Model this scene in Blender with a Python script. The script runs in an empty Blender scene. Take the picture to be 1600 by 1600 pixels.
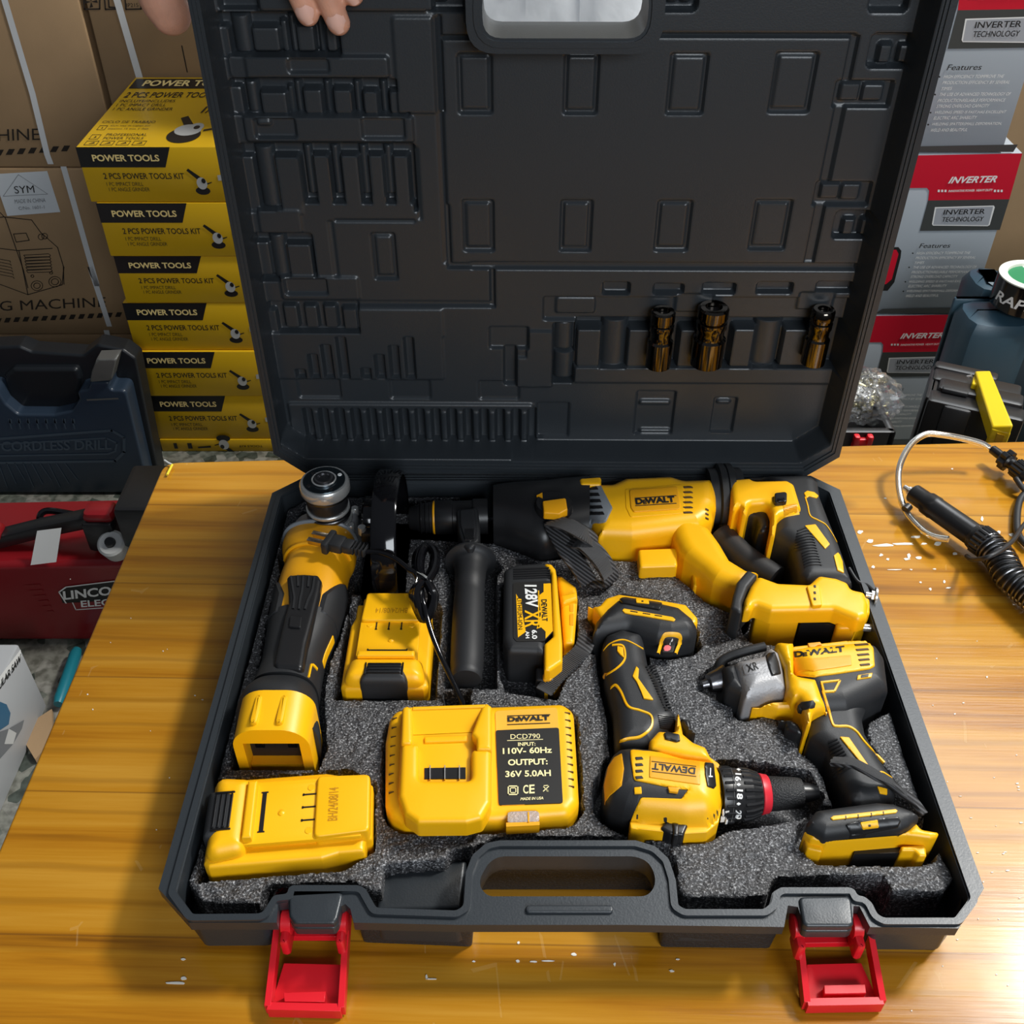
import bpy, math, random
import numpy as np
from mathutils import Vector, Matrix
from mathutils.geometry import delaunay_2d_cdt, tessellate_polygon

SC = bpy.context.scene
COL = SC.collection
random.seed(7)
TZ = 0.75                                   # height of the table top above the floor
# ---------------------------------------------------------------- camera
EYE = Vector((0, 0, TZ + .687))
PITCH = math.radians(40.5)
cam_data = bpy.data.cameras.new('camera')
cam_data.sensor_width = 36
cam_data.lens = 36
cam_data.clip_start = .02
cam = bpy.data.objects.new('camera', cam_data)
cam.location = EYE
cam.rotation_euler = (math.radians(90) - PITCH, 0, 0)
COL.objects.link(cam)
SC.camera = cam
# ---------------------------------------------------------------- world, lights, exposure
world = bpy.data.worlds.new('world')
SC.world = world
world.use_nodes = True
wn = world.node_tree.nodes
wl = world.node_tree.links
bg = wn['Background']
tc = wn.new('ShaderNodeTexCoord')
sx = wn.new('ShaderNodeSeparateXYZ')
rp = wn.new('ShaderNodeValToRGB')
rp.color_ramp.elements[0].position = .35
rp.color_ramp.elements[0].color = (.10, .10, .10, 1)
rp.color_ramp.elements[1].position = .95
rp.color_ramp.elements[1].color = (.74, .82, .95, 1)
mr = wn.new('ShaderNodeMapRange')
mr.inputs[1].default_value = -1
wl.new(tc.outputs['Generated'], sx.inputs[0])
wl.new(sx.outputs[2], mr.inputs[0])
wl.new(mr.outputs[0], rp.inputs[0])
wl.new(rp.outputs[0], bg.inputs[0])
bg.inputs[1].default_value = .12


def area_light(name, loc, target, sx_, sy_, power, color):
    ld = bpy.data.lights.new(name, 'AREA')
    ld.shape = 'RECTANGLE'
    ld.size = sx_
    ld.size_y = sy_
    ld.energy = power
    ld.color = color
    o = bpy.data.objects.new(name, ld)
    o.location = loc
    o.rotation_euler = (Vector(target) - Vector(loc)).to_track_quat('-Z', 'Y').to_euler()
    COL.objects.link(o)
    return o


MID = (.05, .6, TZ)
area_light('window_light', (2.03, 1.40, 3.45), MID, .42, .42, 98, (1, .965, .90))
area_light('front_fill', (.75, -1.5, 2.05), (.08, .8, TZ + .3), 1.4, .9, 44, (.88, .94, 1))  # soft fill added behind the camera to brighten the upright lid
area_light('skylight', (1.6, 1.95, 3.3), (1.2, 1.3, TZ), 1.9, 1.4, 64, (.93, .97, 1))
SC.view_settings.view_transform = 'Standard'
SC.view_settings.look = 'None'
SC.view_settings.gamma = 1
SC.view_settings.use_curve_mapping = False
SC.view_settings.exposure = 0

# ---------------------------------------------------------------- photograph geometry: pixel -> point on a plane of the place
FWD = Vector((0, math.cos(PITCH), -math.sin(PITCH)))
UPV = Vector((0, math.sin(PITCH), math.cos(PITCH)))


def ray(px, py):
    return FWD + Vector((1, 0, 0)) * ((px - 800) / 1600) - UPV * ((py - 800) / 1600)


def G(p, h=0.0):
    """point at height h above the table top"""
    d = ray(*p)
    return EYE + d * ((EYE.z - TZ - h) / -d.z)


def FY(p, Y):
    """point on the upright plane y = Y"""
    d = ray(*p)
    return EYE + d * (Y / d.y)


def crop(x0, y0, s):
    return lambda *q: (x0 + q[0] / s, y0 + q[1] / s)


cA = crop(340, 720, 5.3333); cB = crop(340, 950, 5.3333); cC = crop(600, 720, 4.4444)
cD = crop(880, 720, 5.7143); cE = crop(1060, 720, 5.0); cF = crop(500, 820, 5.3333)
cG = crop(580, 1060, 4.7059); cH = crop(900, 900, 3.81); cI = crop(1080, 980, 3.81)
cJ = crop(240, 1180, 3.478); cK = crop(640, 1280, 3.2); cM = crop(1120, 1240, 3.3333)
cN = crop(280, 0, 3.6364); cO = crop(680, 0, 3.6364); cP = crop(1060, 0, 3.6364)
cQ = crop(320, 340, 3.2); cR = crop(740, 380, 2.4242)
cS = crop(0, 0, 3.5556); cU = crop(0, 400, 3.5556); cV = crop(0, 750, 2.9091)
cW = crop(1300, 0, 3.81); cX = crop(1300, 380, 4.7059); cY = crop(1250, 650, 4.5714)


def pp(c, pts, h):
    """a list of crop points as plan points at height h"""
    return [tuple(G(c(*p), h)[:2]) for p in pts]


def pp2(c, pts, hlo, hhi):
    """outline of a part that stands out of the foam: the edge towards the eye is seen where it meets the foam, the far edge at the top"""
    P = [Vector(c(*p)) for p in pts]
    s = 1 if sum(P[i - 1].x * P[i].y - P[i].x * P[i - 1].y for i in range(len(P))) > 0 else -1
    out = []
    for i in range(len(P)):
        e0, e1 = (P[i] - P[i - 1]).normalized(), (P[(i + 1) % len(P)] - P[i]).normalized()
        n = Vector((e0.y + e1.y, -e0.x - e1.x)) * s
        n = n.normalized() if n.length > 1e-6 else Vector((0, 0))
        k = max(-1, min(1, n.y * 1.25))
        out.append(tuple(G(P[i], hlo + (hhi - hlo) * (1 - k) / 2)[:2]))
    return out


def on_surface(p, drape, at):
    """points of the photograph carried onto a moulded surface"""
    p = np.atleast_2d(np.asarray(p, float))
    z = np.full(len(p), TZ + at)
    dx = (p[:, 0] - 800) / 1600
    v = (800 - p[:, 1]) / 1600
    dy = math.cos(PITCH) + v * math.sin(PITCH)
    dz = -math.sin(PITCH) + v * math.cos(PITCH)
    for _ in range(40):
        t = (EYE.z - z) / -dz
        z = .75 * z + .25 * drape(np.stack([dx * t, dy * t], 1))
    t = (EYE.z - z) / -dz
    return np.stack([dx * t, dy * t], 1)


# ---------------------------------------------------------------- 2-D helpers
def area2(poly):
    a = np.asarray(poly)
    b = np.roll(a, -1, 0)
    return .5 * np.sum(a[:, 0] * b[:, 1] - b[:, 0] * a[:, 1])


def ccw(poly):
    return list(poly) if area2(poly) > 0 else list(poly)[::-1]


def rc(poly, r, n=4):
    """fillet the corners of a polygon"""
    poly = ccw(poly)
    out = []
    N = len(poly)
    for i in range(N):
        p0, p, p1 = Vector(poly[i - 1][:2]), Vector(poly[i][:2]), Vector(poly[(i + 1) % N][:2])
        a, b = p0 - p, p1 - p
        la, lb = a.length, b.length
        if la < 1e-6 or lb < 1e-6:
            continue
        a /= la
        b /= lb
        co = max(-1, min(1, a.dot(b)))
        ang = math.acos(co)
        if ang > 3.0:
            out.append(tuple(p))
            continue
        t = min(r / max(math.tan(ang / 2), 1e-3), la * .48, lb * .48)
        q0, q1 = p + a * t, p + b * t
        for k in range(n + 1):
            u = k / n
            out.append(tuple(q0 * (1 - u) ** 2 + p * 2 * u * (1 - u) + q1 * u * u))
    return out


def sdf(P, poly):
    """signed distance (inside positive) of points P to a polygon"""
    P = np.asarray(P, float).reshape(-1, 2)
    A = np.asarray(poly, float)
    B = np.roll(A, -1, 0)
    res = np.full(len(P), 1e9)
    ins = np.zeros(len(P), bool)
    for a, b in zip(A, B):
        ab = b - a
        L = ab.dot(ab)
        if L < 1e-16:
            continue
        t = np.clip(((P - a) @ ab) / L, 0, 1)
        d = np.hypot(*(P - a - t[:, None] * ab).T)
        res = np.minimum(res, d)
        c = ((a[1] > P[:, 1]) != (b[1] > P[:, 1]))
        if abs(ab[1]) > 1e-15:
            ins ^= c & (P[:, 0] < ab[0] * (P[:, 1] - a[1]) / ab[1] + a[0])
    return np.where(ins, res, -res)


def resample(poly, step):
    out = []
    N = len(poly)
    for i in range(N):
        a, b = np.array(poly[i]), np.array(poly[(i + 1) % N])
        k = max(1, int(np.hypot(*(b - a)) / step))
        for j in range(k):
            out.append(tuple(a + (b - a) * j / k))
    return out


def grow(poly, d):
    """offset a polygon outward by d"""
    poly = ccw(poly)
    out = []
    N = len(poly)
    for i in range(N):
        p0, p, p1 = Vector(poly[i - 1]), Vector(poly[i]), Vector(poly[(i + 1) % N])
        e0 = (p - p0)
        e1 = (p1 - p)
        if e0.length < 1e-7 or e1.length < 1e-7:
            continue
        e0.normalize()
        e1.normalize()
        n0 = Vector((e0.y, -e0.x))
        n1 = Vector((e1.y, -e1.x))
        m = n0 + n1
        if m.length < .3:
            m = n0 * 1.0
            out.append(tuple(p + m * d))
            continue
        m /= max(.45, m.length_squared / 2)
        out.append(tuple(p + m * d))
    return out


# ---------------------------------------------------------------- materials
def lin(c):
    return tuple((v / 12.92 if v <= .04045 else ((v + .055) / 1.055) ** 2.4) for v in c)


def hexc(s):
    return lin(tuple(int(s[i:i + 2], 16) / 255 for i in (0, 2, 4)))


MATS = {}


def mat(name, col, rough=.5, metal=0, bump=0, bscale=400, var=0, vscale=30, spec=.5, coat=0, trans=0, alpha=1, sub=0):
    if name in MATS:
        return MATS[name]
    m = bpy.data.materials.new(name)
    m.use_nodes = True
    nt = m.node_tree
    b = nt.nodes['Principled BSDF']
    if isinstance(col, str):
        col = hexc(col)
    b.inputs['Base Color'].default_value = (*col, 1)
    b.inputs['Roughness'].default_value = rough
    b.inputs['Metallic'].default_value = metal
    b.inputs['Specular IOR Level'].default_value = spec
    if coat:
        b.inputs['Coat Weight'].default_value = coat
        b.inputs['Coat Roughness'].default_value = .15
    if trans:
        b.inputs['Transmission Weight'].default_value = trans
    if alpha < 1:
        b.inputs['Alpha'].default_value = alpha
    if sub:
        b.inputs['Subsurface Weight'].default_value = sub
        b.inputs['Subsurface Radius'].default_value = (.01, .004, .002)
        b.inputs['Subsurface Scale'].default_value = .5
    if bump or var:
        t = nt.nodes.new('ShaderNodeTexCoord')
    if bump:
        n = nt.nodes.new('ShaderNodeTexNoise')
        n.inputs['Scale'].default_value = bscale
        n.inputs['Detail'].default_value = 3
        nt.links.new(t.outputs['Object'], n.inputs['Vector'])
        bp = nt.nodes.new('ShaderNodeBump')
        bp.inputs['Strength'].default_value = bump
        bp.inputs['Distance'].default_value = .001
        nt.links.new(n.outputs[0], bp.inputs['Height'])
        nt.links.new(bp.outputs[0], b.inputs['Normal'])
    if var:
        n = nt.nodes.new('ShaderNodeTexNoise')
        n.inputs['Scale'].default_value = vscale
        n.inputs['Detail'].default_value = 5
        nt.links.new(t.outputs['Object'], n.inputs['Vector'])
        r = nt.nodes.new('ShaderNodeValToRGB')
        r.color_ramp.elements[0].position = .3
        r.color_ramp.elements[1].position = .7
        r.color_ramp.elements[0].color = (*[max(0, c * (1 - var)) for c in col], 1)
        r.color_ramp.elements[1].color = (*[min(1, c * (1 + var)) for c in col], 1)
        nt.links.new(n.outputs[0], r.inputs[0])
        nt.links.new(r.outputs[0], b.inputs['Base Color'])
    MATS[name] = m
    return m


YEL = mat('yellow_plastic', (.93, .47, .003), .38, bump=.05, bscale=900)
YELD = mat('amber_plastic', (.80, .36, .004), .40, bump=.05, bscale=900)
BLK = mat('black_rubber', (.016, .017, .019), .52, bump=.12, bscale=1500)
BLKP = mat('black_plastic', (.011, .011, .012), .34)
GLOS = mat('gloss_black', (.004, .004, .005), .10, spec=.6)
CASE = mat('case_plastic', (.024, .029, .034), .36, bump=.10, bscale=700, spec=.55)
CASET = mat('case_plastic_grained', (.020, .021, .023), .46, bump=.9, bscale=420)
INK = mat('black_ink', (.010, .009, .008), .5)
WHITE = mat('white_print', (.82, .82, .80), .5)
RED = mat('red_plastic', (.72, .012, .022), .34)
REDK = mat('red_ring', (.62, .02, .035), .4)
STEEL = mat('steel', (.74, .74, .72), .26, .75)
DSTEEL = mat('dark_steel', (.20, .20, .21), .30, 1, bump=.1, bscale=600)
CAST = mat('cast_aluminium', (.34, .34, .35), .5, .35, bump=.35, bscale=500)
GREY = mat('grey_plastic', (.20, .22, .24), .42)
CHROME = mat('black_chrome', (.115, .10, .085), .12, 1)


def webbing():
    m = mat('black_webbing', (.014, .014, .015), .7)
    nt = m.node_tree
    b = nt.nodes['Principled BSDF']
    t = nt.nodes.new('ShaderNodeTexCoord')
    w = nt.nodes.new('ShaderNodeTexWave')
    w.bands_direction = 'DIAGONAL'
    w.inputs['Scale'].default_value = 120
    w.inputs['Distortion'].default_value = .6
    nt.links.new(t.outputs['Object'], w.inputs['Vector'])
    r = nt.nodes.new('ShaderNodeValToRGB')
    r.color_ramp.elements[0].color = (.004, .004, .0045, 1)
    r.color_ramp.elements[1].color = (.075, .075, .08, 1)
    nt.links.new(w.outputs[1], r.inputs[0])
    nt.links.new(r.outputs[0], b.inputs['Base Color'])
    p = nt.nodes.new('ShaderNodeBump')
    p.inputs['Distance'].default_value = .0008
    nt.links.new(w.outputs[1], p.inputs['Height'])
    nt.links.new(p.outputs[0], b.inputs['Normal'])
    return m


WEB = webbing()


# ---------------------------------------------------------------- mesh building
_TXT = {}


def text_geo(s, bold=0., shear=0., spacing=1.):
    k = (s, bold, shear, spacing)
    if k in _TXT:
        return _TXT[k]
    cu = bpy.data.curves.new('t', 'FONT')
    cu.body = s
    cu.offset = bold
    cu.shear = shear
    cu.space_character = spacing
    cu.resolution_u = 3
    cu.fill_mode = 'FRONT'
    o = bpy.data.objects.new('t', cu)
    COL.objects.link(o)
    dg = bpy.context.evaluated_depsgraph_get()
    dg.update()
    me = bpy.data.meshes.new_from_object(o.evaluated_get(dg))
    V = np.array([v.co[:2] for v in me.vertices])
    F = [tuple(p.vertices) for p in me.polygons]
    bpy.data.meshes.remove(me)
    bpy.data.objects.remove(o)
    bpy.data.curves.remove(cu)
    lo, hi = V.min(0), V.max(0)
    _TXT[k] = ((V - lo) / (hi - lo), F, (hi - lo)[0] / (hi - lo)[1])
    return _TXT[k]


class MB:
    def __init__(s, default=None):
        s.v = []
        s.f = []
        s.m = []
        s.mats = []
        s.default = default

    def mi(s, m):
        m = m or s.default
        if m not in s.mats:
            s.mats.append(m)
        return s.mats.index(m)

    def add(s, V, F, m=None):
        k = len(s.v)
        i = s.mi(m)
        s.v.extend(tuple(x) for x in V)
        s.f.extend(tuple(k + j for j in f) for f in F)
        s.m.extend([i] * len(F))
        return s

    def poly(s, V, m=None):
        return s.add(V, [tuple(range(len(V)))], m)

    def box(s, lo, hi, m=None, M=None, bev=0.0):
        x0, y0, z0 = lo
        x1, y1, z1 = hi
        b = min(bev, (x1 - x0) * .45, (y1 - y0) * .45, (z1 - z0) * .45)
        if b <= 0:
            V = [(x0, y0, z0), (x1, y0, z0), (x1, y1, z0), (x0, y1, z0), (x0, y0, z1), (x1, y0, z1), (x1, y1, z1), (x0, y1, z1)]
            F = [(3, 2, 1, 0), (4, 5, 6, 7), (0, 1, 5, 4), (1, 2, 6, 5), (2, 3, 7, 6), (3, 0, 4, 7)]
        else:
            rings = [(b, z0), (b * .29, z0 + b * .29), (0, z0 + b), (0, z1 - b), (b * .29, z1 - b * .29), (b, z1)]
            V = []
            n = 12
            for ins, z in rings:
                X0, X1, Y0, Y1 = x0 + ins, x1 - ins, y0 + ins, y1 - ins
                for cx, cy, a0 in ((X1 - b, Y1 - b, 0), (X0 + b, Y1 - b, 90), (X0 + b, Y0 + b, 180), (X1 - b, Y0 + b, 270)):
                    for k in range(3):
                        a = math.radians(a0 + 45 * k)
                        V.append((cx + b * math.cos(a), cy + b * math.sin(a), z))
            F = [tuple(range(n))[::-1], tuple(range(5 * n, 6 * n))]
            for r in range(5):
                for k in range(n):
                    F.append((r * n + k, r * n + (k + 1) % n, (r + 1) * n + (k + 1) % n, (r + 1) * n + k))
        if M is not None:
            V = [M @ Vector(v) for v in V]
        return s.add(V, F, m)

    def prism(s, poly, z0, z1, m=None, M=None):
        poly = ccw(poly)
        n = len(poly)
        V = [(x, y, z0) for x, y in poly] + [(x, y, z1) for x, y in poly]
        F = [tuple(range(n))[::-1], tuple(range(n, 2 * n))] + [(i, (i + 1) % n, n + (i + 1) % n, n + i) for i in range(n)]
        if M is not None:
            V = [M @ Vector(v) for v in V]
        return s.add(V, F, m)

    def lathe(s, p0, p1, prof, m=None, n=32, sq=1.0, up=None, caps=True):
        """prof: (distance along the axis as a fraction, radius)"""
        p0, p1 = Vector(p0), Vector(p1)
        ax = (p1 - p0)
        L = ax.length
        ax.normalize()
        up = Vector(up) if up else (Vector((0, 0, 1)) if abs(ax.z) < .9 else Vector((0, 1, 0)))
        sd = ax.cross(up).normalized()
        up = sd.cross(ax)
        V = []
        for t, r in prof:
            c = p0 + ax * (L * t)
            for k in range(n):
                a = 2 * math.pi * k / n
                V.append(c + sd * (r * math.cos(a)) + up * (r * sq * math.sin(a)))
        F = []
        for i in range(len(prof) - 1):
            for k in range(n):
                F.append((i * n + k, (i + 1) * n + k, (i + 1) * n + (k + 1) % n, i * n + (k + 1) % n))
        if caps:
            F.append(tuple(range(n)))
            F.append(tuple(range((len(prof) - 1) * n, len(prof) * n))[::-1])
        return s.add(V, F, m)

    def tube(s, pts, r, m=None, n=10, flat=None, up=(0, 0, 1), caps=True, closed=False):
        """sweep; r one number or one per point; flat=(half width, half thickness) sweeps a strap"""
        P = [Vector(p) for p in pts]
        N = len(P)
        V = []
        prev = None
        for i in range(N):
            if closed:
                t = P[(i + 1) % N] - P[i - 1]
            else:
                t = P[min(i + 1, N - 1)] - P[max(i - 1, 0)]
            t.normalize()
            if prev is None:
                u = Vector(up)
                sd = t.cross(u)
                if sd.length < 1e-3:
                    sd = t.cross(Vector((0, 1, 0)))
                sd.normalize()
            else:
                sd = (prev - t * prev.dot(t)).normalized()
            prev = sd
            u = sd.cross(t)
            rr = r[i] if isinstance(r, (list, tuple)) else r
            for k in range(n):
                a = 2 * math.pi * (k + .5) / n
                if flat:
                    ca, sa = math.cos(a), math.sin(a)
                    ca = math.copysign(abs(ca) ** .45, ca)
                    sa = math.copysign(abs(sa) ** .45, sa)
                    V.append(P[i] + sd * (flat[0] * ca) + u * (flat[1] * sa))
                else:
                    V.append(P[i] + sd * (rr * math.cos(a)) + u * (rr * math.sin(a)))
        F = []
        for i in range(N if closed else N - 1):
            j = (i + 1) % N
            for k in range(n):
                F.append((i * n + k, i * n + (k + 1) % n, j * n + (k + 1) % n, j * n + k))
        if caps and not closed:
            F.append(tuple(range(n))[::-1])
            F.append(tuple(range((N - 1) * n, N * n)))
        return s.add(V, F, m)

    def text(s, t, A, B, C, m=None, bold=.0, shear=0., off=.0004, drape=None, spacing=1., fit=None):
        """letters filling the parallelogram A (lower left), B (lower right), C (upper left)"""
        A, B, C = Vector(A), Vector(B), Vector(C)
        V, F, asp = text_geo(t, bold, shear, spacing)
        nrm = (B - A).cross(C - A).normalized()
        out = [A + (B - A) * x + (C - A) * y + nrm * off for x, y in V]
        if drape:
            z = drape(np.array([(q.x, q.y) for q in out]))
            out = [Vector((q.x, q.y, zz + off)) for q, zz in zip(out, z)]
        return s.add(out, F, m)

    def pillow(s, poly, z0, z1, r, m=None, step=.0025, drape=None, grid=None, res=.002, skirt=.004):
        """a shape with a rounded upper edge; with drape it follows that surface, z1 above it. Returns its height function"""
        poly = ccw(poly)
        bd = resample(poly, res)
        bdA = np.array(bd)
        K = len(bd)
        pts = list(bd)
        prof = []
        nseg = 5 if r < .009 else 9
        if r > 0:
            e0 = np.roll(bdA, -1, 0) - np.roll(bdA, 1, 0)
            nn = np.stack([-e0[:, 1], e0[:, 0]], 1)
            nn /= np.maximum(np.hypot(nn[:, 0], nn[:, 1]), 1e-9)[:, None]
            for k in range(1, nseg + 1):
                a = math.pi / 2 * k / nseg
                d = r * (1 - math.cos(a))
                q = bdA + nn * d
                ok = sdf(q, poly) > d * .97 - 1e-5
                pts += [tuple(x) for x in q[ok]]
        g = grid or (step if drape else (max(.003, r * .22) if r > .006 else None))
        if g:
            lo, hi = bdA.min(0), bdA.max(0)
            xx, yy = np.meshgrid(np.arange(lo[0], hi[0], g), np.arange(lo[1], hi[1], g))
            q = np.stack([xx.ravel(), yy.ravel()], 1)
            ok = sdf(q, poly) > max(r * .92, g * .4)
            pts += [tuple(x) for x in q[ok]]
        vo, eo, fo, ov, oe, of = delaunay_2d_cdt([Vector(p) for p in pts], [(i, (i + 1) % K) for i in range(K)], [], 1, 1e-7)
        P = np.array([tuple(v) for v in vo])

        def hgt(Q):
            d = np.clip(sdf(Q, poly), 0, None)
            if r > 0:
                t = np.clip(d / r, 0, 1)
                z = -r + r * np.sqrt(np.clip(1 - (1 - t) ** 2, 0, 1))
            else:
                z = np.zeros(len(d))
            zz = drape(Q) if drape else 0
            return z + z1 + zz
        Z = hgt(P)
        mp = {}
        for i, o in enumerate(ov):
            for j in o:
                mp[j] = i
        V = [(P[i, 0], P[i, 1], Z[i]) for i in range(len(P))]
        F = []
        for f in fo:
            if area2([P[i] for i in f]) < 0:
                f = f[::-1]
            F.append(tuple(f))
        loop = []
        for i in range(K):
            j = mp.get(i)
            if j is not None and (not loop or loop[-1] != j):
                loop.append(j)
        k0 = len(V)
        n = len(loop)
        for j in loop:
            zb = z0 if not drape else Z[j] - skirt
            V.append((P[j, 0], P[j, 1], zb))
        for i in range(n):
            F.append((loop[i], k0 + i, k0 + (i + 1) % n, loop[(i + 1) % n]))
        s.add(V, F, m)
        return hgt

    def build(s, name, parent=None, smooth=38, origin=None, bevel=0):
        me = bpy.data.meshes.new(name)
        V = s.v
        if origin is None:
            r = parent
            while r is not None and r.parent:
                r = r.parent
            if r is not None and not r.get('_local'):
                origin = r.location
        if origin is not None:
            o = tuple(origin)
            V = [(a - o[0], b - o[1], c - o[2]) for a, b, c in V]
        me.from_pydata(V, [], s.f)
        for m in s.mats:
            me.materials.append(m)
        me.polygons.foreach_set('material_index', s.m)
        me.validate()
        me.update()
        if smooth:
            me.polygons.foreach_set('use_smooth', [True] * len(me.polygons))
            me.set_sharp_from_angle(angle=math.radians(smooth))
        ob = bpy.data.objects.new(name, me)
        COL.objects.link(ob)
        if parent is not None:
            ob.parent = parent
        elif origin is not None:
            ob.location = origin
        if bevel:
            md = ob.modifiers.new('bevel', 'BEVEL')
            md.width = bevel
            md.segments = 2
            md.limit_method = 'ANGLE'
            md.angle_limit = math.radians(40)
        return ob


def tag(o, label, cat, group=None):
    o['label'] = label
    o['category'] = cat
    if group:
        o['group'] = group
    return o


def thing(name, label, cat, loc=(0, 0, 0), group=None, local=False, rz=0):
    o = bpy.data.objects.new(name, None)
    o.empty_display_size = .02
    o.location = loc
    o.rotation_euler = (0, 0, rz)
    if local:
        o['_local'] = 1
    COL.objects.link(o)
    return tag(o, label, cat, group)


def copy_tree(o, parent=None):
    c = o.copy()
    COL.objects.link(c)
    c.parent = parent
    for ch in list(o.children):
        copy_tree(ch, c)
    return c


def spline(pts, n=8):
    """Catmull-Rom through 3-D points"""
    P = [Vector(p) for p in pts]
    out = []
    for i in range(len(P) - 1):
        a, b, c, d = P[max(i - 1, 0)], P[i], P[i + 1], P[min(i + 2, len(P) - 1)]
        for k in range(n):
            t = k / n
            out.append(.5 * ((2 * b) + (c - a) * t + (2 * a - 5 * b + 4 * c - d) * t * t + (3 * b - a - 3 * c + d) * t ** 3))
    out.append(P[-1])
    return out


def structure(o):
    o['kind'] = 'structure'
    return o

# ================================================================ THE ROOM
def wood_material():
    m = bpy.data.materials.new('varnished_pine')
    m.use_nodes = True
    nt = m.node_tree
    N, L = nt.nodes, nt.links
    b = N['Principled BSDF']
    t = N.new('ShaderNodeTexCoord')
    rot = N.new('ShaderNodeMapping')
    rot.inputs['Rotation'].default_value = (0, 0, math.radians(1.2))
    L.new(t.outputs['Object'], rot.inputs[0])
    s = N.new('ShaderNodeSeparateXYZ')
    L.new(rot.outputs[0], s.inputs[0])

    def mth(op, a, c=None):
        n = N.new('ShaderNodeMath')
        n.operation = op
        for i, v in enumerate((a, c)):
            if v is None:
                continue
            if isinstance(v, (int, float)):
                n.inputs[i].default_value = v
            else:
                L.new(v, n.inputs[i])
        return n.outputs[0]
    yy = mth('ADD', s.outputs[1], -.352 + 1.16)
    pl = mth('DIVIDE', yy, .116)
    idx = mth('FLOOR', pl)
    fr = mth('FRACT', pl)
    edge = mth('MINIMUM', fr, mth('SUBTRACT', 1, fr))
    seam = mth('LESS_THAN', edge, .006)
    wn_ = N.new('ShaderNodeTexWhiteNoise')
    wn_.noise_dimensions = '1D'
    L.new(idx, wn_.inputs['W'])
    # grain: noise stretched along the planks and shifted per plank
    cmb = N.new('ShaderNodeCombineXYZ')
    L.new(mth('MULTIPLY', s.outputs[0], 1.6), cmb.inputs[0])
    L.new(mth('MULTIPLY', s.outputs[1], 34), cmb.inputs[1])
    L.new(mth('MULTIPLY', wn_.outputs[0], 20), cmb.inputs[2])
    n1 = N.new('ShaderNodeTexNoise')
    n1.inputs['Scale'].default_value = 1.0
    n1.inputs['Detail'].default_value = 6
    n1.inputs['Distortion'].default_value = .9
    L.new(cmb.outputs[0], n1.inputs['Vector'])
    cmb2 = N.new('ShaderNodeCombineXYZ')
    L.new(mth('MULTIPLY', s.outputs[0], 14), cmb2.inputs[0])
    L.new(mth('MULTIPLY', s.outputs[1], 420), cmb2.inputs[1])
    n2 = N.new('ShaderNodeTexNoise')
    n2.inputs['Scale'].default_value = 1.0
    n2.inputs['Detail'].default_value = 3
    L.new(cmb2.outputs[0], n2.inputs['Vector'])
    n3 = N.new('ShaderNodeTexNoise')
    n3.inputs['Scale'].default_value = 5
    L.new(rot.outputs[0], n3.inputs['Vector'])
    f = mth('ADD', mth('MULTIPLY', n1.outputs[0], .62), mth('ADD', mth('MULTIPLY', n2.outputs[0], .16), mth('ADD', mth('MULTIPLY', wn_.outputs[0], .12), mth('MULTIPLY', n3.outputs[0], .2))))
    r = N.new('ShaderNodeValToRGB')
    e = r.color_ramp.elements
    e[0].position = .36
    e[0].color = (.145, .050, .004, 1)
    e[1].position = .74
    e[1].color = (.54, .27, .030, 1)
    x = e.new(.50)
    x.color = (.39, .155, .007, 1)
    x = e.new(.58)
    x.color = (.46, .203, .012, 1)
    L.new(f, r.inputs[0])
    # knots
    vo = N.new('ShaderNodeTexVoronoi')
    vo.inputs['Scale'].default_value = 5.2
    mp = N.new('ShaderNodeMapping')
    mp.inputs['Scale'].default_value = (.6, 1.1, 1)
    L.new(rot.outputs[0], mp.inputs[0])
    L.new(mp.outputs[0], vo.inputs['Vector'])
    kn = N.new('ShaderNodeMapRange')
    kn.inputs[1].default_value = .0
    kn.inputs[2].default_value = .075
    kn.inputs[3].default_value = .75
    kn.inputs[4].default_value = 0
    L.new(vo.outputs['Distance'], kn.inputs[0])
    mx = N.new('ShaderNodeMixRGB')
    L.new(kn.outputs[0], mx.inputs[0])
    L.new(r.outputs[0], mx.inputs[1])
    mx.inputs[2].default_value = (.10, .035, .006, 1)
    # dark growth-ring lines running along the boards
    wvt = N.new('ShaderNodeTexWave')
    wvt.bands_direction = 'Y'
    wvt.inputs['Scale'].default_value = 12
    wvt.inputs['Distortion'].default_value = 5.5
    wvt.inputs['Detail'].default_value = 4
    wvt.inputs['Detail Scale'].default_value = .7
    cmb4 = N.new('ShaderNodeCombineXYZ')
    L.new(mth('MULTIPLY', s.outputs[0], .16), cmb4.inputs[0])
    L.new(s.outputs[1], cmb4.inputs[1])
    L.new(mth('MULTIPLY', idx, 3.7), cmb4.inputs[2])
    L.new(cmb4.outputs[0], wvt.inputs['Vector'])
    wr = N.new('ShaderNodeMapRange')
    wr.inputs[1].default_value = .86
    wr.inputs[2].default_value = 1.0
    wr.inputs[3].default_value = 0
    wr.inputs[4].default_value = .27
    L.new(wvt.outputs[1], wr.inputs[0])
    mx5 = N.new('ShaderNodeMixRGB')
    L.new(wr.outputs[0], mx5.inputs[0])
    L.new(mx.outputs[0], mx5.inputs[1])
    mx5.inputs[2].default_value = (.13, .045, .004, 1)
    mx = mx5
    mx2 = N.new('ShaderNodeMixRGB')
    L.new(mth('MULTIPLY', seam, .5), mx2.inputs[0])
    L.new(mx.outputs[0], mx2.inputs[1])
    mx2.inputs[2].default_value = (.13, .05, .008, 1)
    # short pale scratches and nicks
    sc_ = N.new('ShaderNodeTexVoronoi')
    sc_.feature = 'DISTANCE_TO_EDGE'
    sc_.inputs['Scale'].default_value = 26
    mp3 = N.new('ShaderNodeMapping')
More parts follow.
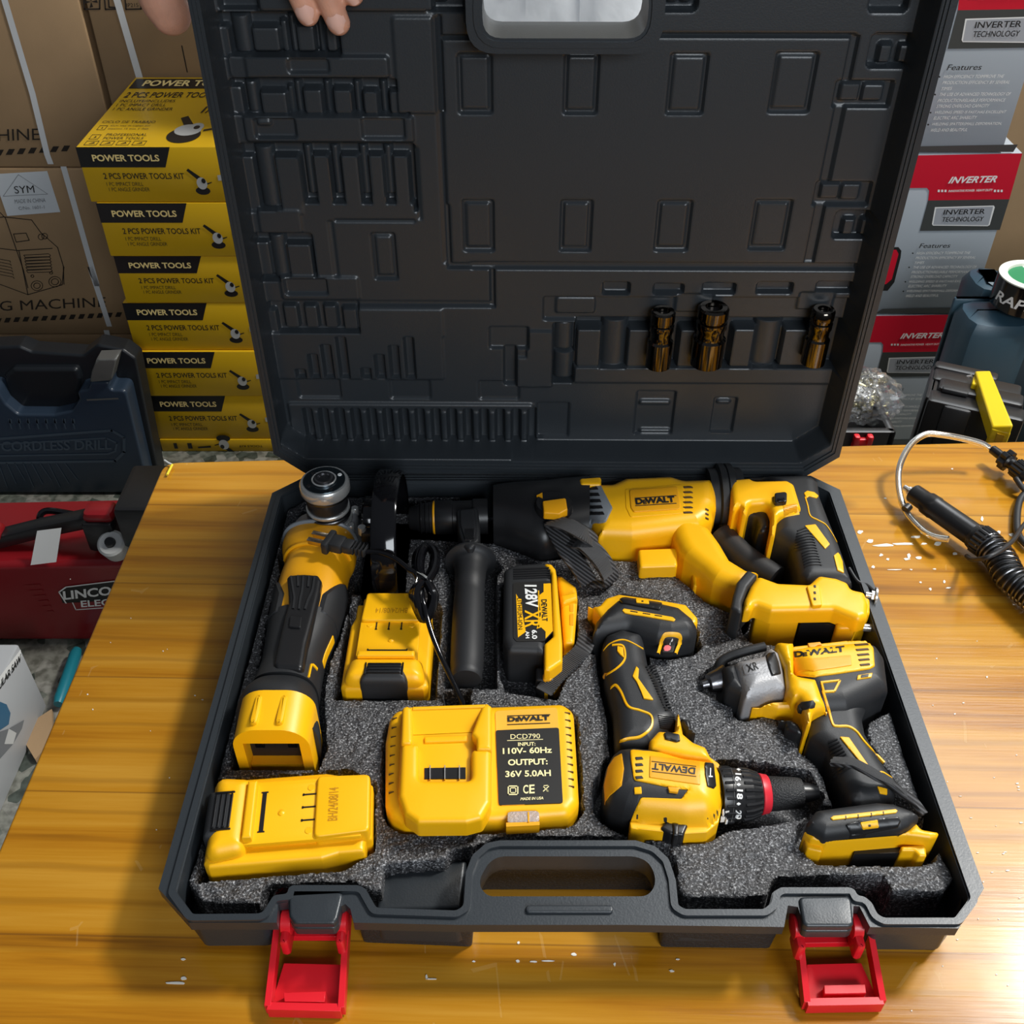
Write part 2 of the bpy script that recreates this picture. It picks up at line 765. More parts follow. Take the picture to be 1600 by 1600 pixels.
    mp3.inputs['Rotation'].default_value = (0, 0, .7)
    mp3.inputs['Scale'].default_value = (1, .35, 1)
    L.new(t.outputs['Object'], mp3.inputs[0])
    L.new(mp3.outputs[0], sc_.inputs['Vector'])
    n4 = N.new('ShaderNodeTexNoise')
    n4.inputs['Scale'].default_value = 30
    L.new(t.outputs['Object'], n4.inputs['Vector'])
    scr = mth('MULTIPLY', mth('LESS_THAN', sc_.outputs['Distance'], .012), mth('GREATER_THAN', n4.outputs[0], .64))
    mx3 = N.new('ShaderNodeMixRGB')
    L.new(mth('MULTIPLY', scr, .10), mx3.inputs[0])
    L.new(mx2.outputs[0], mx3.inputs[1])
    mx3.inputs[2].default_value = (.80, .60, .28, 1)
    L.new(mx3.outputs[0], b.inputs['Base Color'])
    b.inputs['Roughness'].default_value = .24
    rr = N.new('ShaderNodeMapRange')
    L.new(n4.outputs[0], rr.inputs[0])
    rr.inputs[3].default_value = .13
    rr.inputs[4].default_value = .25
    L.new(rr.outputs[0], b.inputs['Roughness'])
    b.inputs['Specular IOR Level'].default_value = .45
    hs = mth('SUBTRACT', mth('ADD', mth('MULTIPLY', n1.outputs[0], .5), mth('MULTIPLY', n2.outputs[0], .35)), mth('ADD', mth('MULTIPLY', seam, .8), mth('MULTIPLY', scr, .3)))
    bp = N.new('ShaderNodeBump')
    bp.inputs['Strength'].default_value = .35
    bp.inputs['Distance'].default_value = .0008
    L.new(hs, bp.inputs['Height'])
    L.new(bp.outputs[0], b.inputs['Normal'])
    return m


def terrazzo_material():
    m = bpy.data.materials.new('terrazzo')
    m.use_nodes = True
    N, L = m.node_tree.nodes, m.node_tree.links
    b = N['Principled BSDF']
    t = N.new('ShaderNodeTexCoord')
    v = N.new('ShaderNodeTexVoronoi')
    v.inputs['Scale'].default_value = 42
    L.new(t.outputs['Object'], v.inputs['Vector'])
    r = N.new('ShaderNodeValToRGB')
    r.color_ramp.interpolation = 'CONSTANT'
    e = r.color_ramp.elements
    e[0].color = (.24, .24, .205, 1)
    e[1].position = .45
    e[1].color = (.17, .185, .155, 1)
    x = e.new(.62)
    x.color = (.30, .295, .26, 1)
    x = e.new(.85)
    x.color = (.075, .09, .075, 1)
    s = N.new('ShaderNodeSeparateColor')
    L.new(v.outputs['Color'], s.inputs[0])
    L.new(s.outputs[0], r.inputs[0])
    n = N.new('ShaderNodeTexNoise')
    n.inputs['Scale'].default_value = 60
    L.new(t.outputs['Object'], n.inputs['Vector'])
    mx = N.new('ShaderNodeMixRGB')
    mx.blend_type = 'MULTIPLY'
    mx.inputs[0].default_value = .8
    L.new(r.outputs[0], mx.inputs[1])
    r2 = N.new('ShaderNodeValToRGB')
    r2.color_ramp.elements[0].position = .35
    r2.color_ramp.elements[0].color = (.35, .35, .33, 1)
    r2.color_ramp.elements[1].position = .6
    L.new(n.outputs[0], r2.inputs[0])
    L.new(r2.outputs[0], mx.inputs[2])
    L.new(mx.outputs[0], b.inputs['Base Color'])
    b.inputs['Roughness'].default_value = .35
    return m


fl = MB(terrazzo_material())
fl.box((-3.4, -1.2, -.05), (3.2, 3.6, 0))
structure(fl.build('floor', smooth=0))
wl_ = MB(mat('wall_paint', (.50, .50, .47), .8, bump=.3, bscale=60))
wl_.box((-3.4, 3.0, 0), (3.2, 3.1, 2.9))
structure(wl_.build('wall_back', smooth=0))

# ---------------------------------------------------------------- table
WOOD = wood_material()
table = thing('work_table', 'varnished yellow pine plank table the open black tool case lies on', 'table', (.3, .45, 0))
bl, br = G((262, 722)), Vector((1.05, .947, TZ))
top_poly = rc([(bl.x - .004, bl.y), (-.384, .03), (1.05, .03), (br.x, br.y)], .018, 6)
tb = MB(WOOD)
tb.pillow(top_poly, TZ - .032, TZ, .003)
tb.prism(grow(top_poly, -.001), TZ - .033, TZ - .031)
tb.build('tabletop', table)
ap = MB(WOOD)
ap.box((-.34, .09, TZ - .12), (1.0, .11, TZ - .034))
ap.box((-.34, .82, TZ - .12), (1.0, .84, TZ - .034))
ap.box((-.35, .09, TZ - .12), (-.33, .84, TZ - .034))
ap.box((.99, .09, TZ - .12), (1.01, .84, TZ - .034))
ap.build('apron', table)
for lx in (-.32, .98):
    for ly in (.12, .81):
        l = MB(WOOD)
        l.box((lx - .03, ly - .03, 0), (lx + .03, ly + .03, TZ - .034), bev=.004)
        l.build('leg', table)
# flakes of white paint stuck to the boards beside the case, pale nicks elsewhere
ch = MB(mat('white_paint_flake', (.80, .76, .66), .5))
rnd = random.Random(3)


def fleck(px, py, w, h, jag=9):
    pts = []
    for k in range(jag):
        a = 2 * math.pi * k / jag
        q = rnd.uniform(.55, 1.1)
        pts.append(tuple(G((px + w * q * math.cos(a), py + h * q * math.sin(a)), 0)[:2]))
    ch.prism(pts, TZ + .0001, TZ + .0006)


for x, y, w, h in ((600, 925, 100, 12), (735, 915, 90, 9), (825, 865, 38, 11), (500, 895, 26, 14), (885, 915, 22, 10), (985, 915, 28, 14), (430, 830, 22, 14),
                   (580, 995, 16, 12), (625, 1025, 14, 9), (775, 1000, 14, 26), (765, 1025, 26, 9), (848, 1015, 24, 12), (1300, 735, 14, 20), (1380, 850, 50, 12),
                   (1420, 835, 18, 18), (1510, 850, 22, 14), (1490, 975, 24, 14), (1105, 985, 22, 9), (680, 1100, 60, 4), (860, 1190, 10, 8), (930, 1240, 12, 10),
                   (1030, 1185, 8, 14), (1060, 1230, 22, 5), (520, 1080, 14, 12), (960, 1095, 14, 4), (610, 590, 12, 5), (1085, 380, 9, 5), (795, 1100, 12, 6)):
    p = cY(x, y)
    fleck(p[0], p[1], w / 4.57, h / 4.57)
for x, y, w, h in ((545, 618, 9, 9), (820, 678, 18, 9), (690, 710, 35, 4), (620, 714, 25, 4), (540, 712, 10, 8), (320, 712, 10, 5), (1025, 728, 8, 10), (1310, 760, 14, 6), (85, 790, 6, 18), (105, 800, 34, 4), (1340, 702, 10, 4)):
    p = cK(x, y)
    fleck(p[0], p[1], w / 3.2, h / 3.2)
for x, y, w, h in ((120, 1240, 55, 9), (165, 1215, 24, 10), (160, 1110, 16, 7)):
    p = cJ(x, y)
    fleck(p[0], p[1], w / 3.478, h / 3.478)
for i in range(38):
    fleck(rnd.uniform(1420, 1600), rnd.uniform(1000, 1600), rnd.uniform(1, 3.5), rnd.uniform(.6, 1.6), 6)
for i in range(14):
    fleck(rnd.uniform(60, 330), rnd.uniform(900, 1300), rnd.uniform(.6, 2), rnd.uniform(.5, 1.2), 6)
fk = ch.build('paint_flake', table, smooth=0)
fk['kind'] = 'stuff'
fk['label'] = 'white paint flakes'

# ================================================================ THE CASE
RIM = .055
case = thing('tool_case', 'large open black plastic tool case with red latches and upright moulded lid', 'tool case', (.042, .56, TZ))
OUTF = [cJ(190, 905), cJ(668, 905), cJ(676, 800), cJ(730, 792), cJ(737, 872), cJ(760, 912), cJ(978, 916), cJ(1001, 880), cJ(1010, 822), cJ(1040, 803), cJ(1068, 830), cJ(1086, 905),
        cK(240, 524), cK(1100, 524), cM(352, 690), cM(372, 578), cM(424, 585), cM(455, 680), cM(708, 685), cM(714, 580), cM(746, 582), cM(800, 690), cM(1262, 697)]
OUT = [G(p, RIM) for p in OUTF] + [G(cM(1395, 488), RIM), Vector((.3205, .775, 0)), Vector((.2965, .797, 0)), Vector((-.2035, .797, 0)), Vector((-.2335, .77, 0)), G((247, 1387), RIM)]
OUT = [(p[0], p[1]) for p in OUT]
INF = [cJ(125, 740), cJ(215, 862), cJ(590, 859), cJ(625, 800), cJ(650, 760), cJ(722, 752), cJ(730, 722), cJ(755, 705), cJ(1110, 705), cJ(1150, 718), cJ(1178, 768), cJ(1212, 828),
       cK(232, 455), cK(265, 435), cK(275, 270), cK(310, 180), cK(380, 120), cK(450, 105), cK(1130, 105), cK(1230, 135), cK(1300, 200), cK(1332, 300), cK(1345, 430), cK(1378, 448),
       cM(240, 600), cM(275, 575), cM(290, 510), cM(330, 487), cM(690, 487), cM(720, 500), cM(735, 530), cM(770, 535), cM(810, 570), cM(840, 630), cM(870, 645), cM(1240, 645), cM(1315, 545)]
INN = [tuple(G(p, RIM)[:2]) for p in INF] + [(.3075, .768), (.2905, .7845), (-.1985, .7845), (-.2225, .763)]
HOLE = [tuple(G(cK(*p), RIM)[:2]) for p in ((352, 290), (352, 335), (390, 381), (1188, 381), (1230, 330), (1226, 262), (1190, 205), (1130, 181), (450, 181), (395, 212))]
OUTc, INNc, HOLEc = ccw(OUT), rc(INN, .006, 4), rc(HOLE, .02, 5)


def plate(mb, outer, holes, z, m=None):
    loops = [[Vector((x, y, 0)) for x, y in lp] for lp in [outer] + holes]
    flat = [(p.x, p.y, z) for lp in loops for p in lp]
    tris = tessellate_polygon(loops)
    F = []
    for t in tris:
        a = area2([flat[i][:2] for i in t])
        if abs(a) < 1e-12:
            continue
        F.append(t if a > 0 else t[::-1])
    mb.add(flat, F, m)


def wall(mb, loop, z0, z1, inward=False, m=None, inset=0):
    lo = grow(loop, -inset) if inset else loop
    if len(lo) != len(loop):
        lo = loop
    n = len(loop)
    V = [(x, y, z0) for x, y in lo] + [(x, y, z1) for x, y in loop]
    F = [(i, (i + 1) % n, n + (i + 1) % n, n + i) for i in range(n)]
    if inward:
        F = [f[::-1] for f in F]
    mb.add(V, F, m)


bs = MB(CASE)
zr = TZ + RIM
o1 = grow(OUTc, -.0012)
bs.mats.append(CASE)
plate(bs, OUTc, [INNc, HOLEc], zr - .0012)
wall(bs, OUTc, zr - .0105, zr - .0012)
wall(bs, INNc, TZ + .012, zr - .0012, True)
wall(bs, HOLEc, zr - .018, zr - .0012, True)
plate(bs, OUTc, [INNc, HOLEc], zr - .0105)
plate(bs, INNc, [], TZ + .012)
# raised lip along the inner edge of the rim
lip_o = rc(grow(INN, .0052), .008, 4)
lip_i = rc(grow(INN, .0008), .006, 4)
plate(bs, lip_o, [lip_i], zr + .0012)
wall(bs, lip_o, zr - .0015, zr + .0012)
wall(bs, lip_i, zr - .0015, zr + .0012, True)
bs.build('base', case, smooth=32)
# drafted body under the rim: notched behind the latches and behind the carrying handle
hb = .012
fx = lambda c, x, y, h: tuple(G(c(x, y), h)[:2])
BODYF = [fx(cJ, 205, 915, .035), fx(cJ, 645, 905, .035), fx(cJ, 668, 760, .035), fx(cJ, 1085, 760, .035), fx(cJ, 1090, 905, .035),
         fx(cK, 330, 555, .03), fx(cK, 335, 186, .05), fx(cK, 1245, 186, .05), fx(cK, 1250, 555, .03),
         fx(cM, 340, 700, .035), fx(cM, 372, 540, .035), fx(cM, 760, 540, .035), fx(cM, 775, 700, .035), fx(cM, 1235, 710, .035)]
BODY = BODYF + [(.307, .366), (.312, .77), (.290, .79), (-.197, .79), (-.226, .765), (-.231, .366)]
BODY = rc(BODY, .006, 3)
bo = MB(CASET)
wall(bo, BODY, TZ + .001, zr - .0104, inset=.003)
plate(bo, grow(BODY, -.004), [], TZ + .001)
bo.build('lower_body', case, smooth=40)
# ribbed grip bar and latch hinge blocks
fp = MB(CASE)
fp.pillow(rc([tuple(G(p, .028)[:2]) for p in (cJ(1255, 575), cK(0, 200), cK(285, 200), cK(262, 448), cJ(1206, 845))], .003), TZ + .013, TZ + .028, .003)
fp.build('accessory_shelf', case)
gp = MB(CASE)
gp.pillow(rc(pp(cK, [(580, 432), (1018, 432), (1018, 470), (580, 470)], RIM), .004), zr - .002, zr + .0012, .0012)
gp.build('grip_bar', case)
for c, q in ((cJ, [(733, 752), (1035, 740), (1000, 882), (982, 912), (765, 912), (737, 872)]), (cM, [(425, 535), (700, 530), (714, 680), (690, 690), (470, 690), (450, 676)])):
    hbk = MB(CASE)
    hbk.pillow(rc(pp(c, q, RIM + .001), .004), zr - .012, zr + .001, .002)
    hbk.pillow(rc([(x, y - .0008) for x, y in pp(c, q, RIM + .001)], .004), zr - .012, zr - .004, .002)
    hbk.build('latch_hinge_block', case)
for c, q, lb in ((cJ, dict(a=[(712, 868), (618, 1362), (1018, 1370), (1072, 880)], win=[(722, 1012), (708, 1130), (1025, 1138), (1042, 1020)], hook=[(706, 1290), (935, 1284), (928, 1340), (712, 1338)], bar=[(728, 962), (1045, 962)], ear=[(728, 900), (1028, 900)]), 'left'),
                 (cM, dict(a=[(385, 640), (472, 1085), (868, 1078), (735, 640)], win=[(432, 785), (470, 890), (752, 882), (715, 778)], hook=[(560, 998), (772, 994), (778, 1038), (562, 1042)], bar=[(430, 757), (722, 752)], ear=[(418, 690), (722, 685)]), 'right')):
    lt = MB(RED)
    h0 = .0125
    A = [G(c(*p), h0) for p in q['a']]
    # frame: two side rails, end rail, thin floor plate below the window
    def rail(p, s_, w=.0045, hh=.011):
        d = (s_ - p).normalized()
        nrm = Vector((-d.y, d.x, 0)) * w
        pts = [p - nrm * .5, s_ - nrm * .5, s_ + nrm * .5, p + nrm * .5]
        V = [v - Vector((0, 0, hh)) for v in pts] + [v.copy() for v in pts]
        lt.add(V, [(3, 2, 1, 0), (4, 5, 6, 7), (0, 1, 5, 4), (1, 2, 6, 5), (2, 3, 7, 6), (3, 0, 4, 7)])
    up = Vector((0, 0, .022))
    rail(A[0] + up, A[1])
    rail(A[3] + up, A[2])
    rail(A[1], A[2], .005)
    W = [G(c(*p), h0 - .004) for p in q['win']]
    b0, b1 = [G(c(*p), .020) for p in q['bar']]
    rail(b0, b1, .006, .006)
    fl_ = [W[1], A[1] - Vector((0, 0, .008)), A[2] - Vector((0, 0, .008)), W[2]]
    lt.add([v - Vector((0, 0, .002)) for v in fl_] + fl_, [(0, 1, 2, 3), (7, 6, 5, 4), (0, 3, 7, 4), (1, 0, 4, 5), (2, 1, 5, 6), (3, 2, 6, 7)])
    H = [G(c(*p), h0) for p in q['hook']]
    lt.add([v - Vector((0, 0, .007)) for v in H] + H, [(0, 1, 2, 3), (7, 6, 5, 4), (0, 4, 5, 1), (1, 5, 6, 2), (2, 6, 7, 3), (3, 7, 4, 0)])
    for e in q['ear']:
        p = G(c(*e), .036)
        lt.lathe(p + Vector((-.004, 0, 0)), p + Vector((.004, 0, 0)), [(0, .006), (.1, .0085), (.9, .0085), (1, .006)], n=20)
        lt.box((p.x - .003, p.y - .016, p.z - .016), (p.x + .003, p.y, p.z + .002), bev=.002)
    lt.build('latch', case, bevel=.0008)

# ---------------------------------------------------------------- the lid, standing upright at the back
LY = lambda x: .797 - .009 * (x - .042)
LD = .030                                     # depth of the moulded panel behind the rim
LX0, LX1, LH0, LH1 = -.2335, .3195, RIM, .525
octo = lambda x0, x1, h0, h1, c: [(x0 + c, h0), (x1 - c, h0), (x1, h0 + c * .85), (x1, h1 - c), (x1 - c, h1), (x0 + c, h1), (x0, h1 - c), (x0, h0 + c * .85)]
LOUT = octo(LX0, LX1, LH0, LH1, .028)
LINN = octo(LX0 + .0085, LX1 - .0085, LH0 + .010, LH1 - .0085, .024)


def lid_pt(x, h, d):
    return (x, LY(x) + d, TZ + h)


def lid_ring(mb, outer, holes, d0, d1, m=None, back=True, front=True):
    """plate in the lid plane from depth d0 (front) to d1"""
    loops = [ccw(outer)] + [ccw(h) for h in holes]
    L3 = [[Vector((x, y, 0)) for x, y in lp] for lp in loops]
    flat = [(p.x, p.y) for lp in L3 for p in lp]
    tr = tessellate_polygon(L3)
    F = [t if area2([flat[i] for i in t]) > 0 else t[::-1] for t in tr]
    if front:
        mb.add([lid_pt(x, h, d0) for x, h in flat], F, m)
    if back:
        mb.add([lid_pt(x, h, d1) for x, h in flat], [f[::-1] for f in F], m)
    for k, lp in enumerate(loops):
        n = len(lp)
        V = [lid_pt(x, h, d1) for x, h in lp] + [lid_pt(x, h, d0) for x, h in lp]
        F = [(i, (i + 1) % n, n + (i + 1) % n, n + i) for i in range(n)]
        if k:
            F = [f[::-1] for f in F]
        mb.add(V, F, m)


def lid_xy(c, x, y):
    p = FY(c(x, y), .797 + LD)
    return p.x, p.z - TZ


def LR(c, x0, y0, x1, y1):
    xm, ym = (x0 + x1) / 2, (y0 + y1) / 2
    return (lid_xy(c, x0, ym)[0], lid_xy(c, x1, ym)[0], lid_xy(c, xm, y1)[1], lid_xy(c, xm, y0)[1])


lhx0, lhx1, lhh0, lhh1 = -.0215, .0985, .463, .499
LHOLE = rc([(lhx0, lhh0), (lhx1, lhh0), (lhx1, lhh1), (lhx0, lhh1)], .014, 5)
LHOUT = rc([(lhx0 - .012, lhh0 - .011), (lhx1 + .012, lhh0 - .011), (lhx1 + .012, lhh1 + .018), (lhx0 - .012, lhh1 + .018)], .022, 6)
CELL = .001
gx = np.arange(LX0 + .007, LX1 - .007, CELL)
gh = np.arange(LH0 + .008, LH1 - .007, CELL)
GXX, GHH = np.meshgrid(gx, gh)
E = np.zeros_like(GXX)


def rect_mask(r, rad=.0022, ramp=.0016):
    x0, x1, h0, h1 = r
    cx, cy, hx, hy = (x0 + x1) / 2, (h0 + h1) / 2, max((x1 - x0) / 2, .0005), max((h1 - h0) / 2, .0005)
    rad = min(rad, hx * .9, hy * .9)
    qx, qy = np.abs(GXX - cx) - hx + rad, np.abs(GHH - cy) - hy + rad
    s = np.hypot(np.maximum(qx, 0), np.maximum(qy, 0)) + np.minimum(np.maximum(qx, qy), 0) - rad
    return np.clip(.5 - s / ramp, 0, 1)


def ft(c, x0, y0, x1, y1, v, rad=.0022, ramp=.0016):
    global E
    m = rect_mask(LR(c, x0, y0, x1, y1), rad, ramp)
    E = E * (1 - m) + v * .001 * m


def cyl(c, x0, y0, x1, y1, base, amp):
    """half-round trough or rib running upright"""
    global E
    r = LR(c, x0, y0, x1, y1)
    m = rect_mask(r, .001)
    u = np.clip((GXX - (r[0] + r[1]) / 2) / ((r[1] - r[0]) / 2), -1, 1)
    E = E * (1 - m) + m * .001 * (base + amp * np.sqrt(1 - u * u))


# big centre plate and its surrounding groove
gr = -4.0
for c, a in ((cO, (30, 205, 260, 224)), (cP, (-150, 190, 1005, 210)), (cO, (28, 90, 42, 640)), (cO, (42, 640, 62, 1480)), (cO, (70, 1500, 330, 1528)), (cP, (955, 200, 1000, 460)), (cP, (845, 600, 900, 1040)), (cP, (745, 1160, 800, 1490)),
             (cR, (-10, 74, 1448, 99)), (cQ, (755, 424, 1450, 450)), (cQ, (1428, 262, 1450, 450)), (cQ, (1205, -60, 1228, 240))):
    ft(c, *a, gr, .0008)
for c, a in ((cO, (130, 308, 322, 648)), (cO, (733, 303, 925, 648)), (cO, (1325, 303, 1535, 648)), (cP, (532, 295, 766, 637)),
             (cO, (158, 1140, 332, 1430)), (cO, (712, 1138, 888, 1428)), (cO, (1256, 1138, 1446, 1424)), (cP, (416, 1132, 624, 1414)), (cN, (1100, 1330, 1232, 1592))):
    ft(c, *a, -3.4)
    x0, y0, x1, y1 = a
    ft(c, x0 + 20, y0 + 20, x1 - 22, y1 - 24, -1.2, .001)
# clips down the right side
for c, a, v in ((cP, (1085, 190, 1312, 378), -9), (cP, (1140, 252, 1212, 362), -3), (cP, (1252, 255, 1312, 357), -3), (cP, (885, 455, 1205, 606), -5), (cP, (918, 468, 1027, 570), -1), (cP, (1042, 474, 1160, 572), -1),
                (cP, (772, 1030, 1085, 1162), -5), (cP, (806, 1040, 912, 1126), -1), (cP, (924, 1042, 1027, 1132), -1), (cP, (885, 1195, 1087, 1348), -9), (cP, (935, 1247, 1000, 1336), -3), (cP, (1035, 1245, 1087, 1336), -3),
                (cP, (1093, -110, 1310, 62), -9), (cP, (1160, -80, 1245, -6), -3), (cO, (1288, -110, 1492, 60), -9), (cO, (1320, -60, 1380, 20), -4), (cO, (1400, -60, 1455, 20), -4), (cO, (-70, -110, 208, 66), -9), (cO, (-20, -60, 60, 20), -4)):
    ft(c, *a, v, .004 if v == -9 else .002)
# left side: the moulded beds for bits and sockets
for a, v in (((215, -120, 430, 60), -8), ((445, -120, 1440, 62), 3), ((230, 78, 905, 328), -10), ((195, 155, 285, 328), -2), ((408, 158, 570, 302), -1), ((572, 125, 612, 312), -5), ((655, 148, 772, 302), -1), ((830, 150, 895, 302), -1),
             ((285, 320, 1190, 440), 3), ((285, 320, 378, 440), 1), ((620, 334, 850, 412), 0), ((300, 458, 1305, 656), -10), ((280, 500, 358, 656), -3), ((458, 528, 614, 656), -1), ((614, 500, 650, 656), -5),
             ((703, 512, 814, 656), -1), ((875, 512, 982, 656), -1), ((1043, 525, 1132, 656), -1), ((1193, 525, 1292, 656), -1), ((372, 660, 1332, 806), 3), ((430, 674, 662, 782), -1), ((440, 680, 520, 716), 2), ((1038, 670, 1282, 786), 0),
             ((372, 825, 1346, 1205), -10), ((370, 900, 440, 1212), -3), ((528, 895, 702, 1222), 1), ((768, 888, 862, 1165), 0), ((925, 888, 1030, 1165), 0), ((1078, 888, 1170, 1165), 0), ((1220, 888, 1314, 1250), 0), ((705, 1160, 1340, 1252), 0),
             ((450, 1195, 692, 1326), 2), ((440, 1336, 765, 1602), -10), ((438, 1390, 522, 1582), -3), ((613, 1397, 757, 1582), -1), ((1225, 98, 1462, 645), 1.6)):
    ft(cN, *a, v)
for a in ((862, 1262, 888, 1590), (1470, 100, 1490, 1500), (1345, 840, 1366, 1250), (880, 1252, 1340, 1266)):
    ft(cN, *a, -1.8, .0008)
for a in ((292, 92, 405, 312), (370, 472, 450, 652), (440, 842, 552, 1192), (515, 1346, 612, 1592)):
    cyl(cN, *a, -10, 7)
for x in (640, 800):
    cyl(cN, x - 22, 92, x + 22, 310, -10, 5)
for x in (672, 840, 1010, 1160):
    cyl(cN, x - 22, 470, x + 22, 652, -10, 5)
for x in (735, 890, 1050, 1190):
    cyl(cN, x - 26, 838, x + 26, 1120, -10, 5)
for a, v in (((380, 300, 770, 412), 2), ((400, 310, 612, 386), -2), ((325, 430, 772, 580), -7), ((323, 470, 362, 580), -1), ((394, 448, 466, 562), -1), ((499, 448, 566, 562), -1), ((596, 448, 662, 562), -1), ((690, 460, 765, 566), 0),
             ((345, 580, 1192, 810), 1.6), ((770, 460, 1192, 600), 1.6), ((465, 815, 678, 908), -2.5), ((925, 818, 1127, 910), -2.5), ((1370, 820, 1572, 910), -2.5)):
    ft(cQ, *a, v)
for x, t in ((458, 765), (524, 690), (592, 642), (668, 603), (785, 758), (855, 690), (928, 645), (1003, 603)):
    ft(cQ, x, t, x + 44, 808, -5.5, .001)
rq = LR(cQ, 430, 930, 1640, 1136)
m_ = rect_mask(rq, .003)
E = E * (1 - m_) + .003 * m_
for k in range(15):
    x = 503 + 79.5 * k
    ft(cQ, x, 955, x + 40, 1112, -6, .0016)
    cyl(cQ, x + 42, 965, x + 78, 1100, 2.2, 2.0)
# right lower side: bed for the long sockets
for a, v in (((490, 150, 590, 193), -7), ((683, 155, 793, 192), -7), ((868, 152, 990, 190), -7), ((1073, 148, 1205, 187), -7), ((1298, 145, 1432, 182), -7), ((265, 205, 1432, 292), -4), ((312, 208, 460, 268), -1.5), ((765, 190, 905, 262), -1.5), ((1228, 182, 1362, 250), -1.5),
             ((385, 290, 1418, 470), -14), ((388, 325, 482, 468), 0), ((578, 325, 668, 468), 0), ((774, 325, 862, 468), 0), ((974, 322, 1066, 466), 0), ((1163, 322, 1282, 462), 0), ((1384, 318, 1420, 462), 0), ((380, 467, 1388, 526), 1.5),
             ((300, 305, 380, 528), -12), ((200, 330, 300, 542), 3), ((160, 430, 246, 542), 3), ((116, 395, 162, 542), -8), ((60, 320, 207, 400), -4),
             ((240, 605, 360, 732), -3), ((613, 560, 757, 722), -4), ((628, 598, 744, 614), -1), ((628, 706, 744, 720), -1), ((903, 583, 987, 714), -4), ((922, 595, 972, 608), -1)):
    ft(cR, *a, v)
cyl(cR, 484, 296, 582, 470, -13, 9)
cyl(cR, 1058, 296, 1164, 466, -13, 9)
cyl(cR, 304, 306, 378, 412, -11, 7)
cyl(cR, 304, 420, 378, 520, -11, 7)
# mouldings swell up to the rim all round, and round the handle opening
PAN = octo(LX0 + .0105, LX1 - .0165, LH0 + .021, LH1 - .014, .022)
PT = np.stack([GXX.ravel(), GHH.ravel()], 1)
sp = sdf(PT, ccw(PAN)).reshape(GXX.shape)
wv = np.clip(-sp / np.where(GXX < 0, .0038, .0055), 0, 1)
E = E * (1 - wv) + (LD - .0015) * wv
sh = sdf(PT, LHOUT).reshape(GXX.shape)
wv = np.clip((sh + .0025) / .0025, 0, 1)
E = E * (1 - wv) + (LD - .004) * wv
# soften the moulded steps
for _ in range(1):
    k = np.pad(E, 1, 'edge')
    E = (k[1:-1, 1:-1] * 4 + k[:-2, 1:-1] + k[2:, 1:-1] + k[1:-1, :-2] + k[1:-1, 2:]) / 8
si = sdf(PT, ccw(LINN)).reshape(GXX.shape)
keep = (si > -.0035) & (sdf(PT, LHOLE).reshape(GXX.shape) < -.003)
idx = -np.ones(GXX.size, int)
ids = np.flatnonzero(keep.ravel())
idx[ids] = np.arange(len(ids))
idx = idx.reshape(GXX.shape)
V = np.stack([GXX, LY(GXX) + LD - E, GHH + TZ], 2).reshape(-1, 3)[ids]
q = np.stack([idx[:-1, :-1], idx[:-1, 1:], idx[1:, 1:], idx[1:, :-1]], 2).reshape(-1, 4)
q = q[(q >= 0).all(1)]
lid = MB(CASE)
lid.add(V.tolist(), q.tolist())
lid_ring(lid, LOUT, [LINN], 0, .010)
lid_ring(lid, octo(LX0 + .0032, LX1 - .0032, LH0 + .004, LH1 - .0032, .0265), [octo(LX0 + .0058, LX1 - .0058, LH0 + .0072, LH1 - .0058, .0255)], -.0014, 0, back=False)
lid_ring(lid, octo(LX0 + .002, LX1 - .002, LH0 + .001, LH1 - .002, .028), [LHOUT], .010, .046, front=False)
lid_ring(lid, LHOUT, [LHOLE], .001, .044)
lid_ring(lid, rc(grow(LHOLE, .0065), .001), [rc(grow(LHOLE, .0025), .001)], -.0005, .002, back=False)
lid.build('lid', case, smooth=34)
hs = MB(CASE)
hs.box((-.200, .784, TZ + .030), (.292, .806, TZ + .0560), bev=.002)
for k in range(3):
    hs.box((-.19, .7845 + k * .004, TZ + .05), (.28, .7865 + k * .004, TZ + .0572), bev=.0006)
hs.build('hinge_strip', case)
for x in (-.13, .042, .21):
    hg = MB(CASE)
    hg.lathe((x - .03, .803, TZ + .052), (x + .03, .803, TZ + .052), [(0, .005), (1, .005)], n=14)
    hg.build('hinge', case)

# long chrome sockets standing in the lid
for i, (x0, x1, y0, y1, lb) in enumerate(((672, 768, 243, 480, 'black chrome long socket in the lid, leftmost of the three'), (850, 972, 228, 472, 'widest black chrome long socket, middle of the three in the lid'),
                                          (1283, 1374, 236, 468, 'black chrome long socket nearest the right edge of the lid'))):
    a = FY(cR((x0 + x1) / 2, y0 + 12), .815)
    b = FY(cR((x0 + x1) / 2 - 2, y1 - 14), .815)
    r = (FY(cR(x1, y1 - 60), .815).x - FY(cR(x0, y1 - 60), .815).x) / 2
    b = Vector((a.x, a.y, b.z))
    L = a.z - b.z
    s = thing('deep_socket', lb, 'socket', tuple(b), 'long sockets in the lid')
    g = MB(CHROME)
    g.lathe(b, a, [(0, r * .8), (0.02, r), (.46, r), (.49, r * .84), (.62, r * .84), (.66, r * .94), (.76, r * .94), (.78, r * .8), (.81, r * .8), (.83, r * .94), (.97, r * .94), (1, r * .82), (1, r * .52), (.86, r * .5)], n=40, caps=False)
    g.build('barrel', s)
    dv = MB(BLKP)
    dv.box((a.x - r * .42, a.y - r * .42, a.z - .012), (a.x + r * .42, a.y + r * .42, a.z - .004))
    dv.build('square_drive', s)

# ================================================================ THE TOOLS LYING IN THE FOAM
HF = .042                                     # foam surface above the table
Z = lambda h: TZ + h
POCKETS = []


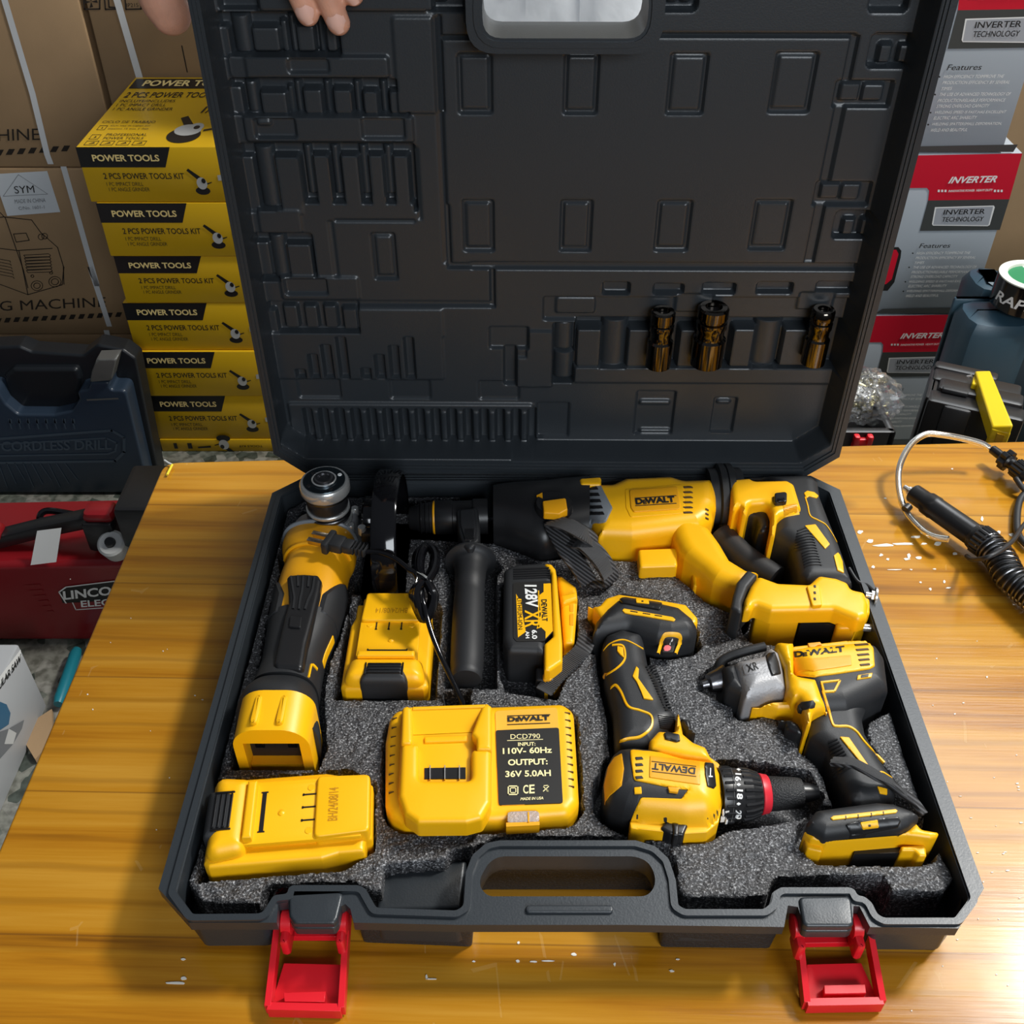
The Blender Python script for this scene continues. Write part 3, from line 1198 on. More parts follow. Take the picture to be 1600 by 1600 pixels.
def pocket(poly, depth=.020, g=.004):
    POCKETS.append((grow(poly, g), depth))


def pil(parent, name, c, pts, h0, h1, r, m, fil=.003, drape=None, at=None, lab=None, lo=None):
    """a moulded part from its outline: rounded upper edge r, from height h0 to h1 (h1 above the surface when draped)"""
    if at is None and r >= .004:
        poly = pp2(c, pts, HF if lo is None else lo, h1 - .3 * r)
    else:
        poly = pp(c, pts, at if at is not None else h1)
    poly = rc(poly, fil)
    mb = MB(m)
    hf = mb.pillow(poly, Z(h0), (h1 if drape else Z(h1)), r, drape=drape)
    o = mb.build(name, parent)
    if lab:
        o['label'] = lab
    return poly, hf


def chip(mb, c, pts, at, drape, off, m, fil=.001, r=.0004, skirt=.004, out=0):
    """a small raised or printed patch on a curved surface"""
    q = []
    n = len(pts)
    for i in range(n):
        a, b = pts[i], pts[(i + 1) % n]
        for k in range(3):
            q.append((a[0] + (b[0] - a[0]) * k / 3, a[1] + (b[1] - a[1]) * k / 3))
    poly = [tuple(x) for x in on_surface([c(*p) for p in q], drape, at)]
    poly = rc(poly, fil, 3)
    if out:
        poly = grow(poly, out)
    mb.pillow(poly, 0, off, r, m, drape=drape, skirt=skirt)


def stripe(mb, c, pts, at, w, drape, off=.0007, m=None, sm=True):
    P = [Vector((*c(*p), 0)) for p in pts]
    if sm and len(P) > 2:
        P = spline(P, 6)
    else:
        Q = []
        for a, b in zip(P[:-1], P[1:]):
            Q += [a.lerp(b, k / 6) for k in range(6)]
        P = Q + [P[-1]]
    if callable(drape):
        P = [Vector((x, y, 0)) for x, y in on_surface([(k.x, k.y) for k in P], drape, at)]
    else:
        P = [G((k.x, k.y), drape - TZ) for k in P]
    V = []
    for i, p in enumerate(P):
        t = P[min(i + 1, len(P) - 1)] - P[max(i - 1, 0)]
        n = Vector((-t.y, t.x, 0)).normalized() * (w / 2)
        q = [p + n, p + n * .6, p - n * .6, p - n]
        z = drape(np.array([(k.x, k.y) for k in q])) if callable(drape) else [drape] * 4
        for k, (s, zz) in enumerate(zip(q, z)):
            V.append((s.x, s.y, zz + (off if k in (1, 2) else -.0006)))
    F = []
    for i in range(len(P) - 1):
        for k in range(3):
            F.append((i * 4 + k, i * 4 + k + 1, i * 4 + k + 5, i * 4 + k + 4))
    mb.add(V, [f[::-1] for f in F], m)


def txt(mb, c, s, A, B, C, at, m, bold=.0, shear=0, off=.0004, drape=None, spacing=1.):
    if drape is None:
        mb.text(s, G(c(*A), at), G(c(*B), at), G(c(*C), at), m, bold, shear, off, None, spacing)
        return
    V, F, asp = text_geo(s, bold, shear, spacing)
    A, B, C = Vector(c(*A)), Vector(c(*B)), Vector(c(*C))
    Q = on_surface([tuple(A + (B - A) * float(x) + (C - A) * float(y)) for x, y in V], drape, at)
    z = drape(Q)
    mb.add([(q[0], q[1], zz + off) for q, zz in zip(Q, z)], F, m)


def loft_fn(stations):
    """stations: (left, right, centre height, half height); returns a surface function P(t, angle, offset)"""
    S = [(Vector(l), Vector(r), hc, b) for l, r, hc, b in stations]

    def P(t, a, off=0.0, p=.8):
        i = min(int(t), len(S) - 2)
        u = t - i

        def cr(k):
            g = lambda j: S[max(0, min(len(S) - 1, j))][k]
            p0, p1, p2, p3 = g(i - 1), g(i), g(i + 1), g(i + 2)
            return .5 * ((p1 * 2) + (p2 - p0) * u + (p0 * 2 - p1 * 5 + p2 * 4 - p3) * u * u + (p1 * 3 - p0 - p2 * 3 + p3) * u ** 3)
        l, r, hc, b = cr(0), cr(1), cr(2), cr(3)
        c = (l + r) / 2
        h = (r - l) / 2
        hl = h.length
        h = h * ((hl + off) / hl)
        ca, sa = math.cos(a), math.sin(a)
        v = c + h * math.copysign(abs(ca) ** p, ca)
        return Vector((v.x, v.y, Z(hc) + (b + off) * math.copysign(abs(sa) ** p, sa)))
    return P


def loft(mb, P, t0, t1, m, nt=40, na=36, off=0, a0=0, a1=2 * math.pi, caps=True):
    full = abs(a1 - a0 - 2 * math.pi) < 1e-6
    V = []
    k = na if full else na + 1
    for i in range(nt + 1):
        t = t0 + (t1 - t0) * i / nt
        lo, hi = (a0(t), a1(t)) if callable(a0) else (a0, a1)
        for j in range(k):
            V.append(P(t, lo + (hi - lo) * j / na, off))
    F = []
    for i in range(nt):
        for j in range(na):
            a, b = i * k + j, i * k + (j + 1) % k
            F.append((a, a + k, b + k, b))
    if full and caps:
        F.append(tuple(range(k)))
        F.append(tuple(range(nt * k, nt * k + k))[::-1])
    mb.add(V, F, m)


def patch(mb, P, t0, t1, lo, hi, off, m, nt=24, na=10):
    """a raised skin on a loft between angles lo(t) and hi(t)"""
    V = []
    for i in range(nt + 1):
        t = t0 + (t1 - t0) * i / nt
        for j in range(na + 1):
            a = lo(t) + (hi(t) - lo(t)) * j / na
            e = min(i, nt - i, j, na - j)
            V.append(P(t, a, off if e > 0 else off * .0 - .0006))
    k = na + 1
    F = [(i * k + j, (i + 1) * k + j, (i + 1) * k + j + 1, i * k + j + 1) for i in range(nt) for j in range(na)]
    mb.add(V, F, m)


# ---------------------------------------------------------------- battery packs lying flat
def battery_parts(root, mark=True):
    w, l = .0352, .115
    b = MB(YEL)
    o = rc([(-w, .004), (-w + .004, 0), (w - .004, 0), (w, .004), (w, l * .70), (w - .003, l * .80), (w - .003, l * .955), (w - .012, l * .96), (w - .013, l), (-w + .013, l), (-w + .012, l * .96), (-w + .003, l * .955), (-w + .003, l * .80), (-w, l * .70)], .002)
    b.pillow(o, -.022, .008, .004)
    b.pillow(rc([(-w + .002, .002), (w - .002, .002), (w - .006, .030), (-w + .006, .030)], .008), 0, .0205, .011)
    b.pillow(rc([(-w + .010, l * .66), (w - .010, l * .66), (w - .012, l - .001), (-w + .012, l - .001)], .004), 0, .0185, .002)
    b.box((-w + .012, .022, 0), (w - .012, l * .70, .0155), bev=.001)
    b.box((-w + .010, .022, .0115), (w - .010, l * .94, .0155), bev=.0008)
    b.pillow(rc([(-w + .012, .027), (w - .012, .027), (w - .012, .034), (-w + .012, .034)], .001), 0, .0215, .002)
    b.lathe((.002, .052, .0150), (.002, .052, .0168), [(0, .0026), (.6, .0022), (1, .001)], n=18)
    for sx_ in (-.017, .018):
        b.lathe((sx_, l * .625, .0154), (sx_, l * .625, .0160), [(0, .0028), (1, .0024)], n=18)
    b.build('housing', root)
    s = MB(BLKP)
    s.box((-.0165, .0375, .0150), (.0165, .0405, .0159))
    s.box((-.0165, .0365, .0150), (-.0155, .0415, .0159))
    s.box((.0155, .0365, .0150), (.0165, .0415, .0159))
    s.build('latch_slot', root)
    for x in (-.0115, -.001, .0095):
        t = MB(BLKP)
        t.box((x - .0005, l * .575, .0150), (x + .0005, l * .66, .0160))
        t.box((x - .0009, l * .575, .0150), (x + .0009, l * .585, .0160))
        t.build('terminal_slot', root)
    k = MB(BLK)
    k.pillow(rc([(-.0190, -.0008), (.0190, -.0008), (.0190, .016), (.0155, .0225), (-.0155, .0225), (-.0190, .016)], .003), -.02, .0210, .0075)
    for i in range(4):
        k.box((-.0135, .0055 + i * .0036, .0190), (.0135, .0072 + i * .0036, .0219), BLKP, bev=.0006)
    k.box((-.0155, .005, .0195), (-.0142, .019, .0217), BLKP, bev=.0005)
    k.box((.0142, .005, .0195), (.0155, .019, .0217), BLKP, bev=.0005)
    k.build('release_button', root)
    d = MB(mat('engraving_shade', (.50, .23, .004), .5))  # darker yellow letters stand in for the shade inside the engraving
    d.text('BH/24/08/14', Vector((.0135, l * .80, .0185)), Vector((-.0135, l * .80, .0185)), Vector((.0135, l * .74, .0185)), None, .0, off=.0003)
    d.build('date_code', root)


def place_between(root, A, B, h):
    """A: middle of the latch end, B: middle of the far end (pixels)"""
    a, b = G(A, h), G(B, h)
    root.location = (a.x, a.y, Z(HF))
    root.rotation_euler = (0, 0, math.atan2(b.y - a.y, b.x - a.x) - math.pi / 2)
    bpy.context.view_layer.update()
    R = Matrix.Rotation(root.rotation_euler.z, 4, 'Z')
    pk = [Vector((x, y, 0)) for x, y in ((-.0365, 0), (.0365, 0), (.0365, .095), (.026, .112), (-.026, .112), (-.0365, .095))]
    pocket([tuple((R @ v + Vector(root.location))[:2]) for v in pk], .02, .0035)


b0 = thing('battery_pack', 'yellow slide battery lying flat with its black latch towards the front, beside the angle grinder', 'battery', group='flat yellow battery packs', local=True)
battery_parts(b0)
place_between(b0, (601, 1084), (619, 935), .044)
b0.scale.y = .86
b1 = copy_tree(b0)
b1['label'] = 'yellow slide battery in the front left corner of the foam, black latch to the side'
place_between(b1, (328, 1290), (580, 1270), .046)
b1.scale.y = 1

# ---------------------------------------------------------------- battery standing on its side with the printed label up
ub = thing('battery_pack', 'black and yellow battery with printed label facing up, between side handle and drill', 'battery', tuple(G(cC(1030, 1050), .02)))
LB = .062
_, hf = pil(ub, 'cell_housing', cC, [(832, 790), (868, 735), (925, 716), (1105, 704), (1165, 770), (1178, 1190), (1118, 1262), (1116, 1440), (1060, 1432), (860, 1425), (826, 1290)], .018, LB, .006, BLK, .004)
POCKETS.append((grow(pp(cC, [(832, 770), (925, 705), (1190, 720), (1340, 860), (1330, 1270), (1245, 1410), (1190, 1530), (850, 1480), (800, 1300)], LB), .001), .02))
_, hfy = pil(ub, 'rail_housing', cC, [(1104, 703), (1165, 712), (1192, 745), (1200, 790), (1240, 1260), (1240, 1390), (1150, 1452), (1112, 1452), (1112, 1268), (1172, 1215), (1160, 775)], .018, LB + .0012, .003, YEL, .003)
rl = MB(YEL)
rl.pillow(rc(pp(cC, [(1195, 760), (1338, 870), (1345, 955), (1322, 1262), (1250, 1262), (1225, 930)], .050), .003), Z(.018), Z(.050), .004)
rl.pillow(rc(pp(cC, [(1225, 930), (1340, 900), (1345, 955), (1240, 990)], .055), .002), Z(.03), Z(.055), .003)
rl.build('rail', ub)
rs = MB(YELD)
for y0, y1 in ((970, 1045), (1065, 1140)):
    rs.pillow(rc(pp(cC, [(1290, y0), (1318, y0 - 4), (1316, y1), (1290, y1)], .0505), .001), Z(.04), Z(.0506), .0002)
rs.build('rail_slot', ub)
lb = MB(INK)
dz = lambda Q: np.full(len(np.atleast_2d(Q)), Z(LB))
lb.prism(rc(pp(cC, [(895, 850), (1155, 835), (1172, 1190), (1110, 1255), (920, 1258), (898, 1230)], LB), .003), Z(LB - .001), Z(LB + .0005))
lb.build('label', ub)
pr = MB(YEL)
for q in ([(1108, 858), (1158, 855), (1172, 1185), (1122, 1238), (1122, 1190), (1092, 1160), (1060, 1170), (1090, 1070), (1075, 940), (1108, 915)], [(917, 928), (935, 960), (955, 965), (960, 1060), (985, 1190), (930, 1230)],
          [(1070, 905), (1078, 905), (1078, 1160), (1070, 1160)]):
    pr.prism(pp(cC, q, LB), Z(LB), Z(LB + .0008))
txt(pr, cC, '128V', (975, 868), (985, 1030), (1060, 862), LB, WHITE, .03, .12, off=.0012)
txt(pr, cC, 'LITHIUM-ION', (925, 960), (932, 1178), (955, 958), LB, INK, 0, off=.0012, spacing=1.1)
txt(pr, cC, 'XR', (978, 1042), (975, 1165), (1088, 1040), LB, YEL, .02, off=.0010)
txt(pr, cC, 'DEWALT', (1092, 970), (1098, 1122), (1130, 968), LB, INK, .02, off=.0012)
txt(pr, cC, '6.0', (1025, 1182), (1028, 1245), (1062, 1180), LB, WHITE, .03, off=.0012)
txt(pr, cC, 'AH', (982, 1190), (984, 1240), (1008, 1188), LB, WHITE, .03, off=.0012)
pr.build('label_print', ub)
rb = MB(BLKP)
for i in range(5):
    q = pp(cC, [(900, 752 + i * 16), (1155, 742 + i * 16), (1155, 750 + i * 16), (900, 760 + i * 16)], LB)
    rb.prism(q, Z(LB - .001), Z(LB + .0008))
rb.build('grip_ribs', ub)
fg = MB(BLKP)
fg.pillow(rc(pp(cC, [(1055, 1432), (1190, 1440), (1180, 1530), (1055, 1520)], .050), .002), Z(.02), Z(.050), .002)
fg.pillow(rc(pp(cC, [(1102, 1478), (1165, 1478), (1165, 1520), (1105, 1525)], .051), .002), Z(.04), Z(.0512), .0008, YELD)
fg.build('charge_gauge', ub)

# ---------------------------------------------------------------- charger with cord and plug
cg = thing('battery_charger', 'yellow battery charger with black rating label in the middle of the front row', 'charger', tuple(G(cG(800, 700), .02)))
body, _ = pil(cg, 'housing', cG, [(185, 225), (1410, 178), (1490, 250), (1510, 600), (1528, 950), (1450, 1065), (900, 1105), (250, 1112), (150, 1050), (105, 960), (105, 480), (135, 300)], .02, .054, .008, YEL, .010)
pocket(body, .02, .0025)
pb = MB(YEL)
full = [(230, 205), (880, 195), (886, 930), (820, 1050), (700, 1082), (340, 1086), (240, 1010), (200, 880), (215, 480)]
pb.pillow(rc(pp2(cG, full, .053, .060), .006), Z(.05), Z(.060), .003)
pb.pillow(rc(pp(cG, [(218, 470), (350, 470), (350, 742), (735, 742), (735, 512), (884, 505), (882, 905), (815, 1022), (700, 1052), (340, 1056), (242, 985), (200, 860)], .0675), .004), Z(.05), Z(.0675), .0045)
pb.pillow(rc(pp(cG, [(226, 212), (262, 193), (298, 212), (305, 475), (216, 478)], .070), .003), Z(.05), Z(.070), .003)
pb.pillow(rc(pp(cG, [(815, 195), (848, 172), (886, 200), (886, 520), (775, 520), (772, 440), (738, 400)], .070), .002), Z(.05), Z(.070), .003)
# sloped back wall of the slide bay
a0, a1, a2, a3 = [G(cG(*p), h) for p, h in (((290, 215), .0695), ((840, 195), .0695), ((745, 395), .0605), ((300, 415), .0605))]
pb.add([a0, a1, a2, a3], [(3, 2, 1, 0)])
pb.pillow(rc(pp(cG, [(300, 205), (840, 186), (840, 210), (300, 228)], .070), .001), Z(.05), Z(.0700), .0012)
pb.pillow(rc(pp(cG, [(390, 425), (705, 415), (708, 455), (392, 465)], .0625), .001), Z(.058), Z(.0622), .001)
pb.build('slide_bay', cg)
ct = MB(BLKP)
ct.prism(pp(cG, [(392, 660), (695, 655), (695, 738), (392, 740)], .0604), Z(.058), Z(.0606))
ct.build('contact_well', cg)
for x in (432, 541, 648):
    t = MB(STEEL)
    t.prism(pp(cG, [(x - 3, 640), (x + 4, 640), (x + 4, 738), (x - 3, 738)], .062), Z(.058), Z(.0622))
    t.build('contact_pin', cg)
vs = MB(mat('vent_dark', (.06, .028, .004), .6))
for k in range(9):
    y = 292 + k * 68
    x = 175 - k * 4 if k < 6 else 150
    vs.prism(pp(cG, [(x - 22, y + 3), (x + 16, y - 3), (x + 16, y + 3), (x - 22, y + 9)], .0535), Z(.045), Z(.0541))
vs.build('side_vents', cg)
vs = MB(mat('vent_dark', 'x'))
for k in range(11):
    y = 250 + k * 54
    x = 1440 + k * 3
    vs.prism(pp(cG, [(x - 18, y), (x + 24, y + 5), (x + 24, y + 11), (x - 18, y + 6)], .0535), Z(.045), Z(.0541))
vs.build('side_vents', cg)
pl = MB(mat('label_amber', (.86, .45, .05), .3))
pl.prism(rc(pp(cG, [(912, 240), (1368, 214), (1412, 915), (936, 935)], .0545), .003), Z(.05), Z(.0546))
pl.prism(rc(pp(cG, [(915, 382), (1380, 362), (1410, 915), (938, 932)], .0548), .002), Z(.05), Z(.0549), INK)
h = .0549
CRM = mat('cream_print', (.90, .80, .42), .5)
txt(pl, cG, 'D WALT', (1003, 320), (1312, 308), (1001, 284), h, INK, .05, off=.0003)
txt(pl, cG, 'E', (1062, 318), (1090, 317), (1061, 292), h, INK, .05, off=.0003)
for y0, y1 in ((274, 264), (338, 326)):
    pl.prism(pp(cG, [(1000, y0 + 4), (1316, y1 + 4), (1316, y1), (1000, y0)], h), Z(h - .001), Z(h + .0002), INK)
txt(pl, cG, 'DCD790', (1025, 448), (1242, 443), (1024, 413), h, CRM, 0)
pl.prism(pp(cG, [(1000, 460), (1263, 451), (1263, 448), (1000, 457)], h), Z(h - .001), Z(h + .0004), CRM)
txt(pl, cG, 'INPUT:', (1080, 500), (1208, 497), (1079, 473), h, CRM, .02)
txt(pl, cG, '110V- 60Hz', (968, 559), (1330, 550), (967, 514), h, CRM, .025)
txt(pl, cG, 'OUTPUT:', (1006, 643), (1298, 635), (1005, 598), h, CRM, .03)
txt(pl, cG, '36V 5.0AH', (987, 729), (1322, 720), (986, 682), h, CRM, .025)
txt(pl, cG, 'C', (1117, 850), (1155, 849), (1117, 786), h, CRM, .02)
txt(pl, cG, 'E', (1162, 849), (1202, 847), (1162, 784), h, CRM, .02)
txt(pl, cG, 'MADE IN USA', (1097, 899), (1266, 892), (1097, 878), h, CRM, .02, .2)
for r0, r1 in (((1004, 790, 1082, 858), (1012, 797, 1074, 851)), ((1020, 804, 1066, 844), (1026, 809, 1060, 839))):
    x0, y0, x1, y1 = r0
    u0, v0, u1, v1 = r1
    for q in ([(x0, y0), (x1, y0), (x1, v0), (x0, v0)], [(x0, v1), (x1, v1), (x1, y1), (x0, y1)], [(x0, y0), (u0, y0), (u0, y1), (x0, y1)], [(u1, y0), (x1, y0), (x1, y1), (u1, y1)]):
        pl.prism(pp(cG, q, h), Z(h - .001), Z(h + .0004), CRM)
for q in ([(1262, 830), (1266, 834), (1308, 796), (1304, 792)], [(1268, 796), (1264, 800), (1300, 834), (1304, 830)], [(1268, 788), (1300, 786), (1300, 790), (1268, 792)], [(1290, 822), (1302, 822), (1302, 832), (1290, 832)]):
    pl.prism(pp(cG, q, h), Z(h - .001), Z(h + .0004), CRM)
pl.build('rating_label', cg)
lw = MB(mat('lamp_window', (.75, .66, .60), .12, trans=.5, bump=.8, bscale=500))
lw.pillow(rc(pp(cG, [(1000, 988), (1030, 978), (1210, 972), (1236, 985), (1236, 1052), (1000, 1060)], .0548), .002), Z(.05), Z(.0552), .0008)
lw.build('lamp_window', cg)
lwd = MB(YELD)
lwd.prism(pp(cG, [(992, 1062), (1238, 1054), (1238, 1080), (992, 1092)], .0543), Z(.045), Z(.0546))
lwd.prism(pp(cG, [(1150, 985), (1162, 985), (1164, 1056), (1152, 1058)], .055), Z(.05), Z(.0556))
lwd.build('lamp_sill', cg)
# cord: from the charger up through a tied bundle to the plug lying on the grinder
cd = MB(GLOS)
pth = [G(cF(1190, 1500), .046), G(cF(1165, 1430), .050), G(cF(1090, 1270), .058), G(cF(1000, 1080), .068), G(cF(930, 900), .076), G(cF(890, 760), .082), G(cF(860, 640), .088), G(cF(845, 520), .090)]
cd.tube(spline(pth, 6), .0023, n=10)
cd.tube(spline([G(cF(825, 470), .090), G(cF(790, 400), .090), G(cF(740, 370), .090), G(cF(640, 290), .090), G(cF(530, 240), .088), G(cF(440, 225), .086), G(cF(385, 225), .085)], 6), .0023, n=10)
for dx, dh, w in ((0, 0, 1.0), (-22, .004, .8), (18, .003, .9), (4, .008, .6), (-12, .006, 1), (10, .007, 1), (26, .001, 1), (-30, .001, 1)):
    lp = [G(cF(850 + dx * .4, 470), .088 + dh), G(cF(820 + dx, 360), .084 + dh), G(cF(835 + dx, 240), .080 + dh), G(cF(895 + dx * .5, 172), .078 + dh), G(cF(955 + dx * .6, 240), .080 + dh), G(cF(950 + dx * .7, 360), .084 + dh), G(cF(890 + dx * .5, 470), .088 + dh)]
    cd.tube(spline(lp, 5), .0029, n=8)
    lp = [G(cF(850 + dx * .4, 470), .088 + dh), G(cF(800 + dx, 560), .085 + dh), G(cF(815 + dx, 660), .079 + dh), G(cF(868 + dx * .6, 790), .070 + dh), G(cF(905 + dx * .6, 740), .074 + dh), G(cF(945 + dx * .7, 600), .082 + dh), G(cF(890 + dx * .5, 470), .088 + dh)]
    cd.tube(spline(lp, 5), .0029, n=8)
cd.build('power_cord', cg)
ti = MB(STEEL)
ti.tube(spline([G(cF(800, 480), .094), G(cF(830, 410), .096), G(cF(880, 430), .098), G(cF(925, 475), .096)], 5), .0007, n=6)
ti.tube(spline([G(cF(810, 395), .095), G(cF(870, 430), .099), G(cF(930, 490), .094)], 5), .0006, n=6)
ti.build('wire_tie', cg)
pa, pb_ = G(cA(905, 672), .084), G(cA(1245, 748), .085)
ax = (pb_ - pa).normalized()
sd = Vector((-ax.y, ax.x, 0)).normalized()
M = Matrix.Translation(pa) @ Matrix(((ax.x, sd.x, 0, 0), (ax.y, sd.y, 0, 0), (ax.z, sd.z, 1, 0), (0, 0, 0, 1)))
pg = MB(BLK)
L_ = (pb_ - pa).length
pg.box((0, -.0175 * .62, -.006), (.006, .0175 * .62, .006), M=M, bev=.0015)
pg.box((.005, -.0075, -.0052), (L_ * .45, .0075, .0052), M=M, bev=.002)
pg.box((L_ * .42, -.0062, -.0045), (L_ * .68, .0062, .0045), M=M, bev=.002)
for i in range(4):
    pg.box((L_ * (.66 + .09 * i), -.0058, -.0042), (L_ * (.72 + .09 * i), .0058, .0042), M=M, bev=.001)
pg.box((L_ * .6, -.0035, -.003), (L_ * 1.0, .0035, .003), M=M, bev=.001)
pgo = pg.build('plug', cg)
for s_ in (-1, 1):
    t = MB(mat('brass_prong', (.60, .48, .36), .25, 1))
    t.box((-.0155, s_ * .0045 - .0006, -.003), (.001, s_ * .0045 + .0006, .0032), M=M)
    t.box((-.0155, s_ * .0045 - .0024, .0026), (.001, s_ * .0045 + .0024, .0034), M=M, bev=.0003)
    t.build('prong', pgo)
POCKETS.append((pp(cF, [(1035, 1400), (1250, 1380), (1250, 1520), (1040, 1520)], HF), .02))

# ---------------------------------------------------------------- angle grinder
gd = thing('angle_grinder', 'yellow and black cordless angle grinder lying down the left side of the foam', 'angle grinder', tuple(G(cA(750, 1300), .02)))
gs = []
for l, r, b in ((cA(572, 690), cA(1150, 690), .0265), (cA(546, 760), cA(1156, 760), .0285), (cA(550, 830), cA(1142, 830), .0290), (cA(575, 905), cA(1105, 900), .0280), (cA(535, 1010), cA(1080, 1010), .0280), (cA(495, 1150), cA(1052, 1170), .0275),
                (cA(462, 1320), cA(1005, 1330), .0270), (cB(430, 250), cB(962, 250), .0265), (cB(402, 420), cB(888, 420), .0255), (cB(378, 540), cB(862, 540), .0255), (cB(342, 640), cB(845, 640), .0275), (cB(300, 745), cB(832, 745), .0300)):
    gs.append((G(l, .045), G(r, .045), .045, b))
P = loft_fn(gs)
g = MB(YELD)
loft(g, P, 0, 6.6, YELD, 60, 48)
# step ridge on the gear collar
g.tube([P(2.75, a, .0006) for a in np.linspace(.2, math.pi - .2, 30)], .0016, YELD, n=8)
g.build('motor_housing', gd)
g = MB(BLK)
loft(g, P, 6.4, 11, BLK, 40, 48, off=.0012)
right = lambda t: .30 + .35 * max(0, (t - 5.0)) / 1.6
patch(g, P, 4.5, 6.7, lambda t: -.7, lambda t: .15 + .95 * min(1, max(.05, (t - 4.5) / 1.2)) ** .6, .0022, BLK)
patch(g, P, 4.5, 6.7, lambda t: math.pi + .7, lambda t: math.pi - .15 - .95 * min(1, max(.05, (t - 4.5) / 1.2)) ** .6, .0022, BLK)
g.build('rubber_grip', gd)
acc = MB(YEL)
patch(acc, P, 7.0, 8.6, lambda t: -.15, lambda t: .22, .0018, YEL, 14, 4)
for t0, t1, a, b in ((9.55, 9.75, .30, .80), (9.6, 10.9, .68, .80)):
    patch(acc, P, t0, t1, lambda t, a=a: a, lambda t, b=b: b, .0022, YEL, 12, 4)
acc.build('grip_accent', gd)
acc = MB(YEL)
patch(acc, P, 9.7, 10.8, lambda t: math.pi - .25, lambda t: math.pi - .15, .0022, YEL, 10, 3)
acc.build('grip_accent', gd)
PADH = .0775
pd, hp = pil(gd, 'paddle_switch', cA, [(576, 975), (600, 950), (720, 942), (838, 950), (868, 1000), (852, 1100), (805, 1300), (745, 1530), (715, 1727), (690, 1752), (490, 1737), (466, 1702), (505, 1520), (560, 1290), (592, 1195), (588, 1090)], .055, PADH, .004, BLKP, .003, lo=.075)
rg = MB(BLK)
for q in ([(612, 965), (632, 1090), (640, 1150), (630, 1235)], [(668, 960), (672, 1050)], [(715, 965), (705, 1080), (690, 1150), (678, 1240)], [(762, 965), (755, 1055)], [(808, 970), (790, 1080), (755, 1160), (728, 1240)]):
    stripe(rg, cA, q, PADH, .0022, Z(PADH), .0012, BLK)
rg.build('paddle_ribs', gd)
lk = MB(BLKP)
lk.pillow(rc(pp(cA, [(605, 1290), (702, 1298), (692, 1388), (594, 1380)], PADH + .002), .001), Z(.07), Z(PADH + .0022), .0008)
lk.build('lock_button', gd)
# gear head and spindle
hb_ = G(cA(915, 480), .06)
gh_ = MB(DSTEEL)
top = G(cA(888, 165), .108)
top = Vector((top.x, top.y, Z(.108)))
basep = Vector((top.x, top.y + .002, Z(.018)))
gh_.lathe(basep, Vector((top.x, top.y + .002, Z(.064))), [(0, .024), (.1, .0265), (.8, .0265), (.93, .0245), (1, .021)], CAST, 40)
gs2 = [(P(0, math.pi) + Vector((0, .020, 0)), P(0, 0) + Vector((0, .020, 0)), .043, .0235), (P(0, math.pi), P(0, 0), .045, .0270)]
gs2 = [(Vector(a), Vector(b), c, d) for a, b, c, d in gs2]
mid = [((x[0] - x[1]) * .42 + (x[0] + x[1]) / 2, (x[1] - x[0]) * .42 + (x[0] + x[1]) / 2, x[2], x[3]) for x in gs2]
gs3 = [mid[0], gs2[1]]
P3 = loft_fn([(Vector(a), Vector(b), c, d) for a, b, c, d in gs3])
loft(gh_, P3, 0, 1, CAST, 10, 36)
ring = [P(0, a, .0008) for a in np.linspace(0, 2 * math.pi, 40, endpoint=False)]
gh_.tube(ring, .0022, GREY, n=8, closed=True)
for sx_, sy_ in ((.021, -.012), (-.021, -.012), (.022, .012)):
    c0 = Vector((top.x + sx_, top.y + sy_, Z(.058)))
    gh_.lathe(c0, c0 + Vector((0, 0, .008)), [(0, .0035), (.9, .0035), (1, .003)], STEEL, 14)
gh_.build('gear_head', gd)
sp_ = MB(STEEL)
b2 = Vector((top.x, top.y, Z(.060)))
L_ = top.z - b2.z
DRK = mat('oiled_steel', (.06, .06, .065), .3, .8)
zf_ = lambda h: Vector((top.x, top.y, Z(h)))
for h0_, h1_, r_, m_s in ((.060, .0665, .0215, STEEL), (.0665, .0695, .0190, DRK), (.0695, .0735, .0205, DSTEEL), (.0735, .0755, .0190, DRK), (.0755, .0790, .0200, STEEL), (.0790, .0925, .0188, DRK), (.0925, .0965, .0205, DSTEEL)):
    sp_.lathe(zf_(h0_), zf_(h1_), [(0, r_ * .97), (.2, r_), (.8, r_), (1, r_ * .97)], m_s, 48)
sp_.lathe(zf_(.0965), top, [(0, .0215), (.15, .0226), (.8, .0226), (1, .0212), (1, .0002)], STEEL, 48, caps=False)
sp_.build('clamp_flange', gd)
fd = MB(DSTEEL)
fd.lathe(top + Vector((0, 0, -.002)), top + Vector((0, 0, .0008)), [(0, .0190), (1, .0190), (1, .0002)], mat('blued_steel', (.10, .13, .15), .25, 1), 40, caps=False)
fd.lathe(top + Vector((0, 0, 0)), top + Vector((0, 0, .0045)), [(0, .0112), (.4, .0112), (.45, .0098), (.5, .0098), (.5, .0085), (.9, .0082), (1, .007), (1, .0055), (.6, .005), (.6, .0002)], DSTEEL, 32, caps=False)
fd.tube([top + Vector((.0105 * math.cos(a), .0105 * math.sin(a), .0022)) for a in np.linspace(0, 2 * math.pi, 30, endpoint=False)], .0008, STEEL, n=6, closed=True)
for a in (30, 140, 215, 300):
    a = math.radians(a)
    c0 = top + Vector((.0152 * math.cos(a), .0152 * math.sin(a), .0002))
    fd.lathe(c0, c0 + Vector((0, 0, .0011)), [(0, .0022), (1, .0018)], WHITE if a < 2 else BLKP, 14)
fd.build('spindle', gd)
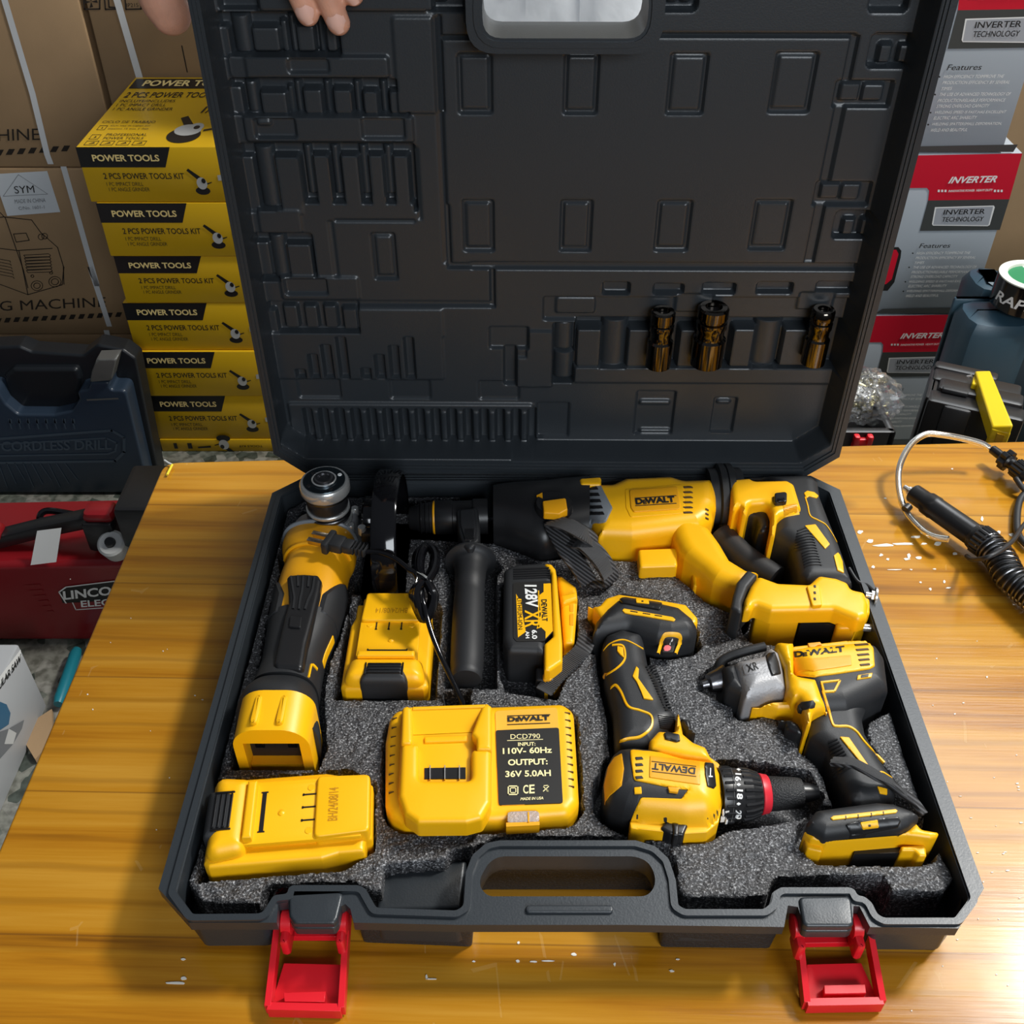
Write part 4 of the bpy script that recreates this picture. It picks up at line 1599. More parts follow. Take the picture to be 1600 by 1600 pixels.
# battery foot: black collar with a yellow slide bracket
cs = [(G(cB(290, 735), .045), G(cB(832, 745), .045), .044, .0285), (G(cB(215, 840), .045), G(cB(842, 880), .045), .044, .038), (G(cB(172, 960), .045), G(cB(850, 1000), .045), .044, .0405), (G(cB(158, 1120), .045), G(cB(855, 1150), .045), .044, .0395)]
P4 = loft_fn(cs)
ck = MB(BLK)
loft(ck, P4, 0, 3, BLK, 24, 48)
ck.build('rubber_collar', gd)
yl, yr = G(cB(140, 1090), .045), G(cB(800, 1100), .045)
fl0, fr0 = G(cB(172, 1300), HF), G(cB(800, 1305), HF)
back_y = fl0.y + .034
cx = (fl0.x + fr0.x) / 2
hw = (fr0.x - fl0.x) / 2
us = MB(YEL)
topz = .083
outer = rc([(cx - hw, Z(.022)), (cx + hw, Z(.022)), (cx + hw, Z(topz)), (cx - hw, Z(topz))], .020, 8)
outer = [(x, z if z > Z(.03) else Z(.022)) for x, z in outer]
inner = [(cx - hw * .68, Z(.0215)), (cx + hw * .68, Z(.0215)), (cx + hw * .68, Z(.0655)), (cx - hw * .68, Z(.0655))]
Mx = Matrix(((1, 0, 0, 0), (0, 0, -1, 0), (0, 1, 0, 0), (0, 0, 0, 1)))
cut = rc([(cx - hw, Z(topz)), (cx - hw, Z(.022)), (cx - hw * .68, Z(.022)), (cx - hw * .68, Z(.066)), (cx + hw * .68, Z(.066)), (cx + hw * .68, Z(.022)), (cx + hw, Z(.022)), (cx + hw, Z(topz))], .0001, 1)
U = [(cx - hw, Z(.020)), (cx - hw * .73, Z(.020)), (cx - hw * .73, Z(.067)), (cx + hw * .73, Z(.067)), (cx + hw * .73, Z(.020)), (cx + hw, Z(.020))]
arc = []
for k in range(9):
    a = math.radians(k * 90 / 8)
    arc.append((cx + hw - .020 + .020 * math.cos(a), Z(topz) - .020 + .020 * math.sin(a)))
for k in range(9):
    a = math.radians(90 + k * 90 / 8)
    arc.append((cx - hw + .020 + .020 * math.cos(a), Z(topz) - .020 + .020 * math.sin(a)))
Upoly = ccw(U + arc)
n = len(Upoly)
y0 = fl0.y
V = [(x, y0, z) for x, z in Upoly] + [(x, back_y, z + .004) for x, z in Upoly]
us.add(V, [tuple(range(n)), tuple(range(n, 2 * n))[::-1]] + [(i, n + i, n + (i + 1) % n, (i + 1) % n) for i in range(n)])
ledge = .0535
us.box((cx - hw * .73, y0 + .006, Z(.060)), (cx + hw * .73, y0 + .012, Z(.066)))
for s_ in (-.38, .28):
    us.box((cx + hw * (s_ - .10), y0 + .004, Z(topz - .004)), (cx + hw * (s_ + .10), y0 + .030, Z(topz + .004)), bev=.002)
us.build('slide_bracket', gd, bevel=.0012)
kb = MB(BLKP)
kb.box((cx - hw * .72, y0 + .012, Z(.022)), (cx + hw * .72, y0 + .03, Z(.066)))
for s_ in (-.45, .42):
    kb.box((cx + hw * (s_ - .12), y0 + .0105, Z(.048)), (cx + hw * (s_ + .12), y0 + .0125, Z(.058)), GLOS)
kb.box((cx - hw * .72, y0 + .004, Z(.020)), (cx + hw * .72, y0 + .012, Z(.036)), YELD)
kb.build('terminal_block', gd)
pocket([tuple(v[:2]) for v in [P(t, math.pi) for t in np.linspace(0, 11, 12)] + [P4(3, math.pi), Vector((fl0.x, y0, 0)), Vector((fr0.x, y0, 0)), P4(3, 0)] + [P(t, 0) for t in np.linspace(11, 0, 12)] + [Vector((top.x + .03, top.y + .03, 0)), Vector((top.x - .03, top.y + .03, 0))]], .024, .004)

# ---------------------------------------------------------------- grinder guard standing on edge
wg = thing('wheel_guard', 'glossy black grinding wheel guard standing on edge in its slot behind the grinder head', 'wheel guard', (0, 0, 0))
gx0, gx1 = G(cA(1290, 700), .08).x, G(cA(1290, 700), .08).x + .022
cy, cz, R_ = .706, Z(.052), .064
wg.location = ((gx0 + gx1) / 2, cy, Z(.02))
g = MB(GLOS)
n = 40
V = []
for k in range(n + 1):
    a = math.radians(-20 + 220 * k / n)
    for x, r in ((gx0, R_ * .93), (gx0, R_ * .98), (gx0 + .002, R_), (gx1 - .002, R_), (gx1, R_ * .98), (gx1, R_ * .93)):
        V.append((x, cy + r * math.cos(a), cz + r * math.sin(a)))
F = []
for k in range(n):
    for j in range(5):
        F.append((k * 6 + j, k * 6 + j + 1, (k + 1) * 6 + j + 1, (k + 1) * 6 + j))
g.add(V, [f[::-1] for f in F])
# the flat web of the guard with its clamp ring
fan = [(gx0 + .001, cy + R_ * .97 * math.cos(math.radians(-20 + 220 * k / n)), cz + R_ * .97 * math.sin(math.radians(-20 + 220 * k / n))) for k in range(n + 1)]
g.add(fan + [(x + .0018, y, z) for x, y, z in fan], [tuple(range(n + 1))[::-1], tuple(range(n + 1, 2 * n + 2))])
g.build('shroud', wg)
cl = MB(DSTEEL)
cl.lathe((gx0 - .014, cy + .012, Z(.066)), (gx0 + .002, cy + .012, Z(.066)), [(0, .019), (0.1, .021), (.9, .021), (1, .020)], GLOS, 36)
cl.box((gx0 - .014, cy - .016, Z(.060)), (gx0 - .001, cy - .004, Z(.072)), BLKP, bev=.002)
cl.lathe((gx0 - .013, cy - .011, Z(.068)), (gx0 - .013, cy - .011, Z(.076)), [(0, .004), (1, .0035)], STEEL, 14)
cl.build('clamp_ring', wg)
POCKETS.append(([(gx0 - .020, cy - .062), (gx1 + .004, cy - .066), (gx1 + .004, cy + .068), (gx0 - .020, cy + .068)], .03))

# ---------------------------------------------------------------- side handle
sh_ = thing('side_handle', 'black side handle with clamp and flared flange lying upright in the middle of the foam', 'side handle', tuple(G(cC(580, 1200), .02)))
a, b = G(cC(605, 610), .048), G(cC(572, 1520), .046)
L_ = (b - a).length
rr = lambda px: px / 4.4444 * .5 * .86 / 1600
g = MB(BLK)
g.lathe(a, b, [(0, .0115), (.085, .0115), (.093, rr(330)), (.102, rr(384)), (.114, rr(384)), (.119, rr(315)), (.14, rr(262)), (.19, rr(238)), (.26, rr(225)), (.335, rr(222)), (.34, rr(214)), (.40, rr(222)), (.55, rr(230)), (.75, rr(232)), (.90, rr(226)), (.96, rr(210)), (.985, rr(215)), (1, rr(190))], None, 44)
g.build('grip', sh_)
_, hc = pil(sh_, 'clamp', cC, [(500, 345), (520, 330), (640, 318), (655, 335), (668, 470), (662, 545), (620, 600), (590, 606), (545, 575), (515, 480)], .03, .070, .003, BLK, .004)
g = MB(BLKP)
chip(g, cC, [(528, 350), (625, 340), (640, 470), (630, 540), (600, 570), (560, 545), (530, 450)], .070, hc, .0016, BLK, .003, .001)
for k in range(9):
    stripe(g, cC, [(562, 478 + k * 9), (625, 476 + k * 9)], .0716, .0011, Z(.0716), .0008, BLKP, False)
g.build('clamp_button', sh_)
pocket([tuple(p[:2]) for p in (G(cC(430, 700), .046), G(cC(480, 780), .046), G(cC(450, 1540), .046), G(cC(760, 1540), .046), G(cC(760, 780), .046), G(cC(800, 720), .046), G(cC(690, 600), .046), G(cC(520, 600), .046))], .024, .002)

# ---------------------------------------------------------------- rotary hammer
rh = thing('rotary_hammer', 'big yellow and black rotary hammer across the back of the case', 'rotary hammer', tuple(G(cD(800, 600), .02)))
HB = .074
scl = .93 / 1600 / 4.4444
axz = .050
ca, cb = G(cC(175, 398), axz), G(cC(720, 385), axz)
g = MB(BLKP)
g.lathe(ca, cb, [(0, 75 * scl), (.02, 85 * scl), (.10, 92 * scl), (.12, 102 * scl), (.29, 112 * scl), (.30, 118 * scl), (.335, 120 * scl), (.345, 124 * scl), (.55, 126 * scl), (.56, 118 * scl), (.80, 120 * scl), (.82, 130 * scl), (1, 130 * scl)], None, 44)
for t in (.14, .20, .25):
    q = ca.lerp(cb, t)
    g.lathe(ca.lerp(cb, t), ca.lerp(cb, t + .025), [(0, 104 * scl), (.5, 116 * scl), (1, 106 * scl)], None, 40)
ck_ = g.build('chuck', rh)
g = MB(YELD)
g.lathe(ca.lerp(cb, .305), ca.lerp(cb, .33), [(0, 119 * scl), (.5, 123 * scl), (1, 121 * scl)], None, 44)
g.build('chuck_ring', rh)
nl = [((760, 240), (760, 525), .0300), ((840, 225), (840, 545), .031), ((950, 210), (950, 585), .0315), ((1100, 195), (1100, 630), .0315), ((1250, 180), (1250, 600), .0315), ((1420, 165), (1420, 560), .031)]
st = [(G(cC(*p0), .05), G(cC(*p1), .05), .046, b) for p0, p1, b in nl]
P5 = loft_fn(st)
g = MB(BLKP)
loft(g, P5, 0, 5, BLKP, 36, 44)
g.build('gear_case', rh)
ms = MB(BLKP)
c0 = G(cC(1180, 300), .08)
c0 = Vector((c0.x, c0.y, Z(.074)))
ms.lathe(c0, c0 + Vector((0, 0, .008)), [(0, 136 * scl), (.6, 136 * scl), (1, 124 * scl)], BLKP, 40)
mso = ms.build('mode_dial', rh)
g = MB(YELD)
g.pillow(rc(pp(cC, [(1100, 285), (1262, 262), (1275, 345), (1220, 375), (1108, 368)], .084), .002), Z(.078), Z(.0855), .0015)
g.prism(pp(cC, [(1060, 236), (1100, 216), (1102, 256)], .083), Z(.08), Z(.0824), YELD)
g.build('dial_pointer', mso)
yb = [(150, 215), (170, 195), (430, 193), (545, 140), (960, 122), (1080, 158), (1330, 152), (1356, 300), (1352, 520), (1322, 560), (1320, 640), (1470, 870), (1600, 945), (1600, 985), (1470, 1090), (1500, 1120), (1480, 1300), (1300, 1200), (1180, 1120), (1110, 1000), (1025, 880), (1000, 760), (600, 850), (350, 842), (300, 795), (310, 740), (215, 605)]
ybp, hb2 = pil(rh, 'motor_housing', cD, [(150, 215), (170, 195), (430, 193), (545, 140), (960, 122), (1080, 158), (1330, 152), (1356, 300), (1352, 520), (1322, 560), (1322, 640), (1200, 770), (980, 800), (600, 850), (350, 842), (300, 795), (310, 740), (215, 605)], .02, HB, .014, YEL, .006)
arm, ha = pil(rh, 'lower_arm', cE, [(-80, 430), (60, 430), (245, 520), (330, 660), (410, 772), (548, 850), (640, 890), (570, 1000), (520, 1185), (415, 1140), (250, 1070), (160, 975), (30, 860), (-5, 790), (-40, 700)], .02, HB - .004, .012, YEL, .004)
g = MB(YEL)
g.pillow(rc(pp(cD, [(668, 785), (1022, 770), (1022, 935), (682, 948)], .056), .003), Z(.02), Z(.056), .003)
g.pillow(rc(pp(cD, [(1150, 990), (1195, 1010), (1195, 1120), (1165, 1110)], .05), .002), Z(.02), Z(.05), .002)
g.build('mount_clip', rh)
lp = MB(YELD)
chip(lp, cD, [(552, 255), (1040, 215), (1075, 225), (1085, 470), (600, 505), (560, 420)], HB, hb2, .0006, YEL, .003)
chip(lp, cD, [(590, 268), (1020, 240), (1045, 440), (632, 466), (605, 430)], HB, hb2, .0016, YELD, .003)
lp.build('logo_plate', rh)
lg = MB(INK)
d2 = lambda Q: hb2(Q) + .0018
txt(lg, cD, 'D WALT', (650, 392), (1000, 370), (640, 338), HB, INK, .05, off=.0003, drape=d2)
txt(lg, cD, 'E', (715, 388), (748, 386), (712, 350), HB, INK, .05, off=.0003, drape=d2)
stripe(lg, cD, [(640, 335), (1010, 310)], HB, .0008, d2, .0004, INK, False)
stripe(lg, cD, [(645, 402), (1012, 380)], HB, .0008, d2, .0004, INK, False)
lg.build('logo_print', rh)
vt = MB(mat('vent_dark', (.06, .028, .004), .6))
for k in range(6):
    y = 232 + k * 45
    chip(vt, cD, [(1068, y + 3), (1140, y), (1160, y + 12), (1075, y + 14)], HB, hb2, .0010, None, .0004, .0002)
for k in range(3):
    chip(vt, cD, [(1270, 425 + k * 40), (1300, 440 + k * 40), (1298, 452 + k * 40), (1270, 440 + k * 40)], HB - .004, hb2, .0008, None, .0004, .0002)
vt.build('air_vents', rh)
gv = MB(GREY)
chip(gv, cD, [(172, 228), (330, 222), (440, 430), (380, 555), (205, 572), (218, 430)], HB, hb2, .0022, GREY, .003, .001)
gvo = gv.build('vent_panel', rh)
g = MB(BLKP)
for k in range(5):
    y = 232 + k * 56
    x0, x1 = 188 + k * 10, 300 + k * 14
    chip(g, cD, [(x0, y + 6), (x1, y), (x1 + 14, y + 26), (x0 + 10, y + 30)], HB, lambda Q: hb2(Q) + .0022, .0006, BLKP, .001, .0002)
g.build('vent_slit', gvo)
g = MB(YEL)
g.pillow(rc(pp(cD, [(145, 150), (330, 135), (342, 150), (340, 210), (155, 212)], .078), .003), Z(.04), Z(.078), .003)
g.pillow(rc(pp(cD, [(5, 165), (150, 160), (150, 205), (5, 212)], .072), .003), Z(.04), Z(.072), .003, BLKP)
g.build('top_tab', rh)
# bellows between motor and handle
g = MB(BLK)
for x0, x1 in ((290, 345), (350, 405)):
    p0, p1 = G(cE((x0 + x1) / 2, 105), .045), G(cE((x0 + x1) / 2 + 10, 470), .045)
    c_ = (p0 + p1) / 2
    r_ = (p0 - p1).length / 2
    w_ = .0048
    g.lathe(c_ - Vector((w_, 0, 0)), c_ + Vector((w_, 0, 0)), [(0, r_ * .9), (.2, r_), (.8, r_), (1, r_ * .9)], None, 44, sq=.85)
c_ = (G(cE(345, 120), .045) + G(cE(355, 465), .045)) / 2
g.lathe(c_ - Vector((.016, 0, 0)), c_ + Vector((.016, 0, 0)), [(0, r_ * .88), (1, r_ * .88)], None, 40, sq=.85)
g.build('bellows', rh)
gripo, hgp = pil(rh, 'rubber_grip', cE, [(560, 108), (980, 100), (1060, 125), (1092, 200), (1105, 300), (1180, 480), (1245, 640), (1300, 800), (1345, 960), (1340, 1060), (1100, 1060), (960, 1060), (920, 960), (860, 745), (735, 650), (740, 480), (800, 350), (640, 250), (480, 220)], .02, .068, .013, BLK, .006, lo=.045)
hand, hh = pil(rh, 'handle_housing', cE, [(402, 150), (560, 132), (590, 155), (850, 150), (905, 190), (955, 400), (930, 432), (770, 478), (745, 630), (712, 625), (722, 430), (685, 378), (540, 388), (525, 470), (492, 462), (480, 385), (418, 440)], .02, .074, .006, YEL, .006, lo=.064)
pil(rh, 'trigger', cE, [(528, 400), (640, 384), (715, 392), (722, 500), (712, 600), (615, 596), (622, 525), (600, 480), (535, 462)], .02, .062, .007, BLKP, .006, lo=.052)
g = MB(BLKP)
g.pillow(rc(pp(cE, [(752, 250), (850, 238), (848, 320), (750, 328)], .078), .003), Z(.06), Z(.0785), .0015)
g.pillow(rc(pp(cE, [(775, 290), (832, 284), (830, 312), (775, 316)], .0795), .001), Z(.06), Z(.0795), .0006, GLOS)
g.build('lock_switch', rh)
ac = MB(YEL)
chip(ac, cE, [(985, 510), (1070, 500), (1182, 655), (1145, 692)], .068, hgp, .0010, YEL, .001)
chip(ac, cE, [(1212, 745), (1245, 720), (1262, 740), (1282, 790), (1292, 880), (1240, 858)], .064, hgp, .0010, YEL, .001)
chip(ac, cE, [(980, 255), (1005, 238), (1060, 250), (1095, 278), (1080, 295), (1020, 280), (1000, 295)], .066, hgp, .0010, YEL, .001)
stripe(ac, cE, [(990, 285), (1010, 350), (1030, 430), (1090, 465), (1150, 500), (1200, 570), (1240, 640)], .066, .0016, hgp, .0008, YEL)
ac.build('grip_accent', rh)
g = MB(BLKP)
for k in range(14):
    y = 520 + k * 22
    stripe(g, cE, [(930 - k * 4 + (k * 8 if k > 7 else 0), y + 30), (985 + k * 4, y + 8), (1010 + k * 7, y + 5), (1040 + k * 6, y + 12)], .068, .0018, hgp, .0009, BLKP)
g.build('grip_ribs', rh)
g = MB(YEL)
chip(g, cE, [(818, 350), (930, 330), (948, 420), (826, 442)], .074, hh, .0006, YEL, .001)
for k in range(7):
    stripe(g, cE, [(828, 360 + k * 11), (925, 343 + k * 11)], .074, .0008, hh, .0012, YELD, False)
g.build('handle_texture', rh)
g = MB(BLK)
g.pillow(rc(pp(cE, [(540, 850), (622, 893), (545, 985), (500, 1100), (498, 1200), (410, 1150), (425, 1060), (455, 950)], .0745), .003), Z(.02), Z(.0755), .003)
g.build('arm_band', rh)
ft_, hft = pil(rh, 'battery_foot', cE, [(620, 893), (780, 952), (1020, 962), (1095, 892), (1230, 912), (1325, 950), (1352, 1002), (1460, 1025), (1482, 1130), (1472, 1240), (1400, 1270), (1200, 1190), (930, 1195), (720, 1200), (590, 1150), (560, 1185), (505, 1190), (515, 1090), (560, 985)], .057, .074, .006, YEL, .005, lo=.068)
g = MB(YEL)
g.pillow(rc(pp(cE, [(585, 1150), (720, 1195), (925, 1200), (925, 1322), (705, 1325), (585, 1280)], .046), .003), Z(.02), Z(.060), .003)
g.pillow(rc(pp(cE, [(1215, 1190), (1470, 1140), (1470, 1275), (1390, 1320), (1355, 1395), (1205, 1395)], .046), .004), Z(.02), Z(.060), .003)
g.pillow(rc(pp(cE, [(1002, 975), (1100, 965), (1125, 1125), (1045, 1132)], .076), .002), Z(.06), Z(.0762), .001)
g.build('slide_rails', rh)
g = MB(BLKP)
g.prism(pp(cE, [(925, 1200), (1220, 1195), (1205, 1390), (935, 1350)], .040), Z(.022), Z(.056))
g.box((G(cE(1090, 1270), .045).x, G(cE(1150, 1330), .045).y, Z(.03)), (G(cE(1190, 1270), .045).x, G(cE(1150, 1210), .045).y, Z(.058)), GLOS, bev=.002)
for y in (980, 1030, 1078):
    chip(g, cE, [(1056, y - 8), (1072, y - 8), (1076, y + 10), (1060, y + 10)], .0765, lambda Q: np.full(len(Q), Z(.0764)), .0004, INK, .0004, .0001)
g.build('terminal_block', rh)
g = MB(STEEL)
q0, q1 = G(cE(1462, 1045), .058), G(cE(1550, 1060), .058)
g.lathe(q0, q0.lerp(q1, .6), [(0, .0028), (1, .0028)], None, 16)
g.lathe(q0.lerp(q1, .5), q0.lerp(q1, .85), [(0, .0045), (1, .0045)], None, 6)
g.lathe(q0.lerp(q1, .8), q1, [(0, .0080), (.8, .0080), (1, .007)], None, 20)
q0, q1 = G(cE(1440, 1300), .046), G(cE(1500, 1305), .046)
g.lathe(q0, q1, [(0, .0035), (1, .0035)], None, 10)
g.build('bolt', rh)
g = MB(BLKP)
g.tube(spline([G(cE(1335, 840), .055), G(cE(1400, 940), .055), G(cE(1470, 970), .055), G(cE(1545, 1040), .058)], 6), .0016, n=8)
g.build('hook_wire', rh)
g = MB(BLK)
g.tube(spline([G(cE(330, 590), .035), G(cE(430, 690), .034), G(cE(560, 800), .033), G(cE(760, 930), .032)], 6), .0135, n=20)
g.tube([G(cE(300, 615), .036), G(cE(365, 560), .036), G(cE(420, 545), .036)], .006, n=12)
g.build('dust_tube', rh)
# carrying strap hanging off the gear case
sg = MB(WEB)
sg.tube(spline([G(cC(1160, 420), .074), G(cC(1260, 440), .082), G(cC(1380, 500), .082), G(cC(1460, 570), .072), G(cC(1450, 620), .058)], 8), 1, n=12, flat=(.0085, .0022), up=(0, 0, 1))
sg.tube(spline([G(cC(1170, 440), .072), G(cC(1220, 540), .070), G(cC(1280, 640), .066), G(cC(1360, 740), .060), G(cC(1420, 850), .050)], 8), 1, n=12, flat=(.0085, .0022), up=(0, 0, 1))
sg.tube(spline([G(cC(1300, 560), .068), G(cC(1400, 580), .074), G(cC(1500, 680), .070), G(cC(1570, 800), .056), G(cC(1560, 850), .047), G(cC(1440, 850), .044)], 8), 1, n=12, flat=(.0095, .0022), up=(0, 0, 1))
sgo = sg.build('hand_strap', rh)
# the weave: fine ribs across the webbing
wv_ = MB(mat('webbing_rib', (.05, .05, .052), .7))
for pts, hs in (([(1160, 420), (1260, 440), (1380, 500), (1460, 570)], (.0772, .0852, .0852, .0750)), ([(1330, 570), (1400, 580), (1500, 680), (1565, 800)], (.0735, .0770, .0730, .0590))):
    S = spline([G(cC(*p), h_) for p, h_ in zip(pts, hs)], 9)
    for i in range(0, len(S) - 1):
        for u in (0, .5):
            p = S[i].lerp(S[i + 1], u)
            t = (S[i + 1] - S[i]).normalized()
            sd = t.cross(Vector((0, 0, 1))).normalized() * .0078
            wv_.tube([p - sd, p + sd], .0006, n=5)
wv_.build('strap_weave', sgo)
pocket(ybp, .03, .006)
pocket(arm, .03, .006)
pocket(gripo, .03, .008)
pocket(rc(pp(cE, [(500, 1000), (1400, 950), (1490, 1030), (1480, 1330), (1350, 1440), (580, 1380), (470, 1180)], .045), .006), .024, .003)
pocket([tuple(p[:2]) for p in (G(cC(130, 300), .045), G(cC(700, 230), .045), G(cC(1420, 150), .045), G(cC(1420, 620), .045), G(cC(1100, 660), .045), G(cC(780, 540), .045), G(cC(130, 500), .045))], .03, .003)
POCKETS.append((pp(cE, [(250, 480), (760, 480), (950, 900), (760, 960), (400, 800)], .045), .03))
POCKETS.append((pp(cE, [(-120, 60), (1100, 60), (1180, 300), (900, 420), (-120, 420)], .045), .03))

# ---------------------------------------------------------------- drill driver
dr = thing('drill_driver', 'yellow and black drill with a red ringed chuck lying head down beside the charger', 'drill', tuple(G(cH(500, 1200), .02)))
fpoly, _ = pil(dr, 'slide_foot', cH, [(66, 205), (85, 182), (138, 176), (178, 130), (255, 106), (500, 140), (655, 168), (720, 275), (715, 340), (600, 440), (300, 400), (140, 330), (100, 250)], .02, .060, .004, YEL, .003)
fb, hfb = pil(dr, 'foot_cover', cH, [(240, 130), (275, 112), (500, 145), (620, 172), (700, 262), (718, 330), (712, 400), (670, 450), (560, 468), (470, 462), (410, 440), (300, 400), (170, 425), (115, 440), (95, 385), (118, 275), (180, 190)], .02, .068, .014, BLK, .006)
hd, hhd = pil(dr, 'rubber_grip', cH, [(150, 450), (170, 350), (270, 300), (400, 340), (432, 540), (500, 640), (540, 770), (602, 830), (600, 930), (520, 1000), (450, 1090), (230, 1090), (222, 840), (172, 640)], .02, .063, .014, BLK, .006)
mb_, hmb = pil(dr, 'motor_cover', cH, [(162, 1230), (178, 1140), (215, 1050), (255, 1000), (340, 990), (440, 1000), (640, 1060), (805, 1080), (840, 1115), (864, 1210), (866, 1350), (842, 1470), (775, 1530), (640, 1538), (340, 1505), (270, 1478), (185, 1410), (162, 1320)], .018, .071, .020, BLK, .008)
g = MB(YEL)
chip(g, cH, [(328, 1040), (560, 1062), (800, 1092), (846, 1125), (864, 1215), (866, 1350), (842, 1468), (775, 1526), (640, 1534), (330, 1502), (326, 1470), (390, 1330), (630, 1338), (680, 1268), (600, 1262), (350, 1212), (334, 1110)], .070, hmb, .0014, YEL, .002, .001, .022, .0008)
g.build('motor_shell', dr)
hsh = lambda Q: hmb(Q) + .0014
g = MB(YEL)
chip(g, cH, [(165, 1250), (190, 1140), (225, 1085), (272, 1060), (285, 1150), (272, 1250), (200, 1310), (172, 1350)], .062, hmb, .0012, YELD, .001)
chip(g, cH, [(345, 1262), (388, 1258), (392, 1298), (348, 1300)], .069, hmb, .0010, YEL, .0005)
chip(g, cH, [(545, 1255), (615, 1262), (605, 1290), (555, 1283)], .071, hsh, .0006, YELD, .0005)
g.build('cover_accent', dr)
sw, hsw = pil(dr, 'switch_housing', cH, [(436, 1010), (438, 975), (490, 918), (592, 925), (600, 815), (616, 813), (640, 935), (700, 985), (775, 1015), (800, 1065), (830, 1110), (640, 1080), (440, 1035)], .02, .066, .006, YEL, .003, at=.064)
pil(dr, 'trigger', cH, [(622, 840), (682, 858), (690, 930), (712, 982), (650, 975), (618, 900)], .02, .056, .005, BLKP, .003)
g = MB(BLK)
chip(g, cH, [(522, 940), (545, 932), (615, 948), (620, 985), (600, 992), (530, 975)], .066, hsw, .0016, BLKP, .002, .001)
g.build('direction_button', dr)
g = MB(BLK)
chip(g, cH, [(765, 1112), (820, 1118), (835, 1250), (820, 1268), (782, 1255), (768, 1180)], .070, hsh, .0012, BLKP, .002, .0008)
g.build('mode_button', dr)
g = MB(YELD)
chip(g, cH, [(440, 1072), (738, 1108), (740, 1245), (436, 1200)], .071, hsh, .0007, YELD, .001)
stripe(g, cH, [(800, 1150), (798, 1200)], .070, .0012, hsh, .0016, WHITE, False)
stripe(g, cH, [(788, 1200), (812, 1200)], .070, .0012, hsh, .0016, WHITE, False)
g.build('logo_plate', dr)
g = MB(INK)
hl = lambda Q: hsh(Q) + .0007
txt(g, cH, 'DEWALT', (712, 1142), (455, 1112), (708, 1182), .071, INK, .03, off=.0003, drape=hl)
stripe(g, cH, [(450, 1104), (715, 1134)], .071, .0006, hl, .0004, INK, False)
stripe(g, cH, [(452, 1164), (715, 1194)], .071, .0006, hl, .0004, INK, False)
for k in range(4):
    chip(g, cH, [(352, 1080 + k * 38), (392, 1078 + k * 38), (402, 1092 + k * 38), (358, 1096 + k * 38)], .070, hsh, .0006, INK, .0006, .0002)
g.build('printing', dr)
g = MB(BLKP)
g.pillow(rc(pp(cH, [(500, 1500), (535, 1455), (672, 1472), (640, 1545), (560, 1535)], .054), .002), Z(.03), Z(.0545), .002)
g.pillow(rc(pp(cH, [(575, 1470), (615, 1475), (610, 1545), (580, 1545)], .056), .001), Z(.03), Z(.0565), .0015)
g.build('bit_clip', dr)
ac = MB(YEL)
stripe(ac, cH, [(205, 668), (235, 650), (268, 690), (310, 775), (380, 800), (440, 825), (455, 865), (440, 912), (380, 958), (310, 970), (260, 985)], .063, .0022, hhd, .0009, YEL)
stripe(ac, cH, [(165, 597), (240, 552), (288, 500), (290, 440), (270, 412), (215, 412)], .063, .0020, hhd, .0009, YEL)
stripe(ac, cH, [(162, 445), (205, 402), (290, 382), (400, 435)], .062, .0012, hhd, .0009, YEL)
chip(ac, cH, [(358, 540), (374, 558), (370, 612), (462, 742), (402, 732), (386, 690), (360, 632), (336, 600)], .063, hhd, .0012, YEL, .001)
chip(ac, cH, [(245, 420), (280, 428), (285, 490), (262, 470), (245, 450)], .063, hhd, .0011, YEL, .001)
ac.build('grip_accent', dr)
g = MB(BLKP)
for k in range(17):
    u = k / 16
    x, y = 395 + 115 * u, 540 + 255 * u
    stripe(g, cH, [(x + 22, y + 6), (x + 72 - 12 * u, y - 12 + 14 * u)], .062, .0017, hhd, .0010, BLKP, False)
for k in range(7):
    stripe(g, cH, [(490 + k * 2, 830 + k * 12), (585, 842 + k * 12)], .062, .0014, hhd, .0010, BLKP, False)
g.build('grip_ribs', dr)
g = MB(BLK)
chip(g, cH, [(255, 120), (280, 112), (505, 150), (515, 180), (500, 205), (275, 165), (258, 145)], .068, hfb, .0020, BLKP, .003, .001)
chip(g, cH, [(355, 132), (430, 140), (436, 168), (358, 160)], .069, lambda Q: hfb(Q) + .002, .0010, YEL, .001)
chip(g, cH, [(390, 146), (402, 147), (402, 154), (390, 153)], .070, lambda Q: hfb(Q) + .003, .0003, INK, .0005, .0001)
chip(g, cH, [(275, 208), (285, 197), (575, 248), (592, 262), (582, 272), (290, 222)], .068, hfb, .0010, YEL, .0015)
for x in (345, 420, 490):
    stripe(g, cH, [(x - 22, 210 + (x - 320) * .17), (x + 22, 217 + (x - 320) * .17)], .068, .0012, hfb, .0014, INK, False)
g.build('belt_hook_mount', dr)
g = MB(YEL)
stripe(g, cH, [(488, 462), (500, 420), (520, 362), (545, 348), (600, 350), (622, 365), (618, 395), (600, 440), (592, 462)], .064, .0030, hfb, .0010, YEL)
chip(g, cH, [(530, 372), (602, 372), (578, 455), (512, 455)], .064, hfb, .0006, INK, .001)
chip(g, cH, [(520, 432), (530, 416), (550, 414), (566, 424), (562, 442), (545, 450), (525, 448)], .063, hfb, .0009, mat('pink_dot', (.80, .16, .18), .4), .002)
stripe(g, cH, [(575, 380), (558, 415)], .063, .0009, hfb, .0012, WHITE, False)
g.build('hang_tag_label', dr)
